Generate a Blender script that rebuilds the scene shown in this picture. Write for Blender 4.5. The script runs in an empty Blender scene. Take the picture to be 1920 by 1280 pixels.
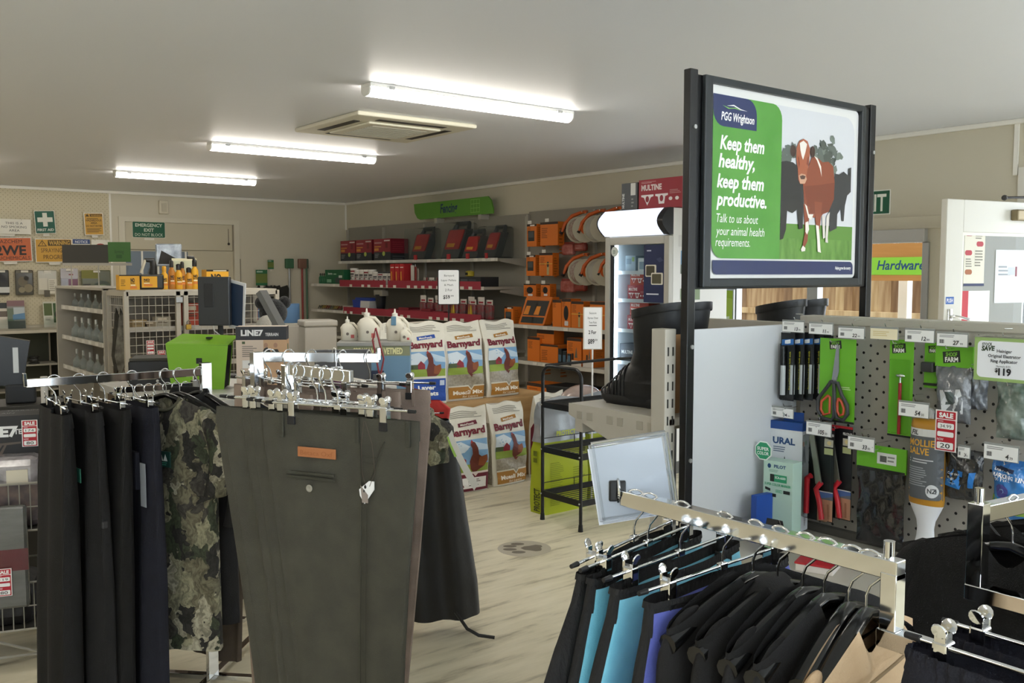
import bpy, bmesh, math, random
from mathutils import Vector, Matrix
random.seed(7)
SC = bpy.context.scene
COL = SC.collection
R = math.radians
PI = math.pi

# ------------------------------------------------------------------ camera
F_PX, YAW, PITCH, EYE = 1740.0, R(38.0), R(4.2), 1.65
cam_d = bpy.data.cameras.new('camera')
cam_d.sensor_width = 36.0
cam_d.lens = 36.0 * F_PX / 1920.0
cam_d.clip_start = 0.02
cam = bpy.data.objects.new('camera', cam_d)
cam.location = (0, 0, EYE)
cam.rotation_euler = (PI / 2 - PITCH, 0, -YAW)
COL.objects.link(cam)
SC.camera = cam

# ------------------------------------------------------------------ world, exposure
SC.view_settings.view_transform = 'Standard'
SC.view_settings.look = 'None'
SC.view_settings.gamma = 1.0
SC.view_settings.use_curve_mapping = False
SC.view_settings.exposure = 0.62
world = bpy.data.worlds.new('overcast_sky')
SC.world = world
world.use_nodes = True
bgn = world.node_tree.nodes['Background']
bgn.inputs[0].default_value = (0.86, 0.93, 1.0, 1)
bgn.inputs[1].default_value = 3.7

# ------------------------------------------------------------------ measuring helpers (photo point -> real point on a known plane)
def ray(px, py):
    u = (px - 960) / F_PX; v = (640 - py) / F_PX
    f = math.cos(PITCH) + math.sin(PITCH) * v
    return Vector((f * math.sin(YAW) + u * math.cos(YAW), f * math.cos(YAW) - u * math.sin(YAW),
                   -math.sin(PITCH) + math.cos(PITCH) * v))
O = Vector((0, 0, EYE))
def onX(px, py, X): r = ray(px, py); return r * (X / r.x) + O
def onY(px, py, Y): r = ray(px, py); return r * (Y / r.y) + O
def onZ(px, py, Z): r = ray(px, py); return r * ((Z - EYE) / r.z) + O

# ------------------------------------------------------------------ materials
def lin(c):
    if isinstance(c, str):
        c = c.lstrip('#'); c = [int(c[i:i + 2], 16) / 255 for i in (0, 2, 4)]
    return tuple((x / 12.92 if x <= 0.04045 else ((x + 0.055) / 1.055) ** 2.4) for x in c[:3]) + (1,)
MATS = {}
def mat(name, color='#808080', rough=0.5, metal=0.0, trans=0.0, alpha=1.0, emit=0.0, ior=1.45, spec=0.5,
        var=None, vscale=8.0, vstretch=(1, 1, 1), bump=0.0, bscale=60.0, bstretch=(1, 1, 1), sheen=0.0, coat=0.0, thin=False, obj=True):
    if name in MATS: return MATS[name]
    m = bpy.data.materials.new(name); m.use_nodes = True
    nt = m.node_tree; b = nt.nodes['Principled BSDF']; N = nt.nodes.new; L = nt.links.new
    b.inputs['Base Color'].default_value = lin(color)
    b.inputs['Roughness'].default_value = rough
    b.inputs['Metallic'].default_value = metal
    b.inputs['IOR'].default_value = ior
    b.inputs['Specular IOR Level'].default_value = spec
    b.inputs['Transmission Weight'].default_value = trans
    b.inputs['Alpha'].default_value = alpha
    if sheen: b.inputs['Sheen Weight'].default_value = sheen; b.inputs['Sheen Roughness'].default_value = 0.6
    if coat: b.inputs['Coat Weight'].default_value = coat; b.inputs['Coat Roughness'].default_value = 0.1
    if emit:
        b.inputs['Emission Color'].default_value = lin(color); b.inputs['Emission Strength'].default_value = emit
    if var or bump:
        tc = N('ShaderNodeTexCoord'); src = tc.outputs['Object' if obj else 'Generated']
    if var:
        mp = N('ShaderNodeMapping'); mp.inputs['Scale'].default_value = vstretch; L(src, mp.inputs[0])
        nz = N('ShaderNodeTexNoise'); nz.inputs['Scale'].default_value = vscale; nz.inputs['Detail'].default_value = 6
        L(mp.outputs[0], nz.inputs['Vector'])
        cr = N('ShaderNodeValToRGB'); cr.color_ramp.elements[0].position = 0.3; cr.color_ramp.elements[1].position = 0.7
        cr.color_ramp.elements[0].color = lin(var); cr.color_ramp.elements[1].color = lin(color)
        L(nz.outputs[0], cr.inputs[0]); L(cr.outputs[0], b.inputs['Base Color'])
    if bump:
        mp2 = N('ShaderNodeMapping'); mp2.inputs['Scale'].default_value = bstretch; L(src, mp2.inputs[0])
        n2 = N('ShaderNodeTexNoise'); n2.inputs['Scale'].default_value = bscale; n2.inputs['Detail'].default_value = 4
        L(mp2.outputs[0], n2.inputs['Vector'])
        bp = N('ShaderNodeBump'); bp.inputs['Strength'].default_value = bump; bp.inputs['Distance'].default_value = 0.01
        L(n2.outputs[0], bp.inputs['Height']); L(bp.outputs[0], b.inputs['Normal'])
    MATS[name] = m
    return m
def flat(c, rough=0.55):                      # printed ink of one colour
    return mat('ink_' + c.lstrip('#') + ('' if rough == 0.55 else '_%d' % int(rough * 100)), c, rough)

WHITE, BLACK, NAVY = '#f2f2f0', '#16171a', '#1b2a55'

# ------------------------------------------------------------------ mesh builder
class MB:
    def __init__(s): s.v = []; s.f = []; s.m = []; s.mats = []; s.cur = 0
    def use(s, m):
        if isinstance(m, str): m = flat(m)
        if m not in s.mats: s.mats.append(m)
        s.cur = s.mats.index(m); return s
    def add(s, vs, fs, M=None):
        n = len(s.v)
        for v in vs: s.v.append(tuple(M @ Vector(v)) if M is not None else tuple(v))
        for f in fs: s.f.append(tuple(i + n for i in f)); s.m.append(s.cur)
        return s
    def box(s, x0, y0, z0, x1, y1, z1, M=None, r=0.0):
        if x0 > x1: x0, x1 = x1, x0
        if y0 > y1: y0, y1 = y1, y0
        if z0 > z1: z0, z1 = z1, z0
        if r > 0:
            r = min(r, (x1 - x0) * .49, (y1 - y0) * .49, (z1 - z0) * .49)
            bm = bmesh.new(); bmesh.ops.create_cube(bm, size=1)
            for v in bm.verts: v.co = ((x0 + x1) / 2 + v.co.x * (x1 - x0), (y0 + y1) / 2 + v.co.y * (y1 - y0), (z0 + z1) / 2 + v.co.z * (z1 - z0))
            bmesh.ops.bevel(bm, geom=bm.edges[:], offset=r, segments=2, profile=0.5, affect='EDGES')
            s.bm(bm, M); return s
        vs = [(x0, y0, z0), (x1, y0, z0), (x1, y1, z0), (x0, y1, z0), (x0, y0, z1), (x1, y0, z1), (x1, y1, z1), (x0, y1, z1)]
        return s.add(vs, [(0, 3, 2, 1), (4, 5, 6, 7), (0, 1, 5, 4), (1, 2, 6, 5), (2, 3, 7, 6), (3, 0, 4, 7)], M)
    def bm(s, bm, M=None, free=True):
        bm.verts.index_update()
        s.add([v.co.copy() for v in bm.verts], [[v.index for v in f.verts] for f in bm.faces], M)
        if free: bm.free()
        return s
    def cyl(s, p0, p1, r0, n=12, r1=None, caps=True, M=None):
        p0 = Vector(p0); p1 = Vector(p1); r1 = r0 if r1 is None else r1
        d = (p1 - p0).normalized(); a = d.orthogonal().normalized(); b = d.cross(a)
        vs = []
        for p, r in ((p0, r0), (p1, r1)):
            for i in range(n):
                t = 2 * PI * i / n; vs.append(p + a * (r * math.cos(t)) + b * (r * math.sin(t)))
        fs = [(i, (i + 1) % n, n + (i + 1) % n, n + i) for i in range(n)]
        if caps: fs += [tuple(range(n - 1, -1, -1)), tuple(range(n, 2 * n))]
        return s.add(vs, fs, M)
    def tube(s, pts, r, n=8, M=None, caps=True, flatten=None):
        pts = [Vector(p) for p in pts]; k = len(pts); rr = r if isinstance(r, (list, tuple)) else [r] * k
        vs = []; a = None
        for i, p in enumerate(pts):
            d = (pts[min(i + 1, k - 1)] - pts[max(i - 1, 0)]).normalized()
            if a is None: a = d.orthogonal().normalized()
            a = (a - d * a.dot(d)); a = a.normalized() if a.length > 1e-6 else d.orthogonal().normalized()
            b = d.cross(a)
            for j in range(n):
                t = 2 * PI * j / n; vs.append(p + a * (rr[i] * math.cos(t)) + b * (rr[i] * math.sin(t)))
        fs = [(i * n + j, i * n + (j + 1) % n, (i + 1) * n + (j + 1) % n, (i + 1) * n + j) for i in range(k - 1) for j in range(n)]
        if caps: fs += [tuple(range(n - 1, -1, -1)), tuple(range((k - 1) * n, k * n))]
        return s.add(vs, fs, M)
    def loft(s, rings, closed=True, caps=True, M=None):
        n = len(rings[0]); k = len(rings); vs = [v for r in rings for v in r]
        m = n if closed else n - 1
        fs = [(i * n + j, i * n + (j + 1) % n, (i + 1) * n + (j + 1) % n, (i + 1) * n + j) for i in range(k - 1) for j in range(m)]
        if caps and closed: fs += [tuple(range(n - 1, -1, -1)), tuple(range((k - 1) * n, k * n))]
        return s.add(vs, fs, M)
    def lathe(s, prof, n=16, c=(0, 0, 0), M=None, sx=1, sy=1):
        rings = [[(c[0] + r * sx * math.cos(2 * PI * j / n), c[1] + r * sy * math.sin(2 * PI * j / n), c[2] + z) for j in range(n)] for r, z in prof]
        return s.loft(rings, M=M)
    def prism(s, pts, y0, y1, M=None):          # outline in x,z extruded along y
        n = len(pts); vs = [(p[0], y0, p[1]) for p in pts] + [(p[0], y1, p[1]) for p in pts]
        fs = [(i, (i + 1) % n, n + (i + 1) % n, n + i) for i in range(n)] + [tuple(range(n - 1, -1, -1)), tuple(range(n, 2 * n))]
        return s.add(vs, fs, M)
    def sphere(s, c, r, n=12, k=8, sc=(1, 1, 1), M=None):
        prof = [(r * math.sin(PI * i / k), -r * math.cos(PI * i / k)) for i in range(k + 1)]
        prof[0] = (r * 0.01, -r); prof[-1] = (r * 0.01, r)
        rings = [[(c[0] + a * sc[0] * math.cos(2 * PI * j / n), c[1] + a * sc[1] * math.sin(2 * PI * j / n), c[2] + z * sc[2]) for j in range(n)] for a, z in prof]
        return s.loft(rings, M=M)
    def build(s, name, m=None, parent=None, smooth=0.0, M=None):
        me = bpy.data.meshes.new(name)
        me.from_pydata([tuple(M @ Vector(v)) for v in s.v] if M is not None else s.v, [], s.f)
        if m is not None:
            if isinstance(m, str): m = flat(m)
            if not s.mats: s.mats = [m]
        for x in s.mats: me.materials.append(x)
        if len(s.mats) > 1: me.polygons.foreach_set('material_index', s.m)
        if smooth:
            me.polygons.foreach_set('use_smooth', [True] * len(me.polygons))
            me.set_sharp_from_angle(angle=R(smooth))
        bm = bmesh.new(); bm.from_mesh(me); bmesh.ops.recalc_face_normals(bm, faces=bm.faces[:]); bm.to_mesh(me); bm.free()
        o = bpy.data.objects.new(name, me); COL.objects.link(o)
        if parent is not None: o.parent = parent
        return o

def tag(o, label, cat, group=None):
    o['label'] = label; o['category'] = cat
    if group: o['group'] = group
    return o
def thing(name, label, cat, loc=(0, 0, 0), rz=0.0, group=None):
    o = bpy.data.objects.new(name, None); o.empty_display_size = 0.05; COL.objects.link(o)
    o.location = loc; o.rotation_euler = (0, 0, rz)
    return tag(o, label, cat, group)
def struct(o): o['kind'] = 'structure'; return o
def dup(root, loc, rz=None, label=None, group=None):
    def cp(o, par):
        c = o.copy(); COL.objects.link(c); c.parent = par
        for ch in list(o.children): cp(ch, c)
        return c
    r = cp(root, None); r.location = loc
    if rz is not None: r.rotation_euler = (root.rotation_euler[0], root.rotation_euler[1], rz)
    if label: r['label'] = label
    if group: r['group'] = group
    return r

# ------------------------------------------------------------------ flat print: shapes and lettering on a surface
TXT = {}
def text_geo(s, bold=0.0, shear=0.0):
    k = (s, bold, shear)
    if k not in TXT:
        c = bpy.data.curves.new('lettering', 'FONT'); c.body = s; c.resolution_u = 2; c.offset = bold; c.shear = shear; c.space_line = 1.0
        o = bpy.data.objects.new('lettering', c); me = o.to_mesh()
        TXT[k] = ([tuple(v.co) for v in me.vertices], [tuple(p.vertices) for p in me.polygons])
        o.to_mesh_clear(); bpy.data.objects.remove(o); bpy.data.curves.remove(c)
    return TXT[k]
def rrect(x0, y0, x1, y1, r, n=5, corners='abcd'):
    pts = []
    for k, (cx, cy, a) in enumerate(((x1 - r, y0 + r, -90), (x1 - r, y1 - r, 0), (x0 + r, y1 - r, 90), (x0 + r, y0 + r, 180))):
        if 'abcd'[k] in corners:
            for i in range(n + 1):
                t = R(a + 90 * i / n); pts.append((cx + r * math.cos(t), cy + r * math.sin(t)))
        else: pts.append(((x1, y0), (x1, y1), (x0, y1), (x0, y0))[k])
    return pts
FRONT = Matrix(((1, 0, 0, 0), (0, 0, -1, 0), (0, 1, 0, 0), (0, 0, 0, 1)))        # art x->X, y->Z, out->-Y
def face_m(side, x=0, y=0, z=0):
    if side == 'front': M = FRONT
    elif side == 'right': M = Matrix(((0, 0, 1, 0), (1, 0, 0, 0), (0, 1, 0, 0), (0, 0, 0, 1)))
    elif side == 'left': M = Matrix(((0, 0, -1, 0), (-1, 0, 0, 0), (0, 1, 0, 0), (0, 0, 0, 1)))
    elif side == 'back': M = Matrix(((-1, 0, 0, 0), (0, 0, 1, 0), (0, 1, 0, 0), (0, 0, 0, 1)))
    elif side == 'top': M = Matrix(((1, 0, 0, 0), (0, 1, 0, 0), (0, 0, 1, 0), (0, 0, 0, 1)))
    return Matrix.Translation((x, y, z)) @ M
def art(items, cw, ch, w, h, M, parent=None, name='printed_front', warp=None, seg=0.05, eps=0.00025, lift=0.0003):
    """items on a canvas cw x ch (y down), mapped to w x h metres, origin bottom-left of the surface frame M"""
    mb = MB(); sx, sy = w / cw, h / ch; lay = 0
    def put(pts, faces, m, z):
        mb.use(m)
        if warp:
            bm = bmesh.new(); vv = [bm.verts.new((p[0], p[1], 0)) for p in pts]
            for f in faces:
                try: bm.faces.new([vv[i] for i in f])
                except ValueError: pass
            bmesh.ops.triangulate(bm, faces=bm.faces[:])
            for _ in range(5):
                es = [e for e in bm.edges if e.calc_length() > seg]
                if not es: break
                bmesh.ops.subdivide_edges(bm, edges=es, cuts=1); bmesh.ops.triangulate(bm, faces=[f for f in bm.faces if len(f.verts) > 3])
            for v in bm.verts: v.co = warp(v.co.x, v.co.y, z)
            mb.bm(bm)
        else: mb.add([M @ Vector((p[0], p[1], z)) for p in pts], faces)
    for it in items:
        k = it[0]; z = lift + eps * lay; lay += 1
        X = lambda x: x * sx
        Y = lambda y: (ch - y) * sy
        if k in 'rRpc':
            if k == 'r': pts = [(it[1], it[2]), (it[3], it[2]), (it[3], it[4]), (it[1], it[4])]; m = it[5]
            elif k == 'R': pts = rrect(it[1], it[2], it[3], it[4], it[5], corners=it[7] if len(it) > 7 else 'abcd'); m = it[6]
            elif k == 'p': pts = it[1]; m = it[2]
            else:
                n = 20; ry = it[5] if len(it) > 5 else it[3]
                pts = [(it[1] + it[3] * math.cos(2 * PI * i / n), it[2] + ry * math.sin(2 * PI * i / n)) for i in range(n)]; m = it[4]
            P = [(X(a), Y(b)) for a, b in pts]
            put(P, [tuple(range(len(P)))], m, z)
        elif k == 't':                      # ('t', text, x, baseline, cap height, colour, {w, align, bold, shear, rot})
            o = it[6] if len(it) > 6 else {}
            vs, fs = text_geo(it[1], o.get('bold', 0.0), o.get('shear', 0.0))
            if not vs: continue
            x0 = min(v[0] for v in vs); x1 = max(v[0] for v in vs); sc = it[4] / 0.70
            kx = sc if 'w' not in o else o['w'] / (x1 - x0)
            wd = (x1 - x0) * kx; al = o.get('align', 'l'); off = {'l': 0, 'c': -wd / 2, 'r': -wd}[al]
            rot = R(o.get('rot', 0)); c, s_ = math.cos(rot), math.sin(rot)
            P = []
            for v in vs:
                a = (v[0] - x0) * kx + off; b = v[1] * sc
                a, b = a * c - b * s_, a * s_ + b * c
                P.append((X(it[2] + a), Y(it[3] - b)))
            put(P, fs, it[5], z)
        elif k == 'l':                      # unreadable small print: ('l', x0, y0, x1, y1, rows, colour)
            _, x0, y0, x1, y1, rows, m = it[:7]; st = (y1 - y0) / rows
            rnd = random.Random(int(x0 * 7 + y0 * 3))
            pts = []; fc = []
            for i in range(rows):
                e = x0 + (x1 - x0) * rnd.uniform(0.65, 1.0); a = y0 + i * st + st * 0.25; b = a + st * 0.45
                n = len(pts); pts += [(X(x0), Y(a)), (X(e), Y(a)), (X(e), Y(b)), (X(x0), Y(b))]; fc.append((n, n + 1, n + 2, n + 3))
            put(pts, fc, m, z)
    return mb.build(name, None, parent)
def carton(name, label, cat, w, d, h, loc, rz, body, front=None, side=None, left=None, top=None, cw=100, ch=None, scw=None, group=None, r=0.001, sname='printed_side'):
    """a box on its base centre with print on its faces"""
    t = thing(name, label, cat, loc, rz, group)
    MB().box(-w / 2, -d / 2, 0, w / 2, d / 2, h, r=r).build('carton', body if not isinstance(body, str) else flat(body), t)
    ch = ch or cw * h / w
    if front: art(front, cw, ch, w, h, face_m('front', -w / 2, -d / 2, 0), t)
    if side: art(side, scw or cw * d / w, ch, d, h, face_m('right', w / 2, -d / 2, 0), t, sname)
    if left: art(left, scw or cw * d / w, ch, d, h, face_m('left', -w / 2, d / 2, 0), t, sname)
    if top: art(top, cw, cw * d / w, w, d, face_m('top', -w / 2, -d / 2, h), t, 'printed_top')
    return t
# ================================================================== the room
XR, YB, XL, YF, H = 6.68, 12.60, -3.6, -2.4, 2.70
M_wall = mat('cream_wall_paint', '#c9c2ae', 0.6, bump=0.03, bscale=90)
M_ceil = mat('ceiling_paint', '#e6e8ed', 0.5)
M_trim = mat('trim_paint', '#e9e6dc', 0.45)
M_alu = mat('grey_aluminium', '#a9aaa9', 0.4, metal=0.6)
M_glass = mat('window_glass', '#f4f8f8', 0.02, trans=1.0, ior=1.02)

def floor_mat():
    m = mat('streaked_vinyl', '#c9c3b2', 0.42)
    nt = m.node_tree; b = nt.nodes['Principled BSDF']; N = nt.nodes.new; L = nt.links.new
    tc = N('ShaderNodeTexCoord')
    mp = N('ShaderNodeMapping'); mp.inputs['Scale'].default_value = (1.0, 6.0, 1); L(tc.outputs['Object'], mp.inputs[0])
    n1 = N('ShaderNodeTexNoise'); n1.inputs['Scale'].default_value = 2.2; n1.inputs['Detail'].default_value = 9; n1.inputs['Roughness'].default_value = 0.62; L(mp.outputs[0], n1.inputs['Vector'])
    c1 = N('ShaderNodeValToRGB'); e = c1.color_ramp.elements
    e[0].position = 0.33; e[0].color = lin('#a59b82'); e[1].position = 0.62; e[1].color = lin('#e2d9bf')
    k = e.new(0.46); k.color = lin('#d6cdb2'); k = e.new(0.75); k.color = lin('#e0d9c4')
    L(n1.outputs[0], c1.inputs[0]); L(c1.outputs[0], b.inputs['Base Color'])
    b.inputs['Roughness'].default_value = 0.38
    return m
struct(MB().box(XL, YF, -0.1, XR, YB, 0).build('floor', floor_mat()))
struct(MB().box(XL - .1, YF - .1, H, XR + .1, YB + .1, H + 0.1).build('ceiling', M_ceil))

# back wall: a pegboard-clad part on the left, flat board around the exit door on the right
DX0, DX1, DZ = 3.44, 4.98, 2.35
mb = MB(); mb.box(XL - .1, YB, 0, DX0, YB + .12, H); mb.box(DX1, YB, 0, XR, YB + .12, H); mb.box(DX0, YB, DZ, DX1, YB + .12, H); mb.box(DX0, YB + .09, 0, DX1, YB + .12, DZ)
wb = struct(mb.build('wall_back', M_wall))
def peg_mat(name, col, hole, pitch, rad, plane):
    m = mat(name, col, 0.55)
    nt = m.node_tree; b = nt.nodes['Principled BSDF']; N = nt.nodes.new; L = nt.links.new
    tc = N('ShaderNodeTexCoord'); sx = N('ShaderNodeSeparateXYZ'); L(tc.outputs['Object'], sx.inputs[0])
    def mth(op, a, bb=None):
        n = N('ShaderNodeMath'); n.operation = op
        for i, x in enumerate((a, bb)):
            if x is None: continue
            if isinstance(x, (int, float)): n.inputs[i].default_value = x
            else: L(x, n.inputs[i])
        return n.outputs[0]
    h_, z_ = sx.outputs[plane[0]], sx.outputs[plane[1]]
    row = mth('FLOOR', mth('DIVIDE', z_, pitch / 2))
    off = mth('MULTIPLY', mth('PINGPONG', row, 1.0), pitch / 2)          # staggered rows
    fx = mth('SUBTRACT', mth('FLOORED_MODULO', mth('ADD', h_, off), pitch), pitch / 2)
    fz = mth('SUBTRACT', mth('FLOORED_MODULO', z_, pitch / 2), pitch / 4)
    d = mth('SQRT', mth('ADD', mth('MULTIPLY', fx, fx), mth('MULTIPLY', fz, fz)))
    g = mth('LESS_THAN', d, rad)
    mx = N('ShaderNodeMix'); mx.data_type = 'RGBA'; mx.inputs[6].default_value = lin(col); mx.inputs[7].default_value = lin(hole)
    L(g, mx.inputs[0]); L(mx.outputs[2], b.inputs['Base Color'])
    return m
MB().box(XL, YB - .012, 1.02, 3.30, YB, H - .03).build('pegboard_sheet', peg_mat('cream_pegboard', '#c9bfa2', '#8f866d', 0.05, 0.0045, (0, 2)), wb)
MB().box(3.30, YB - .014, 0, 3.325, YB, H - .03).build('cover_strip', M_trim, wb)
# right wall: a wide opening to the yard, and the entry door opening nearer
OY0, OY1, OZ = 3.55, 5.86, 1.93
EY0, EY1, EZ = 1.55, 2.86, 2.32
mb = MB(); T = .12
mb.box(XR, YF - .1, 0, XR + T, EY0, H); mb.box(XR, EY0, EZ, XR + T, EY1, H); mb.box(XR, EY1, 0, XR + T, OY0, H)
mb.box(XR, OY0, OZ, XR + T, OY1, H); mb.box(XR, OY1, 0, XR + T, YB + .12, H)
struct(mb.build('wall_right', M_wall))
struct(MB().box(XL - .1, YF - .1, 0, XL, YB + .12, H).build('wall_left', M_wall))
# shop front behind the camera: low sill, glazing bays, header
mb = MB(); mb.box(XL, YF - .12, 0, XR, YF, .45); mb.box(XL, YF - .12, 2.5, XR, YF, H)
NB = 5; bw = (XR - XL) / NB
for i in range(NB + 1):
    x = XL + i * bw; mb.box(max(XL, x - .12), YF - .12, .45, min(XR, x + .12), YF, 2.5)
struct(mb.build('wall_front', M_wall))
for i in range(NB):
    x0, x1 = XL + i * bw + .12, XL + (i + 1) * bw - .12
    w = thing('window_%d' % (i + 1), 'shop front window', 'window'); del w['label']; del w['category']; struct(w)
    f = MB(); f.box(x0, YF - .09, .45, x0 + .04, YF - .03, 2.5); f.box(x1 - .04, YF - .09, .45, x1, YF - .03, 2.5)
    f.box(x0, YF - .09, .45, x1, YF - .03, .49); f.box(x0, YF - .09, 2.46, x1, YF - .03, 2.5); f.build('window_frame', M_alu, w)
    MB().box(x0 + .04, YF - .062, .49, x1 - .04, YF - .058, 2.46).build('pane', M_glass, w)
# ceiling battens along the wall tops, corner batten
for i, b in enumerate(((XL, YB - .03, H - .035, XR, YB, H), (XR - .03, YF, H - .035, XR, YB - .03, H), (XR - .025, YB - .025, 2.3, XR, YB, H - .035))):
    struct(MB().box(*b, r=.006).build('trim_%d' % (i + 1), M_trim))
struct(MB().box(XR - .012, 2.925, EZ, XR, 2.955, H - .035).build('trim_4', M_trim))
struct(MB().box(DX1 + .03, YB - .012, 0, DX1 + .045, YB, 1.85).build('trim_5', mat('brown_groove', '#7d7562', .6)))

# emergency exit in the back wall
M_door = mat('beige_door_paint', '#bfb79f', 0.5)
d = struct(MB().box(DX0 + .05, YB + .03, 0.01, DX1 - .05, YB + .07, 1.955).build('door_1', M_door))
fr = MB(); fr.box(DX0 - .03, YB - .02, 0, DX0 + .045, YB + .12, DZ + .03); fr.box(DX1 - .045, YB - .02, 0, DX1 + .03, YB + .12, DZ + .03)
fr.box(DX0 + .045, YB - .02, DZ - .03, DX1 - .045, YB + .12, DZ + .03); fr.build('door_frame', mat('door_trim_paint', '#cfc9b6', .5), d)
MB().box(DX0 + .045, YB + .0, 1.96, DX1 - .06, YB + .045, DZ - .03, r=.008).build('over_panel', M_door, d)
MB().box(DX0 + .05, YB + .022, 1.05, 4.30, YB + .03, 1.94).build('pane', mat('bluish_obscure_glass', '#76828f', 0.2), d)
for x in (3.70, 3.905, 4.12, 4.27): MB().box(x - .012, YB + .012, 1.05, x + .012, YB + .022, 1.94).build('glazing_bar', M_trim, d)
s = MB(); s.cyl((4.86, YB - .004, 2.26), (4.86, YB - .004, 2.07), .003, 6); s.sphere((4.86, YB - .012, 2.055), .018); s.build('pull_cord', flat('#3a3630'), d)
# sensor box high on the wall
t = thing('sensor_box', 'small cream wall box high above the exit door', 'sensor', (3.98, YB, 2.52))
MB().box(-.06, -.05, -.09, .06, 0, .09, r=.012).build('case', M_wall, t); MB().box(-.035, -.056, -.06, .035, -.05, .05, r=.004).build('lens', mat('sensor_lens', '#b9b29c', .3), t)

# entry door: painted leaf with a big pane, swung into the room
M_wdoor = mat('white_door_paint', '#d9d6cb', 0.35)
hx, hy, ang = 6.60, 2.68, R(-12)
leaf = bpy.data.objects.new('door_2', None); COL.objects.link(leaf); struct(leaf)
leaf.location = (hx, hy, 0); leaf.rotation_euler = (0, 0, ang)        # local -x runs from hinge to free edge
Wd, Hd = 1.0, 2.105
lf = MB(); lf.box(-Wd, -.022, .01, -Wd + .15, .022, Hd, r=.004); lf.box(-.17, -.022, .01, 0, .022, Hd, r=.004)
lf.box(-Wd + .15, -.022, Hd - .20, -.17, .022, Hd, r=.004); lf.box(-Wd + .15, -.022, .01, -.17, .022, .30, r=.004); lf.build('leaf', M_wdoor, leaf)
gb = MB(); 
for a in ((-Wd + .15, .30, -Wd + .17, Hd - .2), (-.19, .30, -.17, Hd - .2), (-Wd + .17, Hd - .22, -.19, Hd - .2), (-Wd + .17, .30, -.19, .32)): gb.box(a[0], -.014, a[1], a[2], .014, a[3])
gb.build('glazing_bead', M_trim, leaf)
M_pane = mat('door_pane_glass', '#dfe6e4', 0.03, trans=0.93, ior=1.3)
MB().box(-Wd + .17, -.003, .32, -.19, .003, Hd - .22).build('pane', M_pane, leaf)
art([('r', 0, 0, 60, 22, '#2f5fae'), ('t', 'PUSH', 30, 17, 12, WHITE, {'align': 'c', 'bold': .02, 'w': 46})], 60, 22, .072, .045, face_m('front', -Wd + .012, -.0225, 1.46), leaf, 'push_label')
hd = MB(); hd.box(-Wd + .03, -.030, 1.30, -Wd + .07, -.022, 1.43, r=.004); hd.tube([(-Wd + .05, -.03, 1.385), (-Wd + .05, -.065, 1.385), (-Wd + .08, -.068, 1.382), (-Wd + .17, -.068, 1.365)], .009, 8)
hd.build('door_handle', mat('chrome', '#dadcdd', .12, metal=1.0), leaf, 40)
MB().box(-Wd + .03, -.027, 1.20, -Wd + .06, -.022, 1.27).build('lock_plate', flat('#5d5b52'), leaf)
cl = MB(); cl.box(-.42, -.075, Hd - .12, -.2, -.022, Hd - .05, r=.01); cl.build('door_closer', mat('bronze_closer', '#8d7f62', .4, metal=.5), leaf)
ca = MB(); ca.tube([(-.52, -.05, Hd + .02), (-.30, -.06, Hd + .03), (-.02, -.1, Hd + .05)], .008, 6); ca.sphere((-.52, -.05, Hd + .02), .018); ca.build('closer_arm', flat('#2e2c2a'), leaf)
# notices behind the pane: contact sheet and red hazard notice
n1 = [('r', 0, 0, 100, 180, '#e4dfce')] + [('R', x, y, x + 34, y + 16, 8, c) for x, y, c in ((5, 8, '#b83a44'), (58, 40, '#b83a44'), (4, 68, '#b83a44'), (6, 128, '#a9643a'))] + [('l', 52, 4, 92, 34, 4, '#8d8878'), ('l', 52, 66, 92, 120, 6, '#8d8878'), ('l', 8, 92, 40, 122, 4, '#8d8878'), ('r', 0, 172, 100, 180, NAVY)]
art(n1, 100, 180, .19, .36, face_m('front', -Wd + .185, -.0045, 1.57), leaf, 'notice_sheet')
n2 = [('r', 0, 0, 100, 190, '#c5353f'), ('p', [(24, 0), (100, 0), (100, 86), (24, 76)], '#f0eee8')]
for i, (x, y) in enumerate(((15, 96), (68, 98), (30, 116), (56, 116), (42, 134), (28, 150), (56, 150), (88, 144), (72, 172), (20, 178))): n2 += [('c', x, y, 11, WHITE), ('c', x, y, 5.5, '#b9b9b9')]
art(n2, 100, 190, .26, .52, face_m('front', -Wd + .175, -.0045, 1.02), leaf, 'hazard_notice')
n3 = [('r', 0, 0, 100, 140, '#dfe4e6'), ('l', 10, 40, 50, 70, 3, '#9aa0a6'), ('r', 40, 46, 62, 66, '#c4cacf'), ('r', 64, 44, 70, 70, '#8d4a55')]
art(n3, 100, 140, .30, .34, face_m('front', -.52, -.0045, 1.46), leaf, 'white_notice')
# frame of the entry opening
ef = struct(MB().box(XR - .02, EY1, 0, XR + T, EY1 + .055, EZ + .05).build('trim_6', M_wdoor))
struct(MB().box(XR - .02, EY0 - .05, EZ, XR + T, EY1, EZ + .05).build('trim_7', M_wdoor)); struct(MB().box(XR - .02, EY0 - .05, 0, XR + T, EY0, EZ).build('trim_8', M_wdoor))
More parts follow.
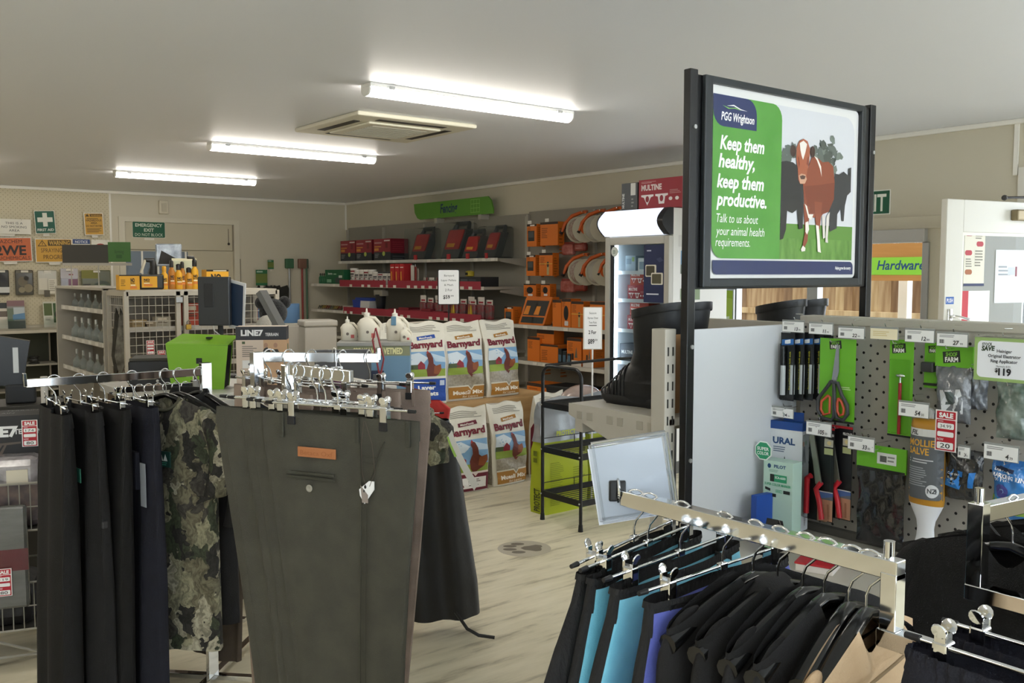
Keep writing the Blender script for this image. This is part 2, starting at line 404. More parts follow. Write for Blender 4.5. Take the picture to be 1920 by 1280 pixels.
# frame of the yard opening: broad head board, grey sliding track, mullions
struct(MB().box(XR - .015, OY0 - .12, OZ + .05, XR, OY1 + .1, 2.075, r=.004).build('trim_9', M_wall))
d3 = bpy.data.objects.new('door_3', None); COL.objects.link(d3); struct(d3)
MB().box(XR - .05, OY0, OZ - .05, XR + .06, OY1, OZ + .05, r=.006).build('sliding_track', mat('grey_track', '#b9b7b3', .4), d3)
for a in ((OY0 - .02, OY0 + .03), (4.46, 4.56), (5.28, 5.33), (5.80, 5.86)): MB().box(XR - .02, a[0], 0, XR + .06, a[1], OZ - .05, r=.004).build('stile', M_alu, d3)
MB().box(XR + .01, 5.33, 0.02, XR + .03, 5.80, OZ - .06).build('grey_leaf_panel', mat('grey_panel', '#b4b5b8', .4), d3)

# ------------------------------------------------------------------ yard beyond the opening
struct(MB().box(XR + T, -1, -.1, 14, 12, -.02).build('ground', mat('yard_concrete', '#9a968d', .8, var='#878278', vscale=3)))
M_pine = [mat('pine_%d' % i, c, .7, var=v, vscale=9.0, vstretch=(1, 1, .10), bump=.15, bscale=14, bstretch=(1, 1, .15)) for i, (c, v) in enumerate((('#cdb48c', '#7d5c38'), ('#b89a70', '#6b4a2c'), ('#d8c39c', '#96764a'), ('#a08260', '#5f4228')))]
fe = thing('paling_fence', 'rough pine paling fence in the yard beyond the opening', 'fence', (10.0, 0, 0))
rnd = random.Random(3); y = 4.4
base = []
for i in range(5):
    w = .10 + .012 * i
    b_ = MB().box(-.011, 0, 0, .011, w, 1.95 + .02 * i, r=.003).build('paling', M_pine[i % 4], fe); base.append((b_, w)); b_.location = (0, y, 0); y += w - .004
while y < 8.7:
    b_, w = base[rnd.randrange(5)]; c = b_.copy(); COL.objects.link(c); c.parent = fe; c.location = (rnd.uniform(-.006, .012), y, rnd.uniform(-.06, .0) + .0); c.data = b_.data; y += w - rnd.uniform(.002, .012)
for z in (.35, 1.13, 1.72): MB().box(-.06, 4.35, z, -.012, 8.75, z + .075, r=.004).build('rail', M_pine[2], fe)
yp = thing('yard_post', 'white painted timber post by the paling fence', 'post', (9.0, 5.0, -.02)); MB().box(-.05, -.05, 0, .05, .05, 2.9, r=.006).build('post', M_trim, yp); MB().box(-.055, -.055, 0, .055, .055, .12).build('post_shoe', M_alu, yp)
hs = thing('hardware_sign', 'bright green hardware sign on a plywood board', 'sign', (8.2, 4.86, 0), R(-90))
MB().box(-1.2, 0, 1.58, .75, .02, 1.93, r=.002).build('plywood_board', mat('plywood', '#c8904f', .6, var='#b27c40', vscale=4, vstretch=(.2, 1, 3)), hs)
MB().box(-1.2, -.006, 1.635, .75, 0, 1.80).build('green_panel', flat('#8fd13f', .4), hs)
art([('t', 'Hardware', 0, 100, 86, '#1f4a78', {'bold': .02, 'shear': .2, 'w': 470})], 600, 130, .60, .13, face_m('front', .015, -.0065, 1.655), hs, 'lettering')
for x in (-.9, .2): MB().cyl((x, .01, 1.93), (x, .01, 2.9), .006, 6).build('hanging_rod', M_alu, hs)
struct(MB().box(XR + T, 1.0, 2.9, 9.3, 10.0, 3.0).build('canopy', mat('canopy_sheet', '#cfcac0', .6)))
# ================================================================== ceiling fittings
M_lamp = mat('lit_diffuser', '#fff8ec', .5, emit=22.0)
M_cas = mat('fitting_white', '#efeee9', .4)
def batten(loc, label):
    t = thing('ceiling_light', label, 'ceiling light', loc, 0, 'fluorescent battens on the ceiling')
    MB().box(-.75, -.055, -.022, .75, .055, 0, r=.004).build('housing', M_cas, t)
    prof = [(-.048, -.022)] + [(.048 * math.cos(R(a)), -.034 - .036 * math.sin(R(a))) for a in range(170, 9, -16)] + [(.048, -.022)]
    m = MB(); m.loft([[(x, p[0], p[1]) for p in prof] for x in (-.742, .742)]); m.build('diffuser', M_lamp, t, 40)
    for s in (-1, 1):
        m = MB(); m.loft([[(s * .742, p[0], p[1]) for p in prof], [(s * .752, p[0], p[1]) for p in prof]]); m.build('end_cap', M_cas, t, 40)
        MB().box(s * .62 - .02, -.066, -.03, s * .62 + .02, .066, -.012).build('clip', M_alu, t)
    return t
b0 = batten((3.33, 4.62, H), 'bright fluorescent batten beside the ceiling air conditioner panel')
dup(b0, (3.47, 7.42, H), label='bright fluorescent batten between the air conditioner and the exit wall')
dup(b0, (3.45, 10.06, H), label='bright fluorescent batten over the exit door and cage side')
dup(b0, (.84, 10.06, H), label='fluorescent batten over the signs pegboard')
for i, (x, y) in enumerate(((-1.2, 7.42), (-1.2, 4.62), (-1.2, 1.9), (-1.2, -.8), (3.4, -.8))):  # extra battens out of view, added to brighten the ceiling and floor
    dup(b0, (x, y, H), label=['added unseen fill batten over the bench side of the counter', 'added unseen fill batten between the counter and the blank wall', 'added unseen fill batten over the open floor by the blank wall', 'added unseen fill batten by the shop front windows and blank wall', 'added unseen fill batten by the shop front windows and entry door'][i])
ac = thing('air_conditioner', 'square white ceiling cassette air conditioner with grille and vents', 'air conditioner', (3.43, 5.87, H))
M_ac = mat('aged_white_plastic', '#dcd8c6', .45); M_slot = flat('#3a3934')
MB().box(-.475, -.475, -.03, .475, .475, 0, r=.012).build('frame', M_ac, ac)
mb = MB(); mb.box(-.29, -.29, -.045, .29, .29, -.03, r=.012); gr = mb.build('grille_panel', M_ac, ac)
for i in range(12): MB().box(-.22, -.215 + i * .038, -.0475, .22, -.203 + i * .038, -.045).build('grille_slat', mat('grille_slat', '#bfbcae', .5), gr)
for k in range(4):
    Mr = Matrix.Rotation(k * PI / 2, 4, 'Z')
    MB().box(-.27, .335, -.032, .27, .395, -.0295, M=Mr).build('outlet_slot', M_slot, ac)
    MB().box(-.25, .338, -.040, .25, .366, -.032, M=Mr @ Matrix.Rotation(R(2), 4, 'X')).build('louvre', M_ac, ac)

# ================================================================== poster stand between the aisles
YS = 1.95
M_blk = mat('black_powder_coat', '#141517', .35)
ps = thing('poster_stand', 'tall black framed poster stand with a cow photograph on green', 'sign', (2.74, YS, 0))
def lx(X): return X - 2.74
for X in (2.222, 3.222): 
    mb = MB(); mb.box(lx(X) - .018, -.014, 0, lx(X) + .018, .014, 2.275, r=.003); p = mb.build('post', M_blk, ps)
    for z in (2.1, 1.42, 1.06): MB().cyl((lx(X) + .004, -.019, z), (lx(X) + .004, -.014, z), .007, 8).build('screw', M_alu, p)
MB().box(lx(2.240), -.008, 1.60, lx(3.204), .02, 2.262, r=.002).build('back_panel', M_blk, ps)
fx0, fx1, fz0, fz1 = 2.262, 3.155, 1.605, 2.262
mb = MB()
for a in ((fx0, fz0, fx0 + .036, fz1), (fx1 - .026, fz0, fx1, fz1), (fx0 + .03, fz1 - .022, fx1 - .02, fz1), (fx0 + .03, fz0, fx1 - .02, fz0 + .028)): mb.box(lx(a[0]), -.026, a[1], lx(a[2]), -.008, a[3], r=.004)
mb.build('snap_frame', mat('dark_grey_frame', '#33373a', .35, metal=.3), ps)
PX0, PX1, PZ0, PZ1 = 2.296, 3.131, 1.632, 2.242
def pc(px, py):
    q = onY(px, py, YS - .012); return (q.x - PX0, PZ1 - q.z)
def zz(pts, ox=1450, oy=220, s=4.571): return [pc(ox + a / s, oy + b / s) for a, b in pts]
GRN = mat('poster_green', '#4a8f33', .35, var='#5c9e42', vscale=5, coat=.25)
def ink(c): return mat('gloss_ink_' + c.lstrip('#'), c, .3, coat=.4)
W_, H_ = PX1 - PX0, PZ1 - PZ0
x0g, x1g = pc(1330, 300)[0] + .012, pc(1463, 350)[0]
it = [('R', .002, .002, W_ - .002, H_ - .002, .02, ink('#dededc'))]
it.append(('R', x0g, .03, W_ - .025, H_ - .066, .06, ink('#cfd1d6')))                        # pale sky
gy = pc(1520, 432)[1]
it.append(('r', x1g - .03, gy - .02, W_ - .025, H_ - .066, ink('#5b8a3a')))
it.append(('r', x1g - .03, gy + .03, W_ - .025, H_ - .066, mat('poster_grass', '#4f7d31', .3, var='#6f9d4a', vscale=40, vstretch=(1, 1, .3), coat=.4)))
rnd = random.Random(5); tree = ink('#5d6660')
def blob(cx, cy, rx, ry, m, n=16, j=.25):
    pts = []
    for i in range(n):
        k = 1 + rnd.uniform(-j, j); pts.append((cx + rx * k * math.cos(2 * PI * i / n), cy + ry * k * math.sin(2 * PI * i / n)))
    return ('p', pts, m)
for _ in range(70):
    a, b = rnd.uniform(340, 570), rnd.uniform(190, 470)
    if (a - 460) ** 2 / 115 ** 2 + (b - 350) ** 2 / 170 ** 2 < 1: q = zz([(a, b)])[0]; it.append(blob(q[0], q[1], .017, .013, rnd.choice((tree, ink('#717b72'), ink('#4a524c'))), 9, .5))
for _ in range(18):
    q = zz([(rnd.uniform(85, 190), rnd.uniform(240, 370))])[0]; it.append(blob(q[0], q[1], .014, .012, tree, 9, .5))
bk, bk2 = ink('#26272a'), ink('#33353a')
it.append(('p', zz([(60, 380), (110, 372), (165, 385), (210, 420), (250, 560), (255, 700), (250, 950), (215, 960), (200, 790), (160, 820), (115, 800), (105, 960), (80, 1040), (50, 1050), (62, 820)]), bk))
it.append(('p', zz([(520, 480), (560, 490), (600, 465), (640, 500), (640, 440), (665, 430), (660, 640), (630, 670), (610, 760), (600, 890), (585, 890), (575, 780), (545, 830), (540, 950), (480, 980), (470, 800), (510, 700)]), bk2))
br, br2, br3, wh = ink('#8a4630'), ink('#7a3a28'), ink('#a35a3e'), ink('#e9e2da')
it.append(('p', zz([(250, 560), (330, 330), (380, 350), (420, 385), (470, 380), (510, 420), (522, 560), (515, 700), (470, 810), (420, 830), (400, 860), (340, 860), (290, 830), (262, 740)]), br))
it.append(('p', zz([(260, 590), (380, 580), (520, 560), (516, 700), (470, 810), (410, 830), (300, 820)]), br2))
it.append(('p', zz([(255, 740), (310, 770), (300, 900), (290, 1060), (265, 1110), (245, 1110), (268, 980)]), br))
it.append(('p', zz([(350, 720), (415, 730), (400, 900), (395, 960), (365, 940), (355, 870)]), br))
it.append(('p', zz([(266, 740), (285, 760), (300, 830), (340, 830), (320, 880), (296, 860)]), wh))
it.append(('p', zz([(272, 900), (295, 890), (303, 960), (285, 1005), (272, 980)]), wh)); it.append(('p', zz([(232, 1130), (250, 1098), (272, 1120), (268, 1145), (238, 1150)]), wh))
it.append(('p', zz([(360, 920), (385, 930), (392, 1010), (400, 1130), (405, 1160), (376, 1150), (372, 1050)]), wh))
it.append(('p', zz([(412, 840), (438, 850), (440, 1030), (422, 1040)]), ink('#d5cfc8'))); it.append(('p', zz([(452, 850), (480, 810), (462, 1030), (465, 1075), (442, 1070)]), ink('#d5cfc8')))
it.append(('p', zz([(345, 330), (375, 350), (405, 420), (410, 510), (395, 440), (370, 370)]), wh))
it.append(('p', zz([(195, 260), (222, 200), (255, 184), (290, 205), (310, 270), (305, 370), (285, 470), (280, 540), (265, 572), (225, 570), (210, 535), (205, 440), (192, 350)]), br3))
it.append(('p', zz([(205, 330), (215, 345), (222, 400), (212, 440)]), br2)); it.append(('p', zz([(300, 330), (290, 345), (280, 400), (296, 420)]), br2))
it.append(('c',) + pc(1450 + 165 / 4.571, 220 + 287 / 4.571) + (.016, ink('#3c2620'), .02)); it.append(('c',) + pc(1450 + 333 / 4.571, 220 + 297 / 4.571) + (.014, ink('#3c2620'), .02))
it.append(('p', zz([(222, 220), (255, 200), (285, 230), (270, 300), (250, 365), (238, 330), (228, 280)]), wh))
it.append(('p', zz([(212, 500), (235, 482), (270, 490), (282, 530), (265, 568), (225, 568)]), ink('#c79a80'))); it.append(('p', zz([(222, 505), (248, 495), (272, 505), (262, 530), (232, 530)]), ink('#4b3029')))
# green panel, logo, words
it.append(('R', x0g, .03, x1g, H_ - .066, .05, GRN, 'acd'))
lg0, lg1 = pc(1336, 176), pc(1418, 222)
it.append(('R', x0g, .03, lg1[0], .128, .05, ink('#1e2c5c'), 'ac'))
lw = lg1[0] - x0g
it.append(('p', [(x0g + lw * .30, .062), (x0g + lw * .46, .056), (x0g + lw * .62, .066), (x0g + lw * .78, .070), (x0g + lw * .62, .069), (x0g + lw * .46, .060)], ink(WHITE)))
it.append(('p', [(x0g + lw * .20, .062), (x0g + lw * .36, .068), (x0g + lw * .50, .064), (x0g + lw * .64, .071), (x0g + lw * .48, .067), (x0g + lw * .34, .071)], ink('#7fbf4f')))
it.append(('t', 'PGG Wrightson', x0g + lw * .18, .108, .026, ink(WHITE), {'bold': .02, 'shear': .2, 'w': lw * .76}))
def line(s, px0, px1, py, cap, bold):
    a, b = pc(px0, py), pc(px1, py); it.append(('t', s, a[0], a[1], cap, ink(WHITE), {'bold': bold, 'shear': .2, 'w': b[0] - a[0]}))
line('Keep them', 1349, 1432, 278, .042, .03); line('healthy,', 1346, 1414, 312, .042, .03); line('keep them', 1343, 1431, 350, .042, .03); line('productive.', 1342, 1436, 384, .042, .03)
line('Talk to us about', 1342, 1420, 416, .028, .0); line('your animal health', 1341, 1432, 440, .028, .0); line('requirements.', 1340, 1405, 461, .028, .0)
it.append(('R', .022, H_ - .060, W_ - .022, H_ - .014, .02, ink('#1e2c5c'), 'ac'))
it.append(('t', 'Helping grow the country', W_ - .035, H_ - .032, .011, ink(WHITE), {'align': 'r', 'bold': .02, 'shear': .2, 'w': .1}))
art(it, W_, H_, W_, H_, face_m('front', lx(PX0), -.010, PZ0), ps, 'poster', eps=.00004)
# EXIT sign on the right wall
ex = thing('exit_sign', 'green and white EXIT sign above the yard opening', 'sign', (XR, 4.01, 2.10), R(-90))
MB().box(-.16, -.006, 0, .16, 0, .19, r=.002).build('panel', flat('#e8e6dc'), ex)
art([('r', 4, 4, 156, 91, '#1d5a41'), ('t', 'EXIT', 80, 80, 64, '#eeeee4', {'align': 'c', 'bold': .02, 'w': 126})], 160, 95, .32, .19, face_m('front', -.16, -.0062, 0), ex, 'lettering')
# ================================================================== clothing racks, hangers and garments
M_chrome = mat('polished_chrome', '#dfe1e3', .07, metal=1.0)
M_clipblk = mat('black_rubber_pad', '#15161a', .5)
def fabric(name, col, var=None, rough=.85, sheen=.0, bs=420, bump=.25, vs=14):
    return mat(name, col, rough, var=var, vscale=vs, bump=bump, bscale=bs, sheen=sheen)
M_olive = fabric('olive_drill', '#434239', '#3a3932')
M_seam = fabric('olive_seam', '#38382f')
M_blackf = fabric('black_fleece', '#0c0c0e', '#070708')
M_char = fabric('charcoal_fleece', '#151517', '#0f0f11')
M_navyf = fabric('navy_cotton', '#151826', '#10121e')
M_taupe = fabric('taupe_drill', '#8f7f74', '#7c6d63')
M_tan = fabric('tan_canvas', '#c8ad8b', '#bb9f7d')
M_sky = fabric('sky_blue_nylon', '#7cc4da', '#6ab4cc', .6, .1, 300, .12)
M_peri = fabric('periwinkle_nylon', '#5a64b4', '#4b549f', .6, .1, 300, .12)
M_webb = mat('black_herringbone', '#111113', .8, bump=.5, bscale=120, bstretch=(1, 1, .25))
def camo_mat():
    m = mat('woodland_camo', '#6d6a55', .85)
    nt = m.node_tree; b = nt.nodes['Principled BSDF']; N = nt.nodes.new; L = nt.links.new
    tc = N('ShaderNodeTexCoord'); nz = N('ShaderNodeTexNoise'); nz.inputs['Scale'].default_value = 14; nz.inputs['Detail'].default_value = 3
    L(tc.outputs['Object'], nz.inputs['Vector'])
    ad = N('ShaderNodeMix'); ad.data_type = 'VECTOR'; ad.inputs[0].default_value = .12
    L(tc.outputs['Object'], ad.inputs[4]); L(nz.outputs['Color'], ad.inputs[5])
    mp = N('ShaderNodeMapping'); mp.inputs['Scale'].default_value = (1.3, 1.3, .55); L(ad.outputs[1], mp.inputs[0])
    vo = N('ShaderNodeTexVoronoi'); vo.inputs['Scale'].default_value = 20; L(mp.outputs[0], vo.inputs['Vector'])
    sp = N('ShaderNodeSeparateColor'); L(vo.outputs['Color'], sp.inputs[0])
    cr = N('ShaderNodeValToRGB'); cr.color_ramp.interpolation = 'CONSTANT'; e = cr.color_ramp.elements
    e[0].position = 0; e[0].color = lin('#2b2a28'); e[1].position = .3; e[1].color = lin('#6f6b57')
    for p, c in ((.44, '#8d8a72'), (.60, '#3d4433'), (.70, '#45423d'), (.84, '#a5a08c')): k = e.new(p); k.color = lin(c)
    L(sp.outputs[0], cr.inputs[0])
    n2 = N('ShaderNodeTexNoise'); n2.inputs['Scale'].default_value = 60; n2.inputs['Detail'].default_value = 5; L(mp.outputs[0], n2.inputs['Vector'])
    c2 = N('ShaderNodeValToRGB'); c2.color_ramp.elements[0].position = .38; c2.color_ramp.elements[1].position = .62; c2.color_ramp.elements[0].color = lin('#30302c'); c2.color_ramp.elements[1].color = (1, 1, 1, 1)
    L(n2.outputs[0], c2.inputs[0])
    mx = N('ShaderNodeMix'); mx.data_type = 'RGBA'; mx.blend_type = 'MULTIPLY'; mx.inputs[0].default_value = .6
    L(cr.outputs[0], mx.inputs[6]); L(c2.outputs[0], mx.inputs[7]); L(mx.outputs[2], b.inputs['Base Color'])
    return m
M_camo = camo_mat()

def lerp_rows(rows, k):
    out = []
    for i in range(k):
        t = i / (k - 1) * (len(rows) - 1); j = min(int(t), len(rows) - 2); u = t - j; u = u * u * (3 - 2 * u)
        out.append([a + (b - a) * u for a, b in zip(rows[j], rows[j + 1])])
    return out
def cloth(name, rows, m, parent, n=60, k=36, p=.55, seed=1, dip=0.0, freqs=(2, 3, 5), matfn=None, top_wave=0.0):
    """open hanging tube of cloth; rows = (z, centre x, half width, half depth, centre y, fold height)"""
    rnd = random.Random(seed); ph = [rnd.uniform(0, 6.28) for _ in range(8)]
    rr = lerp_rows(rows, k); rings = []
    for i, (z, cx, hw, hd, cy, fa) in enumerate(rr):
        ring = []
        for j in range(n):
            t = 2 * PI * j / n; c, s = math.cos(t), math.sin(t)
            x = math.copysign(abs(c) ** p, c); y = math.copysign(abs(s) ** p, s)
            f = sum(math.sin(q * x * 1.6 + ph[a] + i * .03 * (a - 1)) / (1 + .35 * a) for a, q in enumerate(freqs)) * fa
            g = sum(math.sin(q * t + ph[a + 4]) for a, q in enumerate((4, 7))) * fa * .35
            zz_ = z
            if i < k * .12: zz_ -= (dip * (1 - x * x) if y < 0 else 0) * (1 - i / (k * .12)) + top_wave * math.sin(5 * x + ph[2]) * (1 - i / (k * .12))
            ring.append((cx + x * hw + .3 * f * x, cy + y * (hd + g) + f, zz_))
        rings.append(ring)
    mb = MB()
    if matfn:
        mats = []
        for r_ in range(k - 1):
            for j in range(n):
                mb.use(matfn(r_ / (k - 1), 2 * PI * (j + .5) / n))
                q = [rings[r_][j], rings[r_][(j + 1) % n], rings[r_ + 1][(j + 1) % n], rings[r_ + 1][j]]
                mb.add(q, [(0, 1, 2, 3)])
        o = mb.build(name, None, parent)
        bm = bmesh.new(); bm.from_mesh(o.data); bmesh.ops.remove_doubles(bm, verts=bm.verts[:], dist=1e-5); bmesh.ops.recalc_face_normals(bm, faces=bm.faces[:]); bm.to_mesh(o.data); bm.free()
        o.data.polygons.foreach_set('use_smooth', [True] * len(o.data.polygons)); return o
    mb.loft(rings, caps=False)
    return mb.build(name, m, parent, 80)

def clip_hanger(label, loc, rz, half=.20, clipx=.135, drop=.095, group='chrome clip hangers'):
    """hook over a rail at loc, bar below, two spring clips"""
    t = thing('clip_hanger', label, 'hanger', loc, rz, group)
    pts = [(0, 0, -drop), (0, 0, -drop + .022), (0, -.004, -.058), (0, -.020, -.038)]
    for a in range(200, -41, -20): pts.append((0, -.004 + .023 * math.cos(R(a)), -.018 + .022 * math.sin(R(a))))
    MB().tube(pts, .0022, 8).build('hook', M_chrome, t, 60)
    MB().cyl((-half, 0, -drop), (half, 0, -drop), .0030, 10).build('bar', M_chrome, t, 60)
    MB().box(-.010, -.006, -drop - .007, .010, .006, -drop + .006, r=.002).build('collar', M_chrome, t)
    for s in (-1, 1):
        MB().cyl((s * half, 0, -drop), (s * (half + .02), 0, -drop), .0052, 10, r1=.0042).build('end_cap', M_clipblk, t, 50)
        c = MB().box(s * clipx - .010, -.0115, -drop - .036, s * clipx + .010, .0115, -drop + .008, r=.003).build('clip', M_chrome, t)
        for q in (-1, 1):
            l = MB(); l.lathe([(.001, -.0015), (.0095, -.001), (.0105, .001), (.006, .0022), (.001, .0015)], 12, M=Matrix.Translation((s * clipx, q * .013, -drop + .022)) @ Matrix.Rotation(q * R(72), 4, 'X'))
            l.box(s * clipx - .007, q * .0085 - .0012, -drop - .005, s * clipx + .007, q * .0115 + .0012, -drop + .018); l.build('clip_lever', M_chrome, c, 50)
        MB().box(s * clipx - .0115, -.0135, -drop - .052, s * clipx + .0115, .0135, -drop - .030, r=.002).build('clip_pad', M_clipblk, c)
    return t
def coat_hanger(label, loc, rz, half=.20, group='black coat hangers', drop=.085):
    t = thing('coat_hanger', label, 'hanger', loc, rz, group)
    pts = [(0, 0, -drop - .01), (0, 0, -.068), (0, -.006, -.052), (0, -.022, -.036)]
    for a in range(200, -41, -20): pts.append((0, -.004 + .023 * math.cos(R(a)), -.018 + .022 * math.sin(R(a))))
    MB().tube(pts, .0023, 8).build('hook', M_chrome, t, 60)
    mb = MB(); k = 15; rings = []
    for i in range(k):
        x = -half + 2 * half * i / (k - 1); u = abs(x) / half
        z = -drop - .012 - .075 * u ** 1.35; r = .010 + .006 * u
        rings.append([(x, r * 1.2 * math.cos(2 * PI * j / 10), z + r * math.sin(2 * PI * j / 10)) for j in range(10)])
    mb.loft(rings); mb.build('shoulder_arm', mat('gloss_black_plastic', '#121314', .18), t, 60)
    MB().cyl((-half * .86, 0, -drop - .078), (half * .86, 0, -drop - .078), .0035, 8).build('trouser_bar', MATS['gloss_black_plastic'], t, 60)
    return t
def top_garment(name, label, cat, loc, rz, m, half=.21, length=.62, thick=.05, neck=.07, sleeve=.5, collar=True, seed=1, group=None, drop=.09, cm=None, sl_out=.06, hood=False, cuffm=None, cuff=0.0):
    """shirt / jacket on a coat hanger: body, two sleeves, collar; loc is the rail point above it"""
    t = thing(name, label, cat, loc, rz, group); rnd = random.Random(seed); ph = [rnd.uniform(0, 6.28) for _ in range(6)]
    S = 33; K = 26; rings = []
    ss = [-1 + 2 * i / (S - 1) for i in range(S)]
    def zt(s, front):
        u = abs(s); z = -drop - .004 - .078 * max(0, u - neck / half * .55) ** 1.2
        if u < neck / half: z -= (.055 if front else .012) * (1 - (u * half / neck) ** 2)
        return z
    def pt(s, tt, front):
        hw = half * (1.0 - .10 * math.sin(min(1, tt * 1.6) * PI / 2) + .06 * tt)
        hd = (.014 + (thick - .014) * min(1, tt * 4) ** .6) * math.sqrt(max(0, 1 - abs(s) ** 4)) + .003
        z = zt(s, front) * (1 - tt) + (-drop - length + .012 * math.sin(3 * s + ph[3])) * tt
        f = .018 * min(1, tt * 2.2) * sum(math.sin(q * s * 3 + ph[a]) / (1 + a * .5) for a, q in enumerate((1.2, 2.3, 3.7)))
        return (hw * s, (-hd if front else hd) + f, z)
    for i in range(K):
        tt = i / (K - 1); rings.append([pt(s, tt, True) for s in ss] + [pt(s, tt, False) for s in reversed(ss)])
    body = MB().loft(rings, caps=False).build('body', m, t, 80)
    for sg in (-1, 1):
        rr = []; n = 16; KK = 20; z0 = zt(.80, False) + .004
        for i in range(KK):
            u = (i / (KK - 1)) ** 1.5; k_ = math.sqrt(max(.0004, 1 - (1 - min(u / .13, 1)) ** 2))
            cx = sg * (half - .048 + sl_out * (1 - (1 - u) ** 2.2) - .05 * u * u); cz = z0 - sleeve * u; cy = -.03 * u + .006 * math.sin(6 * u + ph[1])
            rx = (.056 - .014 * u) * k_; ry = (thick * (.5 + .5 * min(1, u / .45)) * (1 - .2 * u) + .003 * math.sin(11 * u + ph[2])) * k_
            rr.append([(cx + rx * math.cos(2 * PI * j / n), cy + ry * math.sin(2 * PI * j / n), cz - sg * .35 * rx * math.cos(2 * PI * j / n) * (1 - u)) for j in range(n)])
        so = MB().loft(rr).build('sleeve', m, t, 80)
        if cuff: MB().loft([[(v[0] + (v[0] - sum(w[0] for w in r_) / n) * .05, v[1] * 1.04, v[2] + dz) for v in r_] for r_, dz in ((rr[-1], 0), (rr[-1], -cuff))]).build('cuff', cuffm or m, t, 80)
    if collar:
        rr = []; n = 28
        for i, (dz, rad) in enumerate(((-.012, .0), (.004, .003), (.014, .009), (.016, .016), (.008, .022), (-.010, .026))):
            ring = []
            for j in range(n):
                a = 2 * PI * j / n; c, s = math.cos(a), math.sin(a)
                zf = zt(min(1, abs(c) * neck / half), s < 0)
                ring.append(((neck * 1.0 + rad) * c, (.030 + rad * .8) * s, -drop - .008 - (.030 if s < 0 else .0) * abs(s) + dz))
            rr.append(ring)
        MB().loft(rr, caps=False).build('collar', cm or m, t, 80)
    if hood:
        rr = []; n = 18
        for i in range(9):
            u = i / 8; rr.append([(.095 * math.sin(PI * (.12 + .82 * u)) * math.cos(2 * PI * j / n), .05 + .055 * math.sin(PI * (.1 + .85 * u)) * math.sin(2 * PI * j / n) + .01, -drop - .01 - .16 * u) for j in range(n)])
        MB().loft(rr).build('hood', m, t, 80)
    return t

# ------------------------------------------------------------------ rack with olive trousers
AX, AY = math.sin(R(-10)), math.cos(R(-10))
rb = thing('clothes_rack', 'chrome multi-arm clothes rack holding the olive and taupe trousers', 'clothes rack', (1.105, 2.66, 0), 0)
def rl(p): return (p[0] - 1.105, p[1] - 2.66, p[2])
def barbox(mb, a, b, w, h, r=.002):
    a = Vector(a); b = Vector(b); d = b - a; L_ = d.length; d.normalize(); up = Vector((0, 0, 1)); s = d.cross(up).normalized() if abs(d.z) < .95 else Vector((1, 0, 0)); u = s.cross(d)
    M = Matrix(((d.x, s.x, u.x, a.x), (d.y, s.y, u.y, a.y), (d.z, s.z, u.z, a.z), (0, 0, 0, 1)))
    return mb.box(0, -w / 2, -h / 2, L_, w / 2, h / 2, M=M, r=r)
PB = (1.10, 2.66)
MB().box(-.016, -.016, .02, .016, .016, 1.415, r=.002).build('post', M_chrome, rb)
m = MB(); barbox(m, (0, 0, 1.40), rl((1.475, 2.575, 1.382)), .014, .030); m.build('arm', M_chrome, rb)
m = MB(); barbox(m, rl((1.472, 2.575, 1.375)), rl((1.472, 2.575, 1.415)), .012, .016); m.build('arm_stop', M_chrome, rb)
P1 = Vector((1.083, 2.025, 1.398)); P2 = P1 + Vector((AX, AY, 0)) * .27
m = MB(); barbox(m, rl(P1), rl(P2), .014, .030); m.build('arm', M_chrome, rb)
m = MB(); barbox(m, rl((P2.x, P2.y, 1.41)), rl((P2.x, P2.y, 1.25)), .026, .026); m.build('arm_upright', M_chrome, rb)
m = MB(); barbox(m, rl((P2.x, P2.y, 1.262)), (0, 0, 1.262), .026, .026); m.build('link_bar', M_chrome, rb)
for a in range(4):
    m = MB(); q = R(45 + 90 * a); barbox(m, (0, 0, .035), (.42 * math.cos(q), .42 * math.sin(q), .035), .03, .02); m.build('foot', M_chrome, rb)

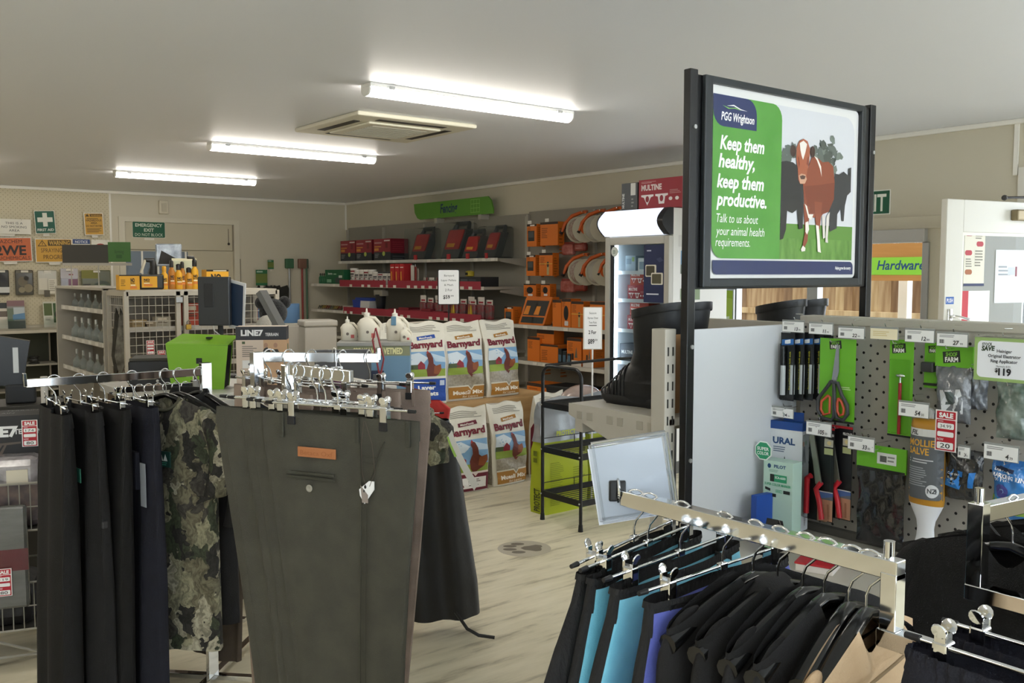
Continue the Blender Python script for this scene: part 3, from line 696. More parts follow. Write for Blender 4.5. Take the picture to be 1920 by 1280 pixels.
def olive_trousers(label, loc, rz, seed, detail=False):
    t = thing('trousers', label, 'trousers', loc, rz, 'olive trousers on the chrome rack')
    rows = [(0, 0, .228, .007, 0, .0005), (-.05, -.001, .231, .007, 0, .001), (-.14, .003, .222, .008, 0, .003), (-.34, .009, .196, .010, .001, .005), (-.60, .018, .168, .012, .002, .006), (-1.02, .03, .13, .013, .004, .006)]
    if not detail: rows = [(z, cx, hw, hd * .9, cy, fa * .7) for z, cx, hw, hd, cy, fa in rows]
    cloth('trouser_body', rows, M_olive, t, n=64, k=44, p=.5, seed=seed, freqs=(1.3, 2.1, 3.3))
    cloth('waistband', [(.001, 0, .231, .0088, 0, .0005), (-.047, -.001, .2335, .0088, 0, .001)], M_olive, t, n=64, k=6, p=.5, seed=seed, freqs=(1.3, 2.1, 3.3))
    if detail:
        y = -.0125
        for x in (-.163, .062, .205): MB().box(x - .006, y - .003, -.062, x + .006, y + .004, .002, r=.002).build('belt_loop', M_seam, t)
        wp = MB(); wp.box(-.115, y - .0015, -.108, -.055 + .055, y + .002, -.082, r=.002); o = wp.build('leather_patch', mat('tan_leather', '#a0663f', .6), t)
        art([('t', 'Betaca Oxf', 50, 20, 12, '#8d5530', {'align': 'c', 'w': 84})], 100, 26, .115, .026, face_m('front', -.115, y - .0015, -.108), o, 'lettering')
        for dz in (-.150, -.161): MB().box(-.152, y - .0022, dz - .0035, -.005, y + .002, dz + .0035, r=.0015).build('pocket_welt', M_seam, t)
        b_ = MB(); b_.lathe([(.001, .0), (.0085, .0), (.0095, .002), (.006, .0035), (.004, .002), (.001, .002)], 16, M=Matrix.Translation((-.080, y - .001, -.187)) @ Matrix.Rotation(R(90), 4, 'X')); b_.build('button', mat('horn_button', '#8d8a80', .35), t, 40)
        s_ = MB(); s_.tube([(.072, y - .001, -.06), (.074, y - .0025, -.20), (.070, y - .004, -.40), (.066, y - .005, -.62), (.066, y - .006, -1.0)], .0022, 6); s_.build('side_seam', M_seam, t, 60)
        s_ = MB(); s_.tube([(.088, y - .001, -.22), (.086, y - .004, -.40), (.082, y - .005, -.62), (.080, y - .006, -1.0)], .0012, 6); s_.build('seam_stitching', M_seam, t, 60)
        s_ = MB(); s_.tube([(.140, y, -.052), (.118, y - .002, -.105), (.100, y - .002, -.155), (.086, y - .001, -.205)], .0022, 6); s_.build('pocket_edge', M_seam, t, 60)
        s_ = MB(); s_.tube([(.075, y, -.092), (.118, y, -.094)], .0015, 6); s_.tube([(.075, y, -.107), (.112, y, -.109)], .0015, 6); s_.build('coin_pocket_edge', M_seam, t)
        tg = MB(); tg.prism([(.070, -.175), (.098, -.152), (.113, -.152), (.113, -.172), (.085, -.210), (.072, -.190)], y - .006, y - .004); tg = tg.build('hang_tag', flat('#e3e4e6', .4), t)
        art([('p', [(10, 20), (60, 60), (60, 95), (20, 95)], '#8a807a'), ('c', 42, 26, 8, BLACK), ('c', 34, 44, 6, '#333333')], 100, 100, .043, .058, face_m('front', .070, y - .0062, -.21), tg, 'printed_face')
        st = MB(); st.tube([(.085, y - .004, -.004), (.077, y - .004, -.06), (.078, y - .005, -.13), (.090, y - .006, -.170)], .0008, 5); st.tube([(.088, y - .004, -.004), (.108, y - .005, -.06), (.116, y - .006, -.13), (.100, y - .006, -.165)], .0008, 5); st.build('tag_string', flat('#4a4038'), t)
    return t
PZ = 1.413
ol = ['olive trousers with a leather patch and hang tag', 'olive trousers directly behind the pair with the leather patch', 'olive trousers third in the row of olive pairs', 'olive trousers fourth in the row of olive pairs', 'olive trousers last in the row, beside the arm upright']
for i, (d, dr) in enumerate(((0, -61), (.05, -61), (.085, -60), (.165, -57), (.20, -56))):
    c = P1 + Vector((AX, AY, 0)) * (.055 + d)
    clip_hanger('chrome clip hanger holding the ' + ol[i], (c.x, c.y, PZ), R(dr))
    olive_trousers(ol[i], (c.x, c.y, PZ - .095 - .024 - .004 * (i > 0)), R(dr), 11 + i, i == 0)
# taupe trousers on the long arm
tp = ['taupe trousers at the stop end of the chrome arm', 'taupe trousers second from the arm stop', 'taupe trousers mid-way along the chrome arm', 'taupe trousers towards the post of the chrome arm', 'taupe trousers hanging against the post of the chrome arm']
for i, (u, dz, ang) in enumerate(((.92, .0, 52), (.70, -.01, 60), (.45, -.01, 70), (.27, 0, 76), (.12, 0, 80))):
    x = 1.10 + .375 * u; y = 2.66 - .085 * u; z = 1.42 - .018 * u
    clip_hanger('chrome clip hanger holding the ' + tp[i], (x, y, z), R(-ang))
    t = thing('trousers', tp[i], 'trousers', (x, y, z - .118), R(-ang), 'taupe trousers on the chrome rack')
    cloth('trouser_body', [(0, 0, .20, .009, 0, .002), (-.1, 0, .205, .012, 0, .004), (-.5, .0, .17, .013, 0, .008), (-.98, .0, .12, .014, 0, .008)], M_taupe, t, k=26, seed=31 + i, p=.5)
    cloth('waistband', [(.001, 0, .203, .0105, 0, .002), (-.04, 0, .2055, .012, 0, .003)], M_taupe, t, k=5, seed=31 + i, p=.5)
    for x_ in (-.12, .05, .15): MB().box(x_ - .005, -.016, -.05, x_ + .005, -.010, .0, r=.001).build('belt_loop', mat('taupe_loop', '#7d6e64', .85), t)
mk = thing('size_marker', 'white framed size marker hung on the chrome arm', 'tag', (1.10 + .375 * .62, 2.66 - .085 * .62 - .012, 1.412))
MB().tube([(0, .02, -.01), (0, .012, .006), (0, -.002, .006), (0, -.006, -.02), (0, -.006, -.05)], .0015, 6).build('hook', M_chrome, mk, 60)
MB().box(-.021, -.011, -.13, .021, -.005, -.05, r=.004).build('frame', flat('#e9eaec', .3), mk)
art([('r', 0, 0, 10, 10, '#5a2f46')], 10, 10, .028, .062, face_m('front', -.014, -.0112, -.121), mk, 'card')

# ------------------------------------------------------------------ rack with black trousers and the camouflage shirt
ra = thing('clothes_rack', 'chrome clothes rack holding the black trousers and camouflage shirt', 'clothes rack', (1.284, 3.60, 0))
MB().box(-.020, -.016, .02, .020, .016, 1.30, r=.002).build('post', M_chrome, ra)
m = MB(); barbox(m, (0, 0, 1.265), (-.63, .03, 1.262), .015, .030); m.build('arm', M_chrome, ra)
m = MB(); barbox(m, (-.632, .03, 1.25), (-.634, .03, 1.298), .012, .018); m.build('arm_stop', M_chrome, ra)
m = MB(); barbox(m, (0, 0, .84), (.62, .02, .84), .03, .03); m.build('link_bar', M_chrome, ra)
for a in range(4):
    m = MB(); q = R(45 + 90 * a); barbox(m, (0, 0, .035), (.42 * math.cos(q), .42 * math.sin(q), .035), .03, .02); m.build('foot', M_chrome, ra)
def railA(u): return (1.284 - .63 * (1 - u), 3.60 + .03 * (1 - u), 1.282)
bt = [('black fleece trousers at the open end of the rack arm', M_blackf), ('black drawstring trousers with a small green woven label', M_char), ('black fleece trousers with a grey swing ticket', M_blackf), ('navy cargo trousers beside the camouflage shirt', M_navyf)]
for i, (u, ang, (lb, mm)) in enumerate(zip((.15, .28, .41, .57), (-92, -84, -80, -82), bt)):
    p = railA(u); clip_hanger('chrome clip hanger holding the ' + lb, p, R(ang), drop=.10, half=.19)
    t = thing('trousers', lb, 'trousers', (p[0], p[1], p[2] - .120), R(ang), 'dark trousers on the chrome rack')
    cloth('trouser_body', [(0, 0, .185, .022, 0, .006), (-.06, 0, .19, .028, 0, .007), (-.30, .0, .20, .036, -.004, .012), (-.65, 0, .19, .042, -.012 if i == 0 else 0, .014), (-1.14, 0, .17, .046, -.02 if i == 0 else 0, .015)], mm, t, k=40, seed=51 + i, p=.6, dip=.03, freqs=(2, 3.2, 5))
    cloth('waistband', [(.002, 0, .188, .0245, 0, .006), (-.048, 0, .192, .0305, 0, .007)], mm, t, k=8, seed=51 + i, p=.6, dip=.03, freqs=(2, 3.2, 5))
    if i == 1:
        dc = MB()
        for s in (-1, 1): dc.tube([(.17, s * .006, -.05), (.185, s * .012, -.12), (.19, s * .01, -.22), (.195, s * .004, -.38)], .0022, 6)
        dc.build('drawstring', M_blackf, t, 60); MB().box(.185, -.012, -.41, .205, .008, -.385, r=.004).build('cord_toggle', flat('#2a2a2c'), t)
    if i in (1,):
        lb_ = MB().box(.120, -.066, -.245, .160, -.062, -.195, r=.001).build('woven_label', flat('#1e5a4a'), t)
    if i == 2: MB().box(.16, .048, -.36, .20, .050, -.20).build('swing_ticket', flat('#8f959c'), t)
    if i == 3: MB().box(.02, -.062, -.30, .14, -.044, -.16, r=.004).build('cargo_pocket', M_navyf, t)
p = railA(.76); coat_hanger('black plastic coat hanger holding the camouflage shirt', p, R(-64))
cs = top_garment('shirt', 'long sleeved camouflage shirt with a black and green label', 'shirt', p, R(-64), M_camo, half=.25, length=.98, thick=.055, neck=.085, sleeve=.32, collar=False, seed=5, sl_out=.12, cuffm=M_blackf, cuff=.0)
rr = []
for j in range(25):
    a = PI * j / 24 + PI; rr.append((.085 * math.cos(a) * -1, -.016 - .01 * abs(math.sin(a)), -.098 - .055 * abs(math.sin(a))))
MB().tube(rr, .006, 8).build('neck_rib', mat('olive_rib', '#4c4b3e', .9), cs, 60)
lb_ = MB().box(.03, -.072, -.36, .085, -.066, -.30, r=.001).build('woven_label', flat('#173d38'), cs)
art([('p', [(1, 6), (2.5, 2), (4, 6)], WHITE), ('p', [(4, 6), (6, 1.5), (8, 6)], WHITE), ('l', 1.5, 6.5, 8.5, 9, 2, '#4f9a86')], 10, 10, .055, .06, face_m('front', .03, -.072, -.36), lb_, 'printed_face')
p = railA(.84); coat_hanger('black plastic coat hanger holding the black long shirt', p, R(-66))
top_garment('shirt', 'black long sleeved shirt behind the camouflage shirt', 'shirt', (p[0] + .05, p[1] + .04, p[2]), R(-62), M_char, half=.22, length=.90, thick=.045, sleeve=.46, seed=6, sl_out=.12)
p = railA(.965); coat_hanger('black plastic coat hanger holding the dark brown trousers by the post', p, R(-70))
t = thing('trousers', 'dark brown trousers hanging low by the rack post', 'trousers', (p[0] + .06, p[1] + .10, p[2] - .18), R(-70), None)
cloth('trouser_body', [(0, 0, .17, .015, 0, .002), (-.5, 0, .18, .02, 0, .008), (-1.02, .0, .15, .022, 0, .01)], fabric('brown_drill', '#4a3f33', '#3e342a'), t, k=26, seed=77, p=.5)
cloth('waistband', [(.002, 0, .173, .017, 0, .002), (-.04, 0, .175, .018, 0, .002)], fabric('brown_drill', '#4a3f33'), t, k=5, seed=77, p=.5)

# ------------------------------------------------------------------ near rack: skirts, fleeces, tan jacket, shorts
CX = 1.30; RZ = 1.222
rc = thing('clothes_rack', 'chrome clothes rack with blue and black work skirts and fleeces', 'clothes rack', (1.30, .73, 0))
def rq(x, y, z): return (x - 1.30, y - .73, z)
m = MB(); barbox(m, rq(1.30, .715, 1.205), rq(1.30, 1.30, 1.205), .026, .030, .0015); m.build('arm', M_chrome, rc)
m = MB(); barbox(m, rq(1.30, .728, 1.20), rq(1.30, .728, 1.112), .028, .026, .0015); m.build('arm_upright', M_chrome, rc)
MB().cyl(rq(1.30, .735, 1.22), rq(1.30, .735, 1.246), .0085, 20).build('spigot', M_chrome, rc, 40)
m = MB(); barbox(m, rq(1.30, .745, 1.098), rq(1.30, .10, 1.098), .03, .028, .0015); m.build('link_bar', M_chrome, rc)
m = MB(); barbox(m, rq(1.69, .80, 1.07), rq(1.69, .10, 1.07), .03, .028, .0015); m.build('link_bar', M_chrome, rc)
m = MB(); barbox(m, rq(1.69, .785, 1.235), rq(1.69, .785, 1.084), .03, .028, .0015); m.build('arm_upright', M_chrome, rc)
MB().cyl(rq(1.69, .785, 1.235), rq(1.69, .785, 1.262), .0085, 20).build('spigot', M_chrome, rc, 40)
m = MB(); barbox(m, rq(1.70, .785, 1.215), rq(2.35, .70, 1.215), .026, .030, .0015); m.build('arm', M_chrome, rc)
m = MB(); barbox(m, rq(1.30, .12, 1.098), rq(1.69, .12, 1.075), .03, .028, .0015); m.build('cross_bar', M_chrome, rc)
m = MB(); barbox(m, rq(1.10, .44, 1.275), rq(1.60, .40, 1.275), .026, .030, .0015); m.build('arm', M_chrome, rc)
m = MB(); barbox(m, rq(1.60, .40, 1.29), rq(1.60, .40, .03), .03, .03, .0015); m.build('post', M_chrome, rc)
m = MB(); barbox(m, rq(1.30, .40, 1.085), rq(1.69, .40, 1.06), .03, .024, .0015); m.build('cross_bar', M_chrome, rc)
for a in range(4):
    m = MB(); q = R(45 + 90 * a); barbox(m, rq(1.60, .40, .035), rq(1.60 + .42 * math.cos(q), .40 + .42 * math.sin(q), .035), .03, .02); m.build('foot', M_chrome, rc)
wk = ['all black work skirt beside the clear sign holder', 'sky blue work skirt next to the black one', 'sky blue work skirt beside the periwinkle one', 'periwinkle work skirt with a black waist yoke']
for i, (Y, mm) in enumerate(((1.272, M_webb), (1.234, M_sky), (1.152, M_sky), (1.052, M_peri))):
    clip_hanger('chrome clip hanger holding the ' + wk[i], (CX, Y, RZ), R((15, 12, 7, 3)[i]), drop=.094, half=.205, clipx=.15)
    t = thing('work_skirt', wk[i], 'skirt', (CX, Y, RZ - .116), R((15, 12, 7, 3)[i]), 'work skirts on the chrome rack')
    sx_ = (-.085, -.055, -.035, -.0)[i]
    def mf(v, th, mm=mm):
        front = math.sin(th) < 0; x = math.cos(th)
        if v < .085 and True: return M_webb
        if x < -.93 - .02 * v: return M_webb
        if not front and v < .16: return mm if mm is not M_webb else M_sky
        return mm
    cloth('skirt_body', [(0, 0, .20, .016, 0, .003), (-.045, sx_ * .15, .212, .020, -.004, .003), (-.11, sx_ * .5, .232, .022, -.006, .006), (-.25, sx_, .27, .024, -.004, .010), (-.62, sx_, .285, .026, 0, .014)], mm, t, n=96, k=50, p=.6, seed=91 + i, dip=.022, matfn=mf, freqs=(2, 3, 4.4))
    cloth('waist_edging', [(.003, 0, .202, .0215, 0, .003), (-.008, -.001, .204, .0225, 0, .003)], M_webb, t, n=96, k=5, p=.6, seed=91 + i, dip=.022, freqs=(2, 3, 4.4))
fl = ['black fleece top next to the periwinkle skirt', 'black fleece top, second from the periwinkle skirt', 'black hooded fleece top, third from the periwinkle skirt', 'black fleece top next to the tan jacket']
for i, Y in enumerate((.985, .935, .885, .845)):
    coat_hanger('black coat hanger holding the ' + fl[i], (CX, Y, RZ), R(-4 + 3 * i))
    top_garment('fleece_jumper', fl[i], 'jumper', (CX, Y, RZ), R(-4 + 3 * i), [M_char, M_blackf, M_char, M_char][i], half=.20, length=.62, thick=.030, neck=.045, sleeve=.5, collar=False, seed=101 + i, group='black fleece tops on the chrome rack', drop=.075, hood=(i == 2), sl_out=.05)
for i, Y in enumerate((.798, .768)): coat_hanger('black coat hanger holding the tan jacket' if i else 'spare black coat hanger beside the tan jacket', (CX - .005, Y, RZ), R(10), half=.17)
tj = top_garment('jacket', 'tan canvas jacket beside the chrome rack corner', 'jacket', (CX - .012, .770, RZ - .004), R(10), M_tan, half=.215, length=.60, thick=.035, neck=.05, sleeve=.5, collar=False, seed=111, drop=.09, sl_out=.05)
MB().tube([(-.19, -.034, -.20), (-.10, -.045, -.165), (.0, -.050, -.16), (.10, -.045, -.165), (.19, -.034, -.20)], .0025, 6).build('yoke_seam', mat('tan_seam', '#8f7a5e', .85), tj, 60)
dj = ['black fleece jacket hanging against the side arm upright', 'black fleece jacket with piped neckline on the side arm', 'black fleece jacket third from the side arm upright']
for i, X in enumerate((1.80, 1.92, 2.05)):
    Y = .785 - .085 * (X - 1.70) / .65
    coat_hanger('black coat hanger holding the ' + dj[i], (X, Y, 1.232), R(-97))
    g = top_garment('fleece_jacket', dj[i], 'jacket', (X, Y, 1.232), R(-97), M_blackf, half=.235, length=.66, thick=.05, neck=.05, collar=False, sleeve=.52, seed=121 + i, group='black fleece jackets on the side arm', drop=.075, sl_out=.05)
    if i: MB().tube([(-.10, -.04, -.085), (-.05, -.052, -.12), (0, -.055, -.135), (.05, -.052, -.12), (.10, -.04, -.085)], .003, 6).build('piping', mat('black_piping', '#26272b', .5), g, 60)
sh = ['navy elastic waist shorts next to the rack post', 'navy shorts at the open end of the short arm', 'navy elastic waist shorts, third on the short arm']
for i, X in enumerate((1.165, 1.245, 1.325)[:2]):
    pass
for i, (X, Y) in enumerate(((1.20, .425), (1.115, .43))):
    clip_hanger('large chrome clip hanger holding the ' + sh[i], (X, Y, 1.292), R(-90), drop=.105, half=.155, clipx=.125)
    t = thing('shorts', sh[i], 'shorts', (X, Y, 1.292 - .118), R(-90), 'navy shorts on the short arm')
    cloth('shorts_body', [(0, 0, .165, .022, 0, .004), (-.04, 0, .172, .030, 0, .005), (-.20, 0, .19, .034, 0, .010), (-.42, 0, .21, .036, 0, .012)], M_navyf, t, n=90, k=24, seed=131 + i, p=.6)
    rr = []
    n = 220
    for zz_ in (.004, -.006, -.016, -.026, -.036):
        ring = []
        for j in range(n):
            th = 2 * PI * j / n; c, s = math.cos(th), math.sin(th); g = .0022 * math.sin(46 * th) + (.0015 if int((zz_ + .04) * 100) % 2 else -.0005)
            ring.append((math.copysign(abs(c) ** .6, c) * (.168 + g), math.copysign(abs(s) ** .6, s) * (.027 + g), zz_))
        rr.append(ring)
    MB().loft(rr, caps=False).build('elastic_waist', M_navyf, t, 80)
# ================================================================== feed bags, green sacks, trolley, price signs
M_poly = mat('white_woven_poly', '#e4dfd0', .35, bump=.25, bscale=26)
M_clear = mat('grain_behind_film', '#a89f8c', .22, var='#8b8170', vscale=60, bump=.3, bscale=30)
MAR, GLD, BLU, SKY = '#6d1f30', '#a8752b', '#1f4aa0', '#7fa9cf'
def hen(cx, cy, k, c1='#6a2f22', c2='#8f4d28'):
    P = lambda pts: [(cx + a * k, cy + b * k) for a, b in pts]
    return [('p', P([(-14, -28), (-8, -34), (-2, -32), (4, -20), (6, -6), (14, 0), (26, -4), (28, 8), (20, 20), (4, 28), (-4, 34), (-12, 24), (-14, 8), (-8, -8), (-10, -20)]), c1),
            ('p', P([(8, 0), (26, -4), (28, 8), (20, 20), (6, 18)]), c2), ('p', P([(-14, -30), (-10, -38), (-6, -33)]), '#a8322e')]
def bag_art(kind, blank=False):
    it = [('l', 14, 8, 90, 22, 4, '#9a9588'), ('p', [(30, 32), (74, 27), (76, 35), (31, 40)], MAR if kind == 'mash' else (GLD if kind == 'muesli' else BLU)),
          ('t', 'MainFeeds', 36, 37.5, 4, '#f4efe2', {'w': 32, 'bold': .02, 'rot': 5}), ('t', 'Barnyard', 8, 57, 14, '#5f1626', {'w': 85, 'bold': .045, 'rot': 2}), ('t', 'Barnyard', 8.6, 56.6, 13.6, '#7d2233', {'w': 84, 'bold': .02, 'rot': 2})]
    py0, py1 = (64, 118) if kind != 'mash' else (66, 134)
    it += [('r', 6, py0, 96, py1, SKY), ('p', [(6, py0 + 6), (30, py0 + 2), (52, py0 + 14), (40, py0 + 26), (6, py0 + 30)], '#d9e4ec'), ('p', [(60, py0 + 4), (96, py0 + 14), (96, py0 + 24), (70, py0 + 22)], '#c2d6e6'),
           ('r', 6, py1 - 16, 96, py1, '#8ea33f'), ('r', 6, py1 - 26, 40, py1 - 16, '#4e5a3c'), ('p', [(26, py1 - 16), (26, py1 - 26), (34, py1 - 34), (44, py1 - 26), (44, py1 - 16)], '#8f2734')]
    if kind == 'muesli':
        it += hen(62, py1 - 24, .8) + [('r', 6, py1, 96, 146, M_clear), ('p', [(56, py1), (70, py1), (63, py1 + 7)], '#6a2f22'), ('r', 6, 143, 96, 146, '#d8d0bc'), ('r', 6, 146, 96, 172, GLD), ('p', [(52, 143), (72, 143), (62, 155)], '#d8d0bc'), ('p', [(55, 143), (69, 143), (62, 151)], M_clear),
               ('t', 'Muesli Mix', 16, 163, 8.5, '#f2e9d6', {'w': 76, 'bold': .035}), ('t', 'for Layers', 40, 170.5, 4.5, '#ead9b8', {'w': 40, 'bold': .02, 'shear': .2})]
    elif kind == 'mash':
        it += hen(66, py1 - 30, 1.0) + [('r', 6, 134, 96, 138, '#e6d8d0'), ('r', 6, 138, 96, 174, MAR), ('p', [(56, 134), (74, 134), (65, 144)], '#e6d8d0'), ('r', 34, 146, 90, 168, '#ece9e4'), ('l', 48, 149, 78, 164, 4, '#77736c')]
    else:
        it += hen(60, py1 - 22, .9) + [('r', 6, py1, 96, py1 + 5, '#e2ddd0'), ('r', 6, py1 + 5, 96, 172, BLU), ('t', 'Layer', 24, 146, 9, '#f1efe8', {'w': 46, 'bold': .035}), ('t', 'Pellets', 24, 159, 9, '#f1efe8', {'w': 52, 'bold': .035}), ('r', 80, py1 + 9, 92, py1 + 20, '#c9d4e6')]
    return it
def feed_bag(label, kind, loc, rz, w=.36, d=.15, h=.64, tilt=0.0, seed=1, side_text=False, floppy=.0):
    t = thing('feed_bag', label, 'feed bag', loc, rz, 'feed bags around the timber crate'); t.rotation_euler[0] = tilt
    rnd = random.Random(seed); a1, a2, a3 = [rnd.uniform(0, 6) for _ in range(3)]
    def hd(v): return (d / 2) * (1.0 if v < .55 else max(.04, 1 - ((v - .55) / .45) ** 1.5 * .96)) * (1 - .12 * (1 - min(1, v / .08)))
    def hw(v): return (w / 2) * (1 + .02 * math.sin(3 * v + a1) + .03 * max(0, v - .7) / .3)
    def zed(x, v): return h * v + (.012 * math.cos(2 * PI * x / w * 1.5 + a1)) * max(0, v - .85) / .15
    def wob(x, v): return .006 * math.sin(11 * v + a2 + 9 * x) + .004 * math.sin(23 * v + a3 + 17 * x) * (v > .1) + floppy * max(0, v - .7) ** 2 * 6
    def front(x, y, z):
        v = y / h; xx = x - w / 2; u = xx / (w / 2); s = math.sqrt(max(0, 1 - abs(u) ** 5))
        return (u * hw(v), -hd(v) * (.72 + .28 * s) + wob(xx, v) - z - .002, zed(xx, v))
    nx, nz = 14, 26; rings = []
    for i in range(nz + 1):
        v = i / nz; ring = []
        for j in range(nx + 1): ring.append(front(w * j / nx, h * v, -.002))
        for j in range(nx, -1, -1):
            x, y, z = front(w * j / nx, h * v, -.002); ring.append((x, hd(v) * (.72 + .28 * math.sqrt(max(0, 1 - abs(x / hw(v)) ** 5))) if True else y, z))
        rings.append(ring)
    MB().loft(rings).build('sack', M_poly, t, 50)
    art(bag_art(kind), 100, 177, w, h, None, t, 'printed_front', warp=front, seg=.04, eps=.0006, lift=.0008)
    if kind == 'muesli':
        def lside(x, y, z): v = y / h; return (-hw(v) - .002 - z, (d / 2 - x) * hd(v) / (d / 2) * .72, h * v)
        art([('r', 2, 40, 30, 174, M_clear)], 32, 177, d, h, None, t, 'clear_side', warp=lside, seg=.05)
    if side_text:
        def rside(x, y, z): v = y / h; return (hw(v) + .003 + z, (x - d / 2) * hd(v) / (d / 2) * .72, h * v)
        art([('r', 6, 50, 38, 172, BLU), ('t', 'Barnyard', 27, 168, 12, '#d8dfee', {'rot': 90, 'w': 50}), ('t', 'Layer Pellets', 27, 114, 13, '#f2f3f6', {'rot': 90, 'w': 62, 'bold': .03})], 44, 177, d, h, None, t, 'printed_side', warp=rside, seg=.05)
    else:
        c = MAR if kind == 'mash' else None
        if c:
            def lside2(x, y, z): v = y / h; return (-hw(v) - .002 - z, (d / 2 - x) * hd(v) / (d / 2) * .72, h * v)
            art([('p', [(8, 72), (20, 60), (30, 72), (30, 170), (8, 170)], c)], 38, 177, d, h, None, t, 'printed_side', warp=lside2, seg=.05)
    return t
# timber crate the upper bags stand on
cr = thing('timber_crate', 'plywood crate under the standing feed bags', 'crate', (4.28, 6.22, 0))
M_ply = mat('crate_plywood', '#c9a676', .6, var='#b8925f', vscale=5, vstretch=(.3, 1, 4))
MB().box(-.76, -.36, .0, .76, -.335, .645, r=.002).build('side_panel', M_ply, cr); MB().box(-.76, .335, .0, .76, .36, .645, r=.002).build('side_panel', M_ply, cr)
MB().box(-.76, -.335, .0, -.735, .335, .645).build('end_panel', M_ply, cr); MB().box(.735, -.335, .0, .76, .335, .645).build('end_panel', M_ply, cr)
MB().box(-.735, -.335, .625, .735, .335, .645).build('lid', M_ply, cr)
feed_bag('maroon banded feed bag with a white notice, standing on the floor', 'mash', (4.00, 5.72, 0), R(-4), w=.37, seed=1)
feed_bag('gold banded muesli mix bag standing on the floor beside the crate', 'muesli', (4.41, 5.73, 0), R(3), w=.34, tilt=R(-2), seed=2)
feed_bag('maroon banded feed bag partly behind the green sacks', 'mash', (4.86, 5.74, 0), R(6), w=.34, seed=3, h=.68)
feed_bag('muesli mix bag on the crate beside the layer pellets', 'muesli', (4.215, 6.06, .645), R(-3), w=.36, d=.16, tilt=R(-2), seed=4, h=.62)
feed_bag('muesli mix bag on the crate end facing the orange shelves', 'muesli', (4.60, 6.06, .645), R(2), w=.34, tilt=R(-4), seed=5, h=.62)
feed_bag('blue banded layer pellets bag with lettering on its side', 'pellet', (3.86, 6.03, .645), R(-14), w=.32, d=.15, tilt=R(-5), seed=6, h=.63, side_text=True)
b7 = feed_bag('blue banded layer pellets bag leaning beside the vet stand', 'pellet', (3.60, 6.10, .645), R(-4), w=.32, tilt=R(-8), seed=7, h=.62); b7.rotation_euler[1] = R(9)
def sign_card(label, loc, rz, w, h, lines, pole, polemat, frame, base_z):
    t = thing('price_sign', label, 'price sign', loc, rz)
    MB().box(-w / 2 - .008, -.006, 0, w / 2 + .008, .004, h + .012, r=.004).build('frame', frame, t)
    art([('R', 0, 0, 100, 160, 6, '#f0f0f0')] + lines, 100, 160, w, h, face_m('front', -w / 2, -.0062, .006), t, 'card')
    MB().cyl((0, 0, base_z - loc[2]), (0, 0, 0), .006, 8).build('pole', polemat, t)
    MB().lathe([(.05, 0), (.05, .006), (.008, .012)], 16, (0, 0, base_z - loc[2])).build('foot', polemat, t)
    return t
D9 = '#2a2b2e'
p = onZ(881, 572, 1.40); q = Vector((4.30, 6.30, 0))
sign_card('barnyard pellets price card on a black pole behind the feed bags', (4.245, 6.27, 1.395), R(-28), .165, .275,
          [('t', 'Barnyard', 52, 30, 9, D9, {'align': 'c', 'w': 48}), ('t', 'Layer Pellets', 50, 52, 9, D9, {'align': 'c', 'w': 74}), ('t', '& Mash', 50, 74, 9, D9, {'align': 'c', 'w': 44}), ('t', '2 For', 50, 99, 11, D9, {'align': 'c', 'w': 36}), ('t', '$59', 22, 135, 17, D9, {'w': 34, 'bold': .02}), ('t', '99', 60, 126, 8, D9, {'w': 14})], .6, M_blk, M_blk, .645)
sign_card('twin pack price card on a white pole beside the black trolley', (4.50, 4.83, 1.11), R(-36), .12, .29,
          [('t', 'Season', 50, 24, 8, D9, {'align': 'c', 'w': 42}), ('t', 'Xpress Oxer', 50, 43, 8, D9, {'align': 'c', 'w': 64}), ('t', 'Twin Pack', 50, 61, 8, D9, {'align': 'c', 'w': 46}), ('l', 28, 66, 74, 72, 1, D9), ('t', '2 For', 48, 102, 14, D9, {'align': 'c', 'w': 46, 'bold': .02}), ('t', '$89', 22, 140, 18, D9, {'w': 38, 'bold': .02}), ('t', '99', 62, 130, 8, D9, {'w': 16})], .6, flat('#ecebe8', .3), flat('#cfcabc', .3), .0)
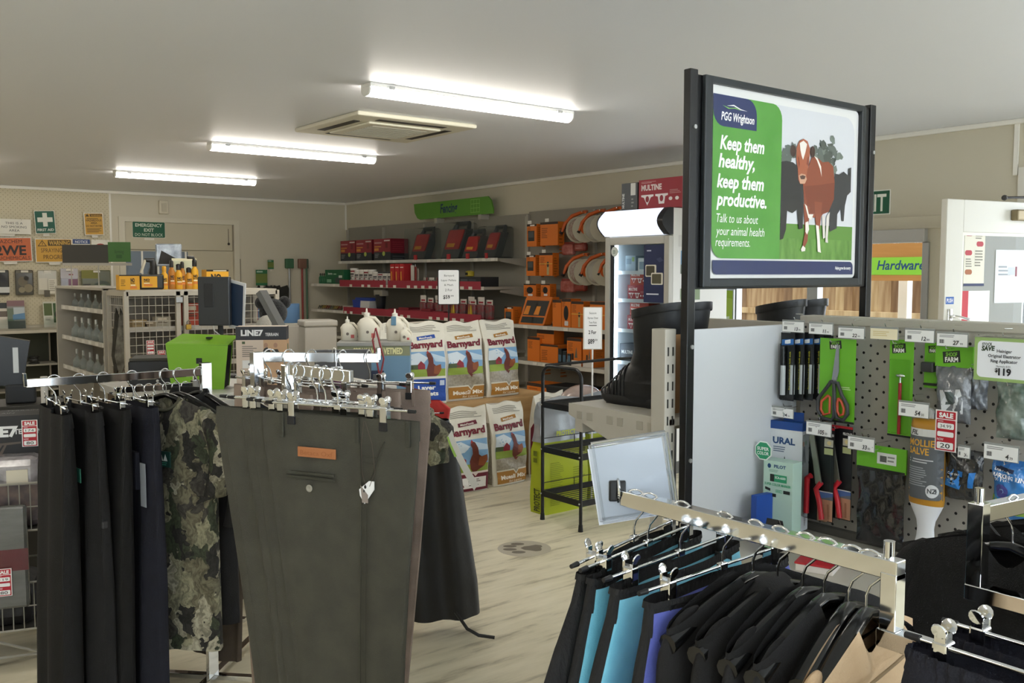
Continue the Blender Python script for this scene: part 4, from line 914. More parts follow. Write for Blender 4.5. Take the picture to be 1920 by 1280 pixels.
# green sacks in clear film
M_lime = mat('lime_sack', '#a9b41f', .4, bump=.15, bscale=14); M_film = mat('grey_clear_film', '#8d9196', .12, bump=.5, bscale=16, coat=.6)
def green_sack(label, loc, rz, w=.42, d=.16, h=.80, text_left=True):
    t = thing('sack', label, 'sack', loc, rz, 'lime green sacks behind the trolley')
    rings = []
    for i in range(15):
        v = i / 14; k = 1 if v < .6 else 1 - .35 * ((v - .6) / .4) ** 2
        rings.append([(a * w / 2 * (1 - .05 * (v > .9)) + .006 * math.sin(9 * v + j), b * d / 2 * k, h * .64 * v) for j, (a, b) in enumerate(((-1, -.85), (-.9, -1), (0, -1.08), (.9, -1), (1, -.85), (1, .85), (.9, 1), (0, 1.05), (-.9, 1), (-1, .85)))])
    MB().loft(rings).build('sack_body', M_lime, t, 40)
    top = []
    for i in range(12):
        v = i / 11; k = .72 * (1 - v) ** .7 + .05
        top.append([(a * w / 2 * (1.0 + .04 * math.sin(7 * v + j)), b * d / 2 * k, h * .62 + (h * .38) * v - .03 * abs(a) * v) for j, (a, b) in enumerate(((-1, -.85), (-.9, -1), (0, -1.08), (.9, -1), (1, -.85), (1, .85), (.9, 1), (0, 1.05), (-.9, 1), (-1, .85)))])
    MB().loft(top).build('film_top', M_film, t, 60)
    art([('p', [(0, 8), (60, 2), (100, 0), (100, 6), (50, 12), (0, 24)], '#c4cf2e'), ('r', 46, 24, 54, 36, '#6d7417'), ('r', 84, 14, 92, 32, '#6d7417'), ('l', 8, 50, 40, 170, 24, '#8b9519'), ('l', 62, 70, 92, 120, 8, '#8b9519')], 100, 190, w * .94, h * .6, face_m('front', -w * .47, -d * .545, .005), t, 'printed_front')
    art([('t', 'PROTECT', 0, 16, 14, '#b9c22a', {'w': 90, 'bold': .03})], 100, 20, .2, .045, face_m('front', -.1, -d * .48, h * .66), t, 'lettering')
    art([('t', 'PROTECT', 30, 185, 18, '#3c4210', {'w': 62, 'bold': .03, 'rot': 90}), ('r', 10, 20, 22, 34, '#6d7417'), ('r', 10, 40, 22, 52, '#6d7417')], 40, 190, d * .8, h * .6, face_m('left', -w / 2 - .006, d * .4, .005), t, 'side_lettering')
    return t
green_sack('lime green sack in clear film behind the black trolley', (4.22, 4.86, 0), R(2))
green_sack('lime green sack next to the sack behind the trolley', (4.72, 4.92, 0), R(-3))
sk = thing('pillow_bag', 'pinkish clear plastic pillow bag lying on the green sacks', 'bag', (4.62, 5.08, .0))
mb = MB(); mb.sphere((0, 0, .70), .17, 18, 12, (1.2, .6, .75)); mb.build('bag_body', mat('pink_film_bag', '#a89389', .2, var='#8a7a74', vscale=12, bump=.6, bscale=12, coat=.5), sk, 60)
MB().box(-.2, -.08, .0, .2, .08, .60, r=.03).build('contents', mat('bag_contents', '#7d7570', .6), sk)
# black three tier trolley
tr = thing('trolley_rack', 'black metal three tier rack with arched end handles', 'rack', (4.2, 4.52, 0))
def arch(x):
    y0, y1 = -.19, .19; pts = [(x, y0, .02), (x, y0, .96)]
    for a in range(0, 91, 18): pts.append((x, y0 + .07 - .07 * math.cos(R(a)), .97 + .07 * math.sin(R(a))))
    for a in range(90, -1, -18): pts.append((x, y1 - .07 + .07 * math.cos(R(a)), .97 + .07 * math.sin(R(a))))
    pts += [(x, y1, .96), (x, y1, .02)]
    return pts
for x in (-.26, .62):
    f = MB().tube(arch(x), .0115, 10).build('end_frame', M_blk, tr, 50)
    for y in (-.19, .19): MB().cyl((x, y, 0), (x, y, .045), .017, 12, r1=.013).build('foot', mat('black_rubber', '#101112', .6), f, 40)
for z in (.18, .48, .78):
    sh_ = MB(); 
    for y in (-.19, .19): sh_.box(-.26, y - .006, z - .02, .62, y + .006, z + .02, r=.001)
    for x in (-.26, .62): sh_.box(x - .006, -.19, z - .02, x + .006, .19, z + .02, r=.001)
    sh_ = sh_.build('shelf_frame', M_blk, tr)
    for i in range(9): MB().cyl((-.26, -.16 + i * .04, z + .004), (.62, -.16 + i * .04, z + .004), .003, 6).build('shelf_wire', M_blk, sh_)
    if z < .7:
        MB().cyl((-.26, .185, z + .07), (.62, .185, z + .07), .003, 6).build('guard_wire', M_blk, sh_); MB().cyl((.02, .185, z), (.02, .185, z + .07), .003, 6).build('guard_stay', M_blk, sh_)
    for x in (-.27,):
        for y in (-.19, .19): MB().sphere((x - .004, y, z), .006, 8, 6).build('bolt', M_alu, sh_)
MB().tube([(-.26, .16, 1.042), (.3, .12, 1.055), (.62, .02, 1.06)], .010, 8).build('top_bar', M_blk, tr, 40)
tie = MB(); tie.tube([(.50, .05, 1.07), (.48, .06, 1.11), (.475, .06, 1.135)], .002, 5); tie.sphere((.475, .06, 1.137), .005, 8, 6); tie.build('cable_tie', M_blk, tr)
# cardboard box on the floor
M_card = mat('brown_cardboard', '#b98e63', .7, var='#ac8257', vscale=6)
carton('cardboard_box', 'brown cardboard box with black lettering on the floor under the black overtrousers', 'box', .46, .32, .29, (2.20, 3.98, 0), R(0), M_card,
       [('t', 'ViA', 66, 40, 13, '#1d1a17', {'w': 28, 'bold': .04, 'shear': .15}), ('l', 62, 46, 96, 53, 2, '#7c5c3d'), ('l', 62, 55, 84, 60, 1, '#7c5c3d'), ('r', 0, 20, 100, 20.6, '#9b754d')], ch=63)
# paw print on the vinyl
pw = thing('paw_decal', 'brown paw print decal stuck on the vinyl floor', 'decal', (3.43, 4.27, 0), R(-38)); pw.scale = (1.15, 1.15, 1)
MB().lathe([(.14, 0), (.14, .0006)], 36).build('clear_base', mat('decal_film', '#b3ab99', .35), pw)
pm = mat('decal_brown', '#6f675a', .5)
for (x, y, rx, ry) in ((-.075, .038, .036, .020), (-.035, .078, .036, .022), (-.075, -.018, .036, .020), (-.030, -.066, .036, .022)):
    MB().lathe([(1, .0006), (1, .0013)], 20, (x, y, 0), sx=rx, sy=ry).build('toe_pad', pm, pw)
_m = [(-.02, .005), (.0, -.025), (.03, -.035), (.06, -.05), (.085, -.04), (.092, -.01), (.085, .008), (.095, .03), (.09, .055), (.06, .065), (.03, .045), (.0, .035)]
MB().add([(x, y, .0013) for x, y in _m] + [(x, y, .0006) for x, y in _m], [tuple(range(12)), tuple(range(23, 11, -1))] + [(i, (i + 1) % 12, 12 + (i + 1) % 12, 12 + i) for i in range(12)]).build('main_pad', pm, pw)
# low rack with black overtrousers, camouflage vest and a red jerkin
rf = thing('clothes_rack', 'low clothes rack behind the olive trousers with overtrousers and camouflage vest', 'clothes rack', (2.17, 3.99, 0))
MB().box(-.014, -.014, .02, .014, .014, 1.13, r=.002).build('post', M_chrome, rf)
m = MB(); barbox(m, (0, 0, 1.108), (.0, -.5, 1.108), .014, .028); m.build('arm', M_chrome, rf)
for a in range(4):
    m = MB(); q_ = R(45 + 90 * a); barbox(m, (0, 0, .035), (.30 * math.cos(q_), .30 * math.sin(q_), .035), .03, .02); m.build('foot', M_chrome, rf)
t = thing('overtrousers', 'black waterproof overtrousers hanging almost to the floor', 'trousers', (2.27, 3.50, .99), R(-30))
M_wp = mat('black_waterproof', '#141416', .5, bump=.35, bscale=14)
cloth('trouser_body', [(0, -.02, .10, .05, 0, .008), (-.15, -.01, .13, .07, 0, .01), (-.45, .0, .16, .085, 0, .014), (-.75, .03, .175, .09, 0, .016), (-.90, .045, .17, .09, 0, .016)], M_wp, t, k=34, seed=201, p=.75)
MB().tube([(.10, -.09, -.86), (.15, -.12, -.93), (.20, -.14, -.955), (.27, -.15, -.965)], .008, 6).build('ankle_strap', M_wp, t, 50)
clip_hanger('chrome clip hanger holding the black overtrousers', (2.17, 3.53, 1.122), R(-25), drop=.10, half=.14, clipx=.09)
p = (2.17, 3.60, 1.122); coat_hanger('black coat hanger holding the camouflage vest', p, R(-30), half=.14)
g = top_garment('vest', 'camouflage vest with lime trim above the black overtrousers', 'vest', (2.20, 3.50, 1.13), R(-30), M_camo, half=.15, length=.24, thick=.07, neck=.05, sleeve=.16, seed=41, sl_out=.02)
MB().tube([(-.12, -.05, -.10), (-.07, -.075, -.13), (-.03, -.085, -.19)], .008, 6).build('lime_trim', flat('#9aa52a'), g, 50)
rv = thing('red_jerkin', 'small red garment hanging behind the camouflage vest', 'garment', (2.46, 3.80, 1.03), R(-40))
cloth('garment_body', [(0, 0, .05, .02, 0, .002), (-.04, 0, .10, .03, 0, .004), (-.10, .0, .09, .03, 0, .004), (-.15, -.01, .06, .02, 0, .004)], fabric('red_nylon', '#c8342c', '#b52c26', .6), rv, k=14, seed=43)
MB().box(-.01, -.045, -.13, .03, -.04, -.095, r=.001).build('care_label', flat('#e8dada'), rv); MB().tube([(0, 0, -.01), (0, .0, .04), (-.25, .1, .08)], .0025, 6).build('hanging_cord', flat('#8d2a26'), rv)
lf = thing('leaflet', 'green edged white leaflet draped over the overtrousers', 'leaflet', (2.37, 3.42, .90), R(-38))
mb = MB(); rings = []
for i in range(12):
    u = i / 11; rings.append([(-.035 + .115 * u ** 1.2 + s * .009, -.12 - .012 * math.sin(3 * u), .05 - .24 * u + s * .015) for s in (-1, 1)])
mb.loft([[r_[0], r_[1], (r_[1][0], r_[1][1] + .002, r_[1][2]), (r_[0][0], r_[0][1] + .002, r_[0][2])] for r_ in rings]); mb.build('sheet', flat('#d9d8d2'), lf, 60)
mb = MB(); mb.loft([[(r_[0][0] - .004, r_[0][1] - .0005, r_[0][2] - .002), (r_[0][0] + .006, r_[0][1] - .0005, r_[0][2] + .002), (r_[0][0] + .006, r_[0][1] + .0025, r_[0][2] + .002), (r_[0][0] - .004, r_[0][1] + .0025, r_[0][2] - .002)] for r_ in rings[:5]]); mb.build('green_edge', flat('#9cc35a'), lf)
# clear sign holder clipped on the end of the near rack
Bx = Vector((1.20, 1.52, 1.33)); hp = thing('sign_holder', 'clear plastic sign holder with blank white paper on the end of the skirt rack arm', 'sign holder', (1.295, 1.325, 1.208), R(-36))
M_acr = mat('clear_plastic', '#e9edf0', .06, trans=.9, ior=1.25)
tl = Matrix.Translation((.055, -.012, -.052)) @ Matrix.Rotation(R(-9), 4, 'Y')
mb = MB()
for a in (((-.078, -.003, .012), (.072, -.003, .012)), ((-.078, -.003, .168), (.072, -.003, .168)), ((-.078, -.003, .012), (-.078, -.003, .168)), ((.072, -.003, .012), (.072, -.003, .168))): mb.tube(a, .006, 8, M=tl)
mb.build('frame_rim', M_acr, hp, 50)
MB().box(-.078, -.006, .012, .072, -.004, .168, M=tl).build('front_sheet', M_acr, hp)
MB().box(-.086, -.001, .004, .064, .0005, .160, M=tl).build('paper', flat('#eef2fb', .6), hp)
MB().box(-.012, -.02, -.012, .022, .012, .03, r=.003).build('clamp', M_blk, hp)
MB().tube([(.006, -.022, -.012), (.006, -.03, .01), (.006, -.024, .028), (.006, -.008, .034)], .003, 6).build('clamp_spring', M_chrome, hp, 50)
# ================================================================== double-sided display gondola with pegboard, boots and hanging goods
M_gon = mat('beige_gondola_steel', '#b9b4a8', .45); M_gdk = mat('gondola_dark_grey', '#55534e', .6)  # second one: plain dark grey for plinths, kicks and shelf bases
GX, GY1, GY0 = 2.81, 1.955, .35
go = thing('display_gondola', 'double sided display gondola with perforated back and end panel', 'gondola', (GX, 1.95, 0))
def gl(X, Y): return (X - GX, Y - 1.95)
def gbox(name, X0, Y0, z0, X1, Y1, z1, m, r=.003, parent=None):
    return MB().box(X0 - GX, Y0 - 1.95, z0, X1 - GX, Y1 - 1.95, z1, r=r).build(name, m, parent or go)
gbox('pegboard', GX, GY0, .775, GX + .012, GY1 - .015, 1.475, peg_mat('grey_pegboard', '#a9a49a', '#1c1b1a', .05, .0046, (1, 2)), 0)
gbox('spine_panel', GX + .02, GY0, .12, GX + .045, 2.47, 1.475, M_gon)
gbox('top_cap', GX - .006, GY0, 1.475, GX + .075, GY1 - .01, 1.503, M_gon)
gbox('kick_strip', GX - .02, GY0, .752, GX + .01, GY1 - .015, .780, M_gdk)
gbox('base_shelf', 2.36, GY0, .715, GX, GY1 - .012, .752, M_gon)
gbox('plinth', 2.40, GY0, 0, GX + .37, 2.47, .12, M_gdk)
gbox('lower_shelf', 2.36, GY0, .36, GX, GY1 - .012, .39, M_gon)
gbox('end_panel', 2.258, 1.962, .12, GX + .01, 1.975, 1.472, mat('pale_grey_laminate', '#c9cccf', .35))
gbox('panel_edge', 2.250, 1.960, .12, 2.258, 1.977, 1.476, flat('#eceae4', .3), 0)
up = gbox('upright', 2.165, 1.99, .02, 2.215, 2.05, 1.475, M_gon)
for z in [.95 + .055 * i for i in range(9)]:
    for x in (2.178, 2.200): MB().box(x - .0025 - GX, 1.988 - 1.95, z, x + .0025 - GX, 1.9905 - 1.95, z + .028).build('slot', flat('#2c2b28'), up)
bs = gbox('boot_shelf', 2.185, 1.99, 1.165, GX + .02, 2.46, 1.19, M_gon)
gbox('boot_shelf', GX + .045, 1.99, 1.165, 3.42, 2.46, 1.19, M_gon)
MB().prism([(2.0 - 1.95, 1.19), (2.46 - 1.95, 1.19), (2.46 - 1.95, 1.15), (2.3 - 1.95, 1.10), (2.0 - 1.95, 1.00)], -.006, .0, M=Matrix(((0, 1, 0, 2.184 - GX), (1, 0, 0, 0), (0, 0, 1, 0), (0, 0, 0, 1)))).build('shelf_front', M_gon, bs)
for y in (2.40, 2.35, 2.25, 2.20, 2.11, 2.06): MB().box(2.175 - GX, y - 1.95 - .014, 1.14, 2.1785 - GX, y - 1.95 + .014, 1.168, r=.001).build('tab_hole', flat('#a8a295'), bs)
for a, b in (((2.19, 2.25), (2.8, 2.29)), ((2.19, 2.40), (2.8, 2.44))): gbox('shelf_bracket', a[0], a[1], 1.09, b[0], b[1] , 1.165, M_gon)

# rubber boots: toe along +Y
M_rub = mat('black_boot_rubber', '#1b1d20', .38, bump=.06, bscale=60); M_lin = mat('boot_lining', '#b3a78e', .8)
def boot(label, loc, rz=0):
    t = thing('rubber_boot', label, 'boot', loc, rz, 'black rubber boots on the gondola')
    N_ = 28; rings = []
    rows = [(0.012, .045, .150, .052), (.035, .045, .156, .056), (.06, .040, .152, .055), (.085, .026, .140, .054), (.11, .004, .116, .053), (.14, -.020, .094, .054), (.19, -.034, .084, .060), (.26, -.038, .090, .068), (.345, -.044, .098, .074)]
    rr = lerp_rows(rows, 30)
    for z, cy, hy, hx in rr:
        ring = []
        for j in range(N_):
            a = 2 * PI * j / N_; c, s = math.cos(a), math.sin(a)
            e = .8 if z < .09 else 1.0
            y = cy + hy * math.copysign(abs(s) ** e, s); x = hx * math.copysign(abs(c) ** e, c)
            zz_ = z
            if z < .12 and y > .06: zz_ = z * (1 - .45 * max(0, (y - .10)) / .1)
            if z > .30: zz_ = z + .018 * (-(y - cy) / hy) * 1.0 * (z - .30) / .045
            ring.append((x, y, zz_))
        rings.append(ring)
    MB().loft(rings, caps=False).build('boot_upper', M_rub, t, 70)
    top = rings[-1]
    MB().loft([[(x * 1.035, -.044 + (y + .044) * 1.035, z - .026) for x, y, z in top], [(x * 1.05, -.044 + (y + .044) * 1.05, z - .022) for x, y, z in top], [(x * 1.05, -.044 + (y + .044) * 1.05, z + .002) for x, y, z in top], [(x * .96, -.044 + (y + .044) * .96, z + .002) for x, y, z in top]], caps=False).build('top_band', M_rub, t, 40)
    MB().loft([[(x * .96, -.044 + (y + .044) * .96, z + .001) for x, y, z in top], [(x * .78, -.044 + (y + .044) * .78, z - .05) for x, y, z in top]], caps=True).build('lining', M_lin, t, 60)
    so = []
    for z, k in ((0, .97), (.006, 1.02), (.026, 1.03), (.032, .99)):
        ring = []
        for j in range(40):
            a = 2 * PI * j / 40; c, s = math.cos(a), math.sin(a); y = .042 + .160 * k * math.copysign(abs(s) ** .8, s)
            w = .058 * k * (1 - .18 * math.exp(-((y - .0) / .05) ** 2)); ring.append((w * math.copysign(abs(c) ** .8, c), y, z + (.012 * max(0, (y - .14)) / .06)))
        so.append(ring)
    s_ = MB().loft(so).build('sole', mat('boot_sole', '#141516', .55), t, 30)
    for i in range(7):
        y = .075 + i * .017; pts = []
        for k in range(13):
            a = PI * k / 12; zt_ = (.142 - .60 * (y - .075)) * (1 - .45 * max(0, y - .10) / .1); pts.append((.057 * math.cos(a), y + .012 * math.sin(a) - .012, .034 + (zt_ - .030) * math.sin(a) ** .7))
        MB().tube(pts, .003, 6).build('toe_rib', M_rub, t, 60)
    for y in (-.09, -.05, .06, .10, .14): MB().box(-.05, y - .010, -.000, .05, y + .010, .004).build('tread', MATS['boot_sole'], s_)
    return t
b0 = boot('black rubber boot standing against the slotted upright', (2.345, 2.235, 1.19), R(3))
dup(b0, (2.475, 2.225, 1.19), R(-2), 'black rubber boot behind the one against the upright')
dup(b0, (2.985, 2.20, 1.19), R(2), 'black rubber boot next to the gondola spine on its yard side')
dup(b0, (3.125, 2.20, 1.19), R(-1), 'black rubber boot second from the spine on its yard side')
cbx = thing('cardboard_tag', 'brown cardboard flap sticking out beside the upright', 'tag', (2.30, 2.06, 1.19)); MB().box(-.06, -.002, .0, .02, .002, .26, r=.0005).build('flap', M_card, cbx); MB().prism([(-.09, .22), (-.06, .26), (-.06, .19)], -.002, .002).build('corner_fold', M_card, cbx)

# ------------------------------------------------------------------ goods on the pegboard
HX = GX - .06
def pb(x0, y0, x1, y1, X=HX):
    ym = (y0 + y1) / 2; a = onX(x0, ym, X); b = onX(x1, ym, X); xm = (x0 + x1) / 2; c = onX(xm, y0, X); d_ = onX(xm, y1, X)
    return (a.y + b.y) / 2, d_.z, a.y - b.y, c.z - d_.z
def hookline(t, z, depth, x=0):
    m = MB(); m.tube([(x, .055, z), (x, -depth, z + .004), (x, -depth - .006, z + .014)], .0016, 6); m.tube([(x, .055, z + .022), (x, -depth + .004, z + .024)], .0012, 6); m.build('peg_hook', M_chrome, t)
TN = [0]
def ticket(x0, y0, x1, y1, price, what, cream=False):
    X = GX - .135; yc, z0, w, h = pb(x0, y0, x1, y1, X)
    t = thing('price_ticket', 'white shelf ticket on the hook of the ' + what, 'price ticket', (X, yc, z0), R(-90), 'shelf tickets on the pegboard hooks')
    MB().box(-w / 2 - .002, .001, -.002, w / 2 + .002, .0025, h + .006, r=.0004).build('holder', mat('clear_ticket_holder', '#c9ccca', .1, trans=.6, ior=1.2), t)
    it = [('r', 0, 0, 100, 38, '#efe4c4' if cream else '#eeeeec')]
    if not cream: it += [('l', 8, 3, 70, 12, 2, '#8b8b8b'), ('r', 8, 18, 24, 30, '#9a9a9a'), ('r', 12, 18, 14, 30, '#3a3a3a'), ('r', 18, 18, 20, 30, '#3a3a3a'), ('t', price[:-3], 74, 33, 13, '#2a2a2c', {'align': 'r', 'bold': .02, 'shear': .15}), ('t', price[-2:], 77, 33, 7, '#2a2a2c', {})]
    else: it += [('l', 10, 8, 80, 28, 3, '#d9c48c')]
    art(it, 100, 38, w, h, face_m('front', -w / 2, 0, 0), t, 'printed_face')
    hookline(t, h + .002, -.01)
    return t
GRN_C = flat('#6cb52d', .4)
M_blis = mat('clear_blister', '#f4f8f7', .05, trans=1.0, ior=1.06)
def shoof(ox, oy, k=1.0):          # dark label with two line lettering on the green cards
    return [('p', [(ox, oy + 4 * k), (ox + 30 * k, oy), (ox + 32 * k, oy + 20 * k), (ox + 2 * k, oy + 24 * k)], '#232a22'), ('t', 'SHOOF', ox + 6 * k, oy + 11.5 * k, 7 * k, '#7dbb3c', {'w': 20 * k, 'bold': .03, 'rot': 3}), ('t', 'FARM', ox + 5 * k, oy + 21 * k, 8 * k, '#f0f0ea', {'w': 23 * k, 'bold': .04, 'rot': 3})]
# marker pens in blister packs
for i in range(5):
    yc, z0, w, h = pb(1480 + i * 12.5, 622, 1494 + i * 12.5, 748); X = GX - .11 + .016 * i
    t = thing('marker_pack', ['marker pen pack at the front of the hook, silver barrel showing', 'marker pen pack second on its hook', 'marker pen pack third on its hook', 'marker pen pack fourth on its hook', 'marker pen pack at the back of its hook'][i], 'pen pack', (X, yc - .012, z0), R(-90), 'marker pen packs on the pegboard')
    MB().box(-.028, 0, 0, .028, .0012, h, r=.0003).build('backing_card', flat('#15171c', .35), t)
    art([('p', [(8, 22), (92, 18), (92, 36), (8, 40)], '#2d6db8'), ('p', [(30, 24), (70, 20), (70, 32), (30, 36)], '#e8eef4'), ('t', 'fine and broad tip on both ends', 74, 176, 12, '#d9cf3a', {'rot': 90, 'w': 118, 'bold': .01})], 100, 210, .056, h, face_m('front', -.028, 0, 0), t)
    p = MB(); p.cyl((-.010, -.010, .02), (-.010, -.010, h * .52), .0085, 14); p.build('pen_barrel', mat('silver_barrel', '#c3c7c9', .3), t, 50)
    MB().cyl((-.010, -.010, h * .52), (-.010, -.010, h * .80), .0082, 14, r1=.0065).build('pen_cap', flat('#17181b', .3), t, 50)
    MB().box(-.024, -.020, .006, .006, -.0005, h * .84, r=.005).build('blister', M_blis, t)
ticket(1467, 603, 1507, 622, '13.99', 'marker pen packs beside the end panel'); ticket(1517, 607, 1561, 626, '11.99', 'second column of marker pens')
# shears on a green card
yc, z0, w, h = pb(1546, 634, 1613, 790)
t = thing('shears_pack', 'large grey shears with orange lined handles on a green card', 'shears', (GX - .09, yc, z0), R(-90))
MB().prism([(-w / 2, .012), (w / 2, 0), (w / 2, h), (-w / 2, h)], 0, .0015).build('backing_card', GRN_C, t)
art(shoof(26, 4, 1.1) + [('r', 0, 222, 100, 228, '#1c1f1c'), ('l', 58, 128, 90, 138, 2, '#cfe3b0')], 100, 228, w, h, face_m('front', -w / 2, 0, 0), t)
hk = h / 228.0; wk_ = w / 100.0
def sp(pts): return [((a - 50) * wk_, (228 - b) * hk) for a, b in pts]
bl = MB(); bl.prism(sp([(50, 12), (56, 20), (57, 90), (50, 118), (38, 116), (42, 80)]), -.006, -.003); bl.build('blade', mat('grey_blade', '#9b9da0', .3, metal=.7), t)
MB().cyl((-.2 * wk_, -.010, (228 - 108) * hk), (-.2 * wk_, -.002, (228 - 108) * hk), .004, 12).build('pivot', M_alu, t)
for k, (outer, inner) in enumerate(((sp([(40, 116), (48, 122), (50, 210), (44, 222), (18, 220), (4, 200), (4, 168), (24, 140)]), sp([(32, 156), (38, 160), (38, 204), (22, 210), (13, 196), (14, 174)])), (sp([(48, 120), (58, 118), (70, 150), (86, 176), (88, 200), (76, 218), (58, 214), (52, 190)]), sp([(62, 160), (70, 168), (78, 186), (76, 202), (66, 206), (60, 196), (59, 172)])))):
    n = len(outer); hm = MB(); hm.tube([(a, -.012, b) for a, b in outer] + [(outer[0][0], -.012, outer[0][1])], .0062, 8); hm.build('handle', flat('#3a3b3e', .4), t, 50)
    hm = MB(); hm.tube([(a, -.013, b) for a, b in inner] + [(inner[0][0], -.013, inner[0][1])], .0045, 8); hm.build('handle_lining', flat('#c4553a', .4), t, 50)
hookline(t, h - .012, .04)
ticket(1572, 615, 1620, 634, '22.99', 'shears'); ticket(1632, 616, 1683, 636, '', 'empty place beside the shears', True)
# red handled tool on a long green card
yc, z0, w, h = pb(1671, 636, 1716, 818)
t = thing('hoof_tool_pack', 'red handled tool on a long green card', 'tool', (GX - .075, yc, z0), R(-90))
MB().box(-w / 2, 0, 0, w / 2, .0015, h, r=.0004).build('backing_card', GRN_C, t)
art(shoof(8, 14, 1.9) + [('r', 0, 394, 100, 402, '#1c1f1c')], 100, 402, w, h, face_m('front', -w / 2, 0, 0), t)
MB().cyl((.004, -.010, .01), (.004, -.010, h * .56), .0055, 10).build('handle', flat('#a8262a', .35), t, 50)
m = MB(); m.cyl((.004, -.010, h * .56), (.004, -.010, h * .62), .003, 10); m.sphere((.004, -.010, h * .635), .010, 12, 8, (1.6, .7, .6)); m.build('tool_head', M_chrome, t, 50)
MB().box(-w * .40, -.018, .012, w * .42, -.0005, h * .80, r=.006).build('blister', M_blis, t); hookline(t, h - .012, .05)
ticket(1697, 619, 1751, 641, '12.99', 'red handled tool')
yc, z0, w, h = pb(1730, 642, 1762, 728)
t = thing('buckle_pack', 'chrome ended black strap on a green card', 'tool', (GX - .05, yc, z0), R(-90))
MB().box(-w / 2, 0, 0, w / 2, .0015, h).build('backing_card', GRN_C, t); art(shoof(20, 14, 2.0), 100, 260, w, h, face_m('front', -w / 2, 0, 0), t)
MB().box(-w * .45, -.030, h * .36, w * .3, -.004, h * .58, r=.004).build('buckle', mat('dark_steel', '#4c4f52', .3, metal=.7), t); MB().box(-w * .45, -.010, h * .06, w * .45, -.001, h * .11, r=.001).build('strap', flat('#1c1f1c'), t)
def polybag(name, label, cat, px, X, film, header=None, hh=.2, content=None, bulge=.022, art_items=None, cw=100, group=None, seed=1):
    yc, z0, w, h = pb(*px, X); t = thing(name, label, cat, (X, yc, z0), R(-90), group); rnd = random.Random(seed); a = [rnd.uniform(0, 6) for _ in range(4)]
    hb = h * (1 - (hh if header else 0)); nx, nz = 12, 16; rings = []
    def fr(x, y, z):
        v = y / hb; u = x / w * 2 - 1; b = bulge * (math.sin(PI * min(1, v * 1.02)) ** .5) * max(0, 1 - abs(u) ** 3) + .003 * math.sin(14 * v + 6 * u + a[0]) + .002 * math.sin(25 * u + 9 * v + a[1])
        return ((x - w / 2) * (1 - .05 * math.sin(PI * v)) + .003 * math.sin(9 * v + a[2]), -b - z - .001, y)
    for i in range(nz + 1): rings.append([fr(w * j / nx, hb * i / nz, 0) for j in range(nx + 1)] + [((w * j / nx - w / 2) * (1 - .05 * math.sin(PI * i / nz)), .003, hb * i / nz) for j in range(nx, -1, -1)])
    MB().loft(rings).build('bag_film', film, t, 60)
    if art_items: art(art_items, cw, cw * hb / w, w, hb, None, t, 'printed_front', warp=fr, seg=.03, eps=.0006, lift=.0012)
    if header:
        MB().box(-w / 2 - .003, -.004, hb - .004, w / 2 + .003, .003, h, r=.0006).build('header_card', header[0], t)
        art(header[1], 100, 100 * (h - hb) / w, w, h - hb, face_m('front', -w / 2, -.0042, hb), t, 'header_print')
    hookline(t, h - .010, .05); return t
M_fgrey = mat('grey_item_in_film', '#54575a', .12, var='#7d8084', vscale=20, bump=.5, bscale=40, coat=.7)
M_fnavy = mat('navy_item_in_film', '#2b3040', .12, var='#8e949c', vscale=16, bump=.5, bscale=40, coat=.7)
M_fblack = mat('black_item_in_film', '#191a1c', .14, var='#2c2d30', vscale=16, bump=.5, bscale=36, coat=.7)
polybag('tool_bag', 'clear bag of grey parts under a green header card', 'bag', (1755, 648, 1822, 792), GX - .085, M_fgrey, (GRN_C, shoof(18, 12, 1.6)), .26, art_items=[('p', [(14, 70), (80, 62), (86, 130), (30, 136)], '#d5d8da'), ('p', [(30, 72), (62, 70), (62, 104), (34, 108)], '#4f5a58')])
ticket(1757, 626, 1814, 649, '27.99', 'grey parts bag')
polybag('tool_bag', 'clear bag of navy straps behind the stock save sign', 'bag', (1818, 690, 1852, 768), GX - .06, M_fnavy, None, bulge=.016, seed=4)
# stock save price card
yc, z0, w, h = pb(1826, 634, 1936, 716, GX - .15)
t = thing('price_card', 'white stock save card in a clear green edged holder', 'price card', (GX - .15, yc, z0), R(-90))
MB().box(-w / 2, .0, 0, w / 2, .003, h, r=.001).build('holder', mat('green_edge_holder', '#9cb873', .2), t); MB().box(-w / 2, -.004, h - .001, w / 2, .10, h + .004).build('holder_arm', M_blis, t)
art([('R', 6, 6, 98, 72, 8, '#eef0f4'), ('t', 'STOCK', 14, 15, 5, '#3a4a38', {'w': 18, 'bold': .04, 'rot': 3}), ('t', 'SAVE', 13, 24, 8, '#3a4a38', {'w': 24, 'bold': .05, 'rot': 3, 'shear': .2}), ('t', 'Heiniger', 53, 26, 5.6, '#3c3f44', {'align': 'c', 'w': 26, 'bold': .02}), ('t', 'Original Elastrator', 53, 35, 5.6, '#3c3f44', {'align': 'c', 'w': 56, 'bold': .02}), ('t', 'Ring Applicator', 53, 44, 5.6, '#3c3f44', {'align': 'c', 'w': 46, 'bold': .02}), ('t', 'Normally $131', 52, 52, 3.4, '#6a6d72', {'align': 'c', 'w': 24}), ('t', '$', 38, 61, 7, '#222427', {'bold': .03}), ('t', '119', 44, 66, 12, '#222427', {'w': 22, 'bold': .04})], 100, 78, w, h, face_m('front', -w / 2, 0, 0), t, 'card')
hookline(t, h + .002, -.0)
# green looped tool bag at the far right
polybag('tool_bag', 'clear bag with a green handled ring applicator', 'bag', (1868, 716, 1938, 824), GX - .07, mat('green_tool_film', '#2f4a3c', .14, var='#9aa39c', vscale=18, bump=.5, bscale=30, coat=.7), None, seed=8)
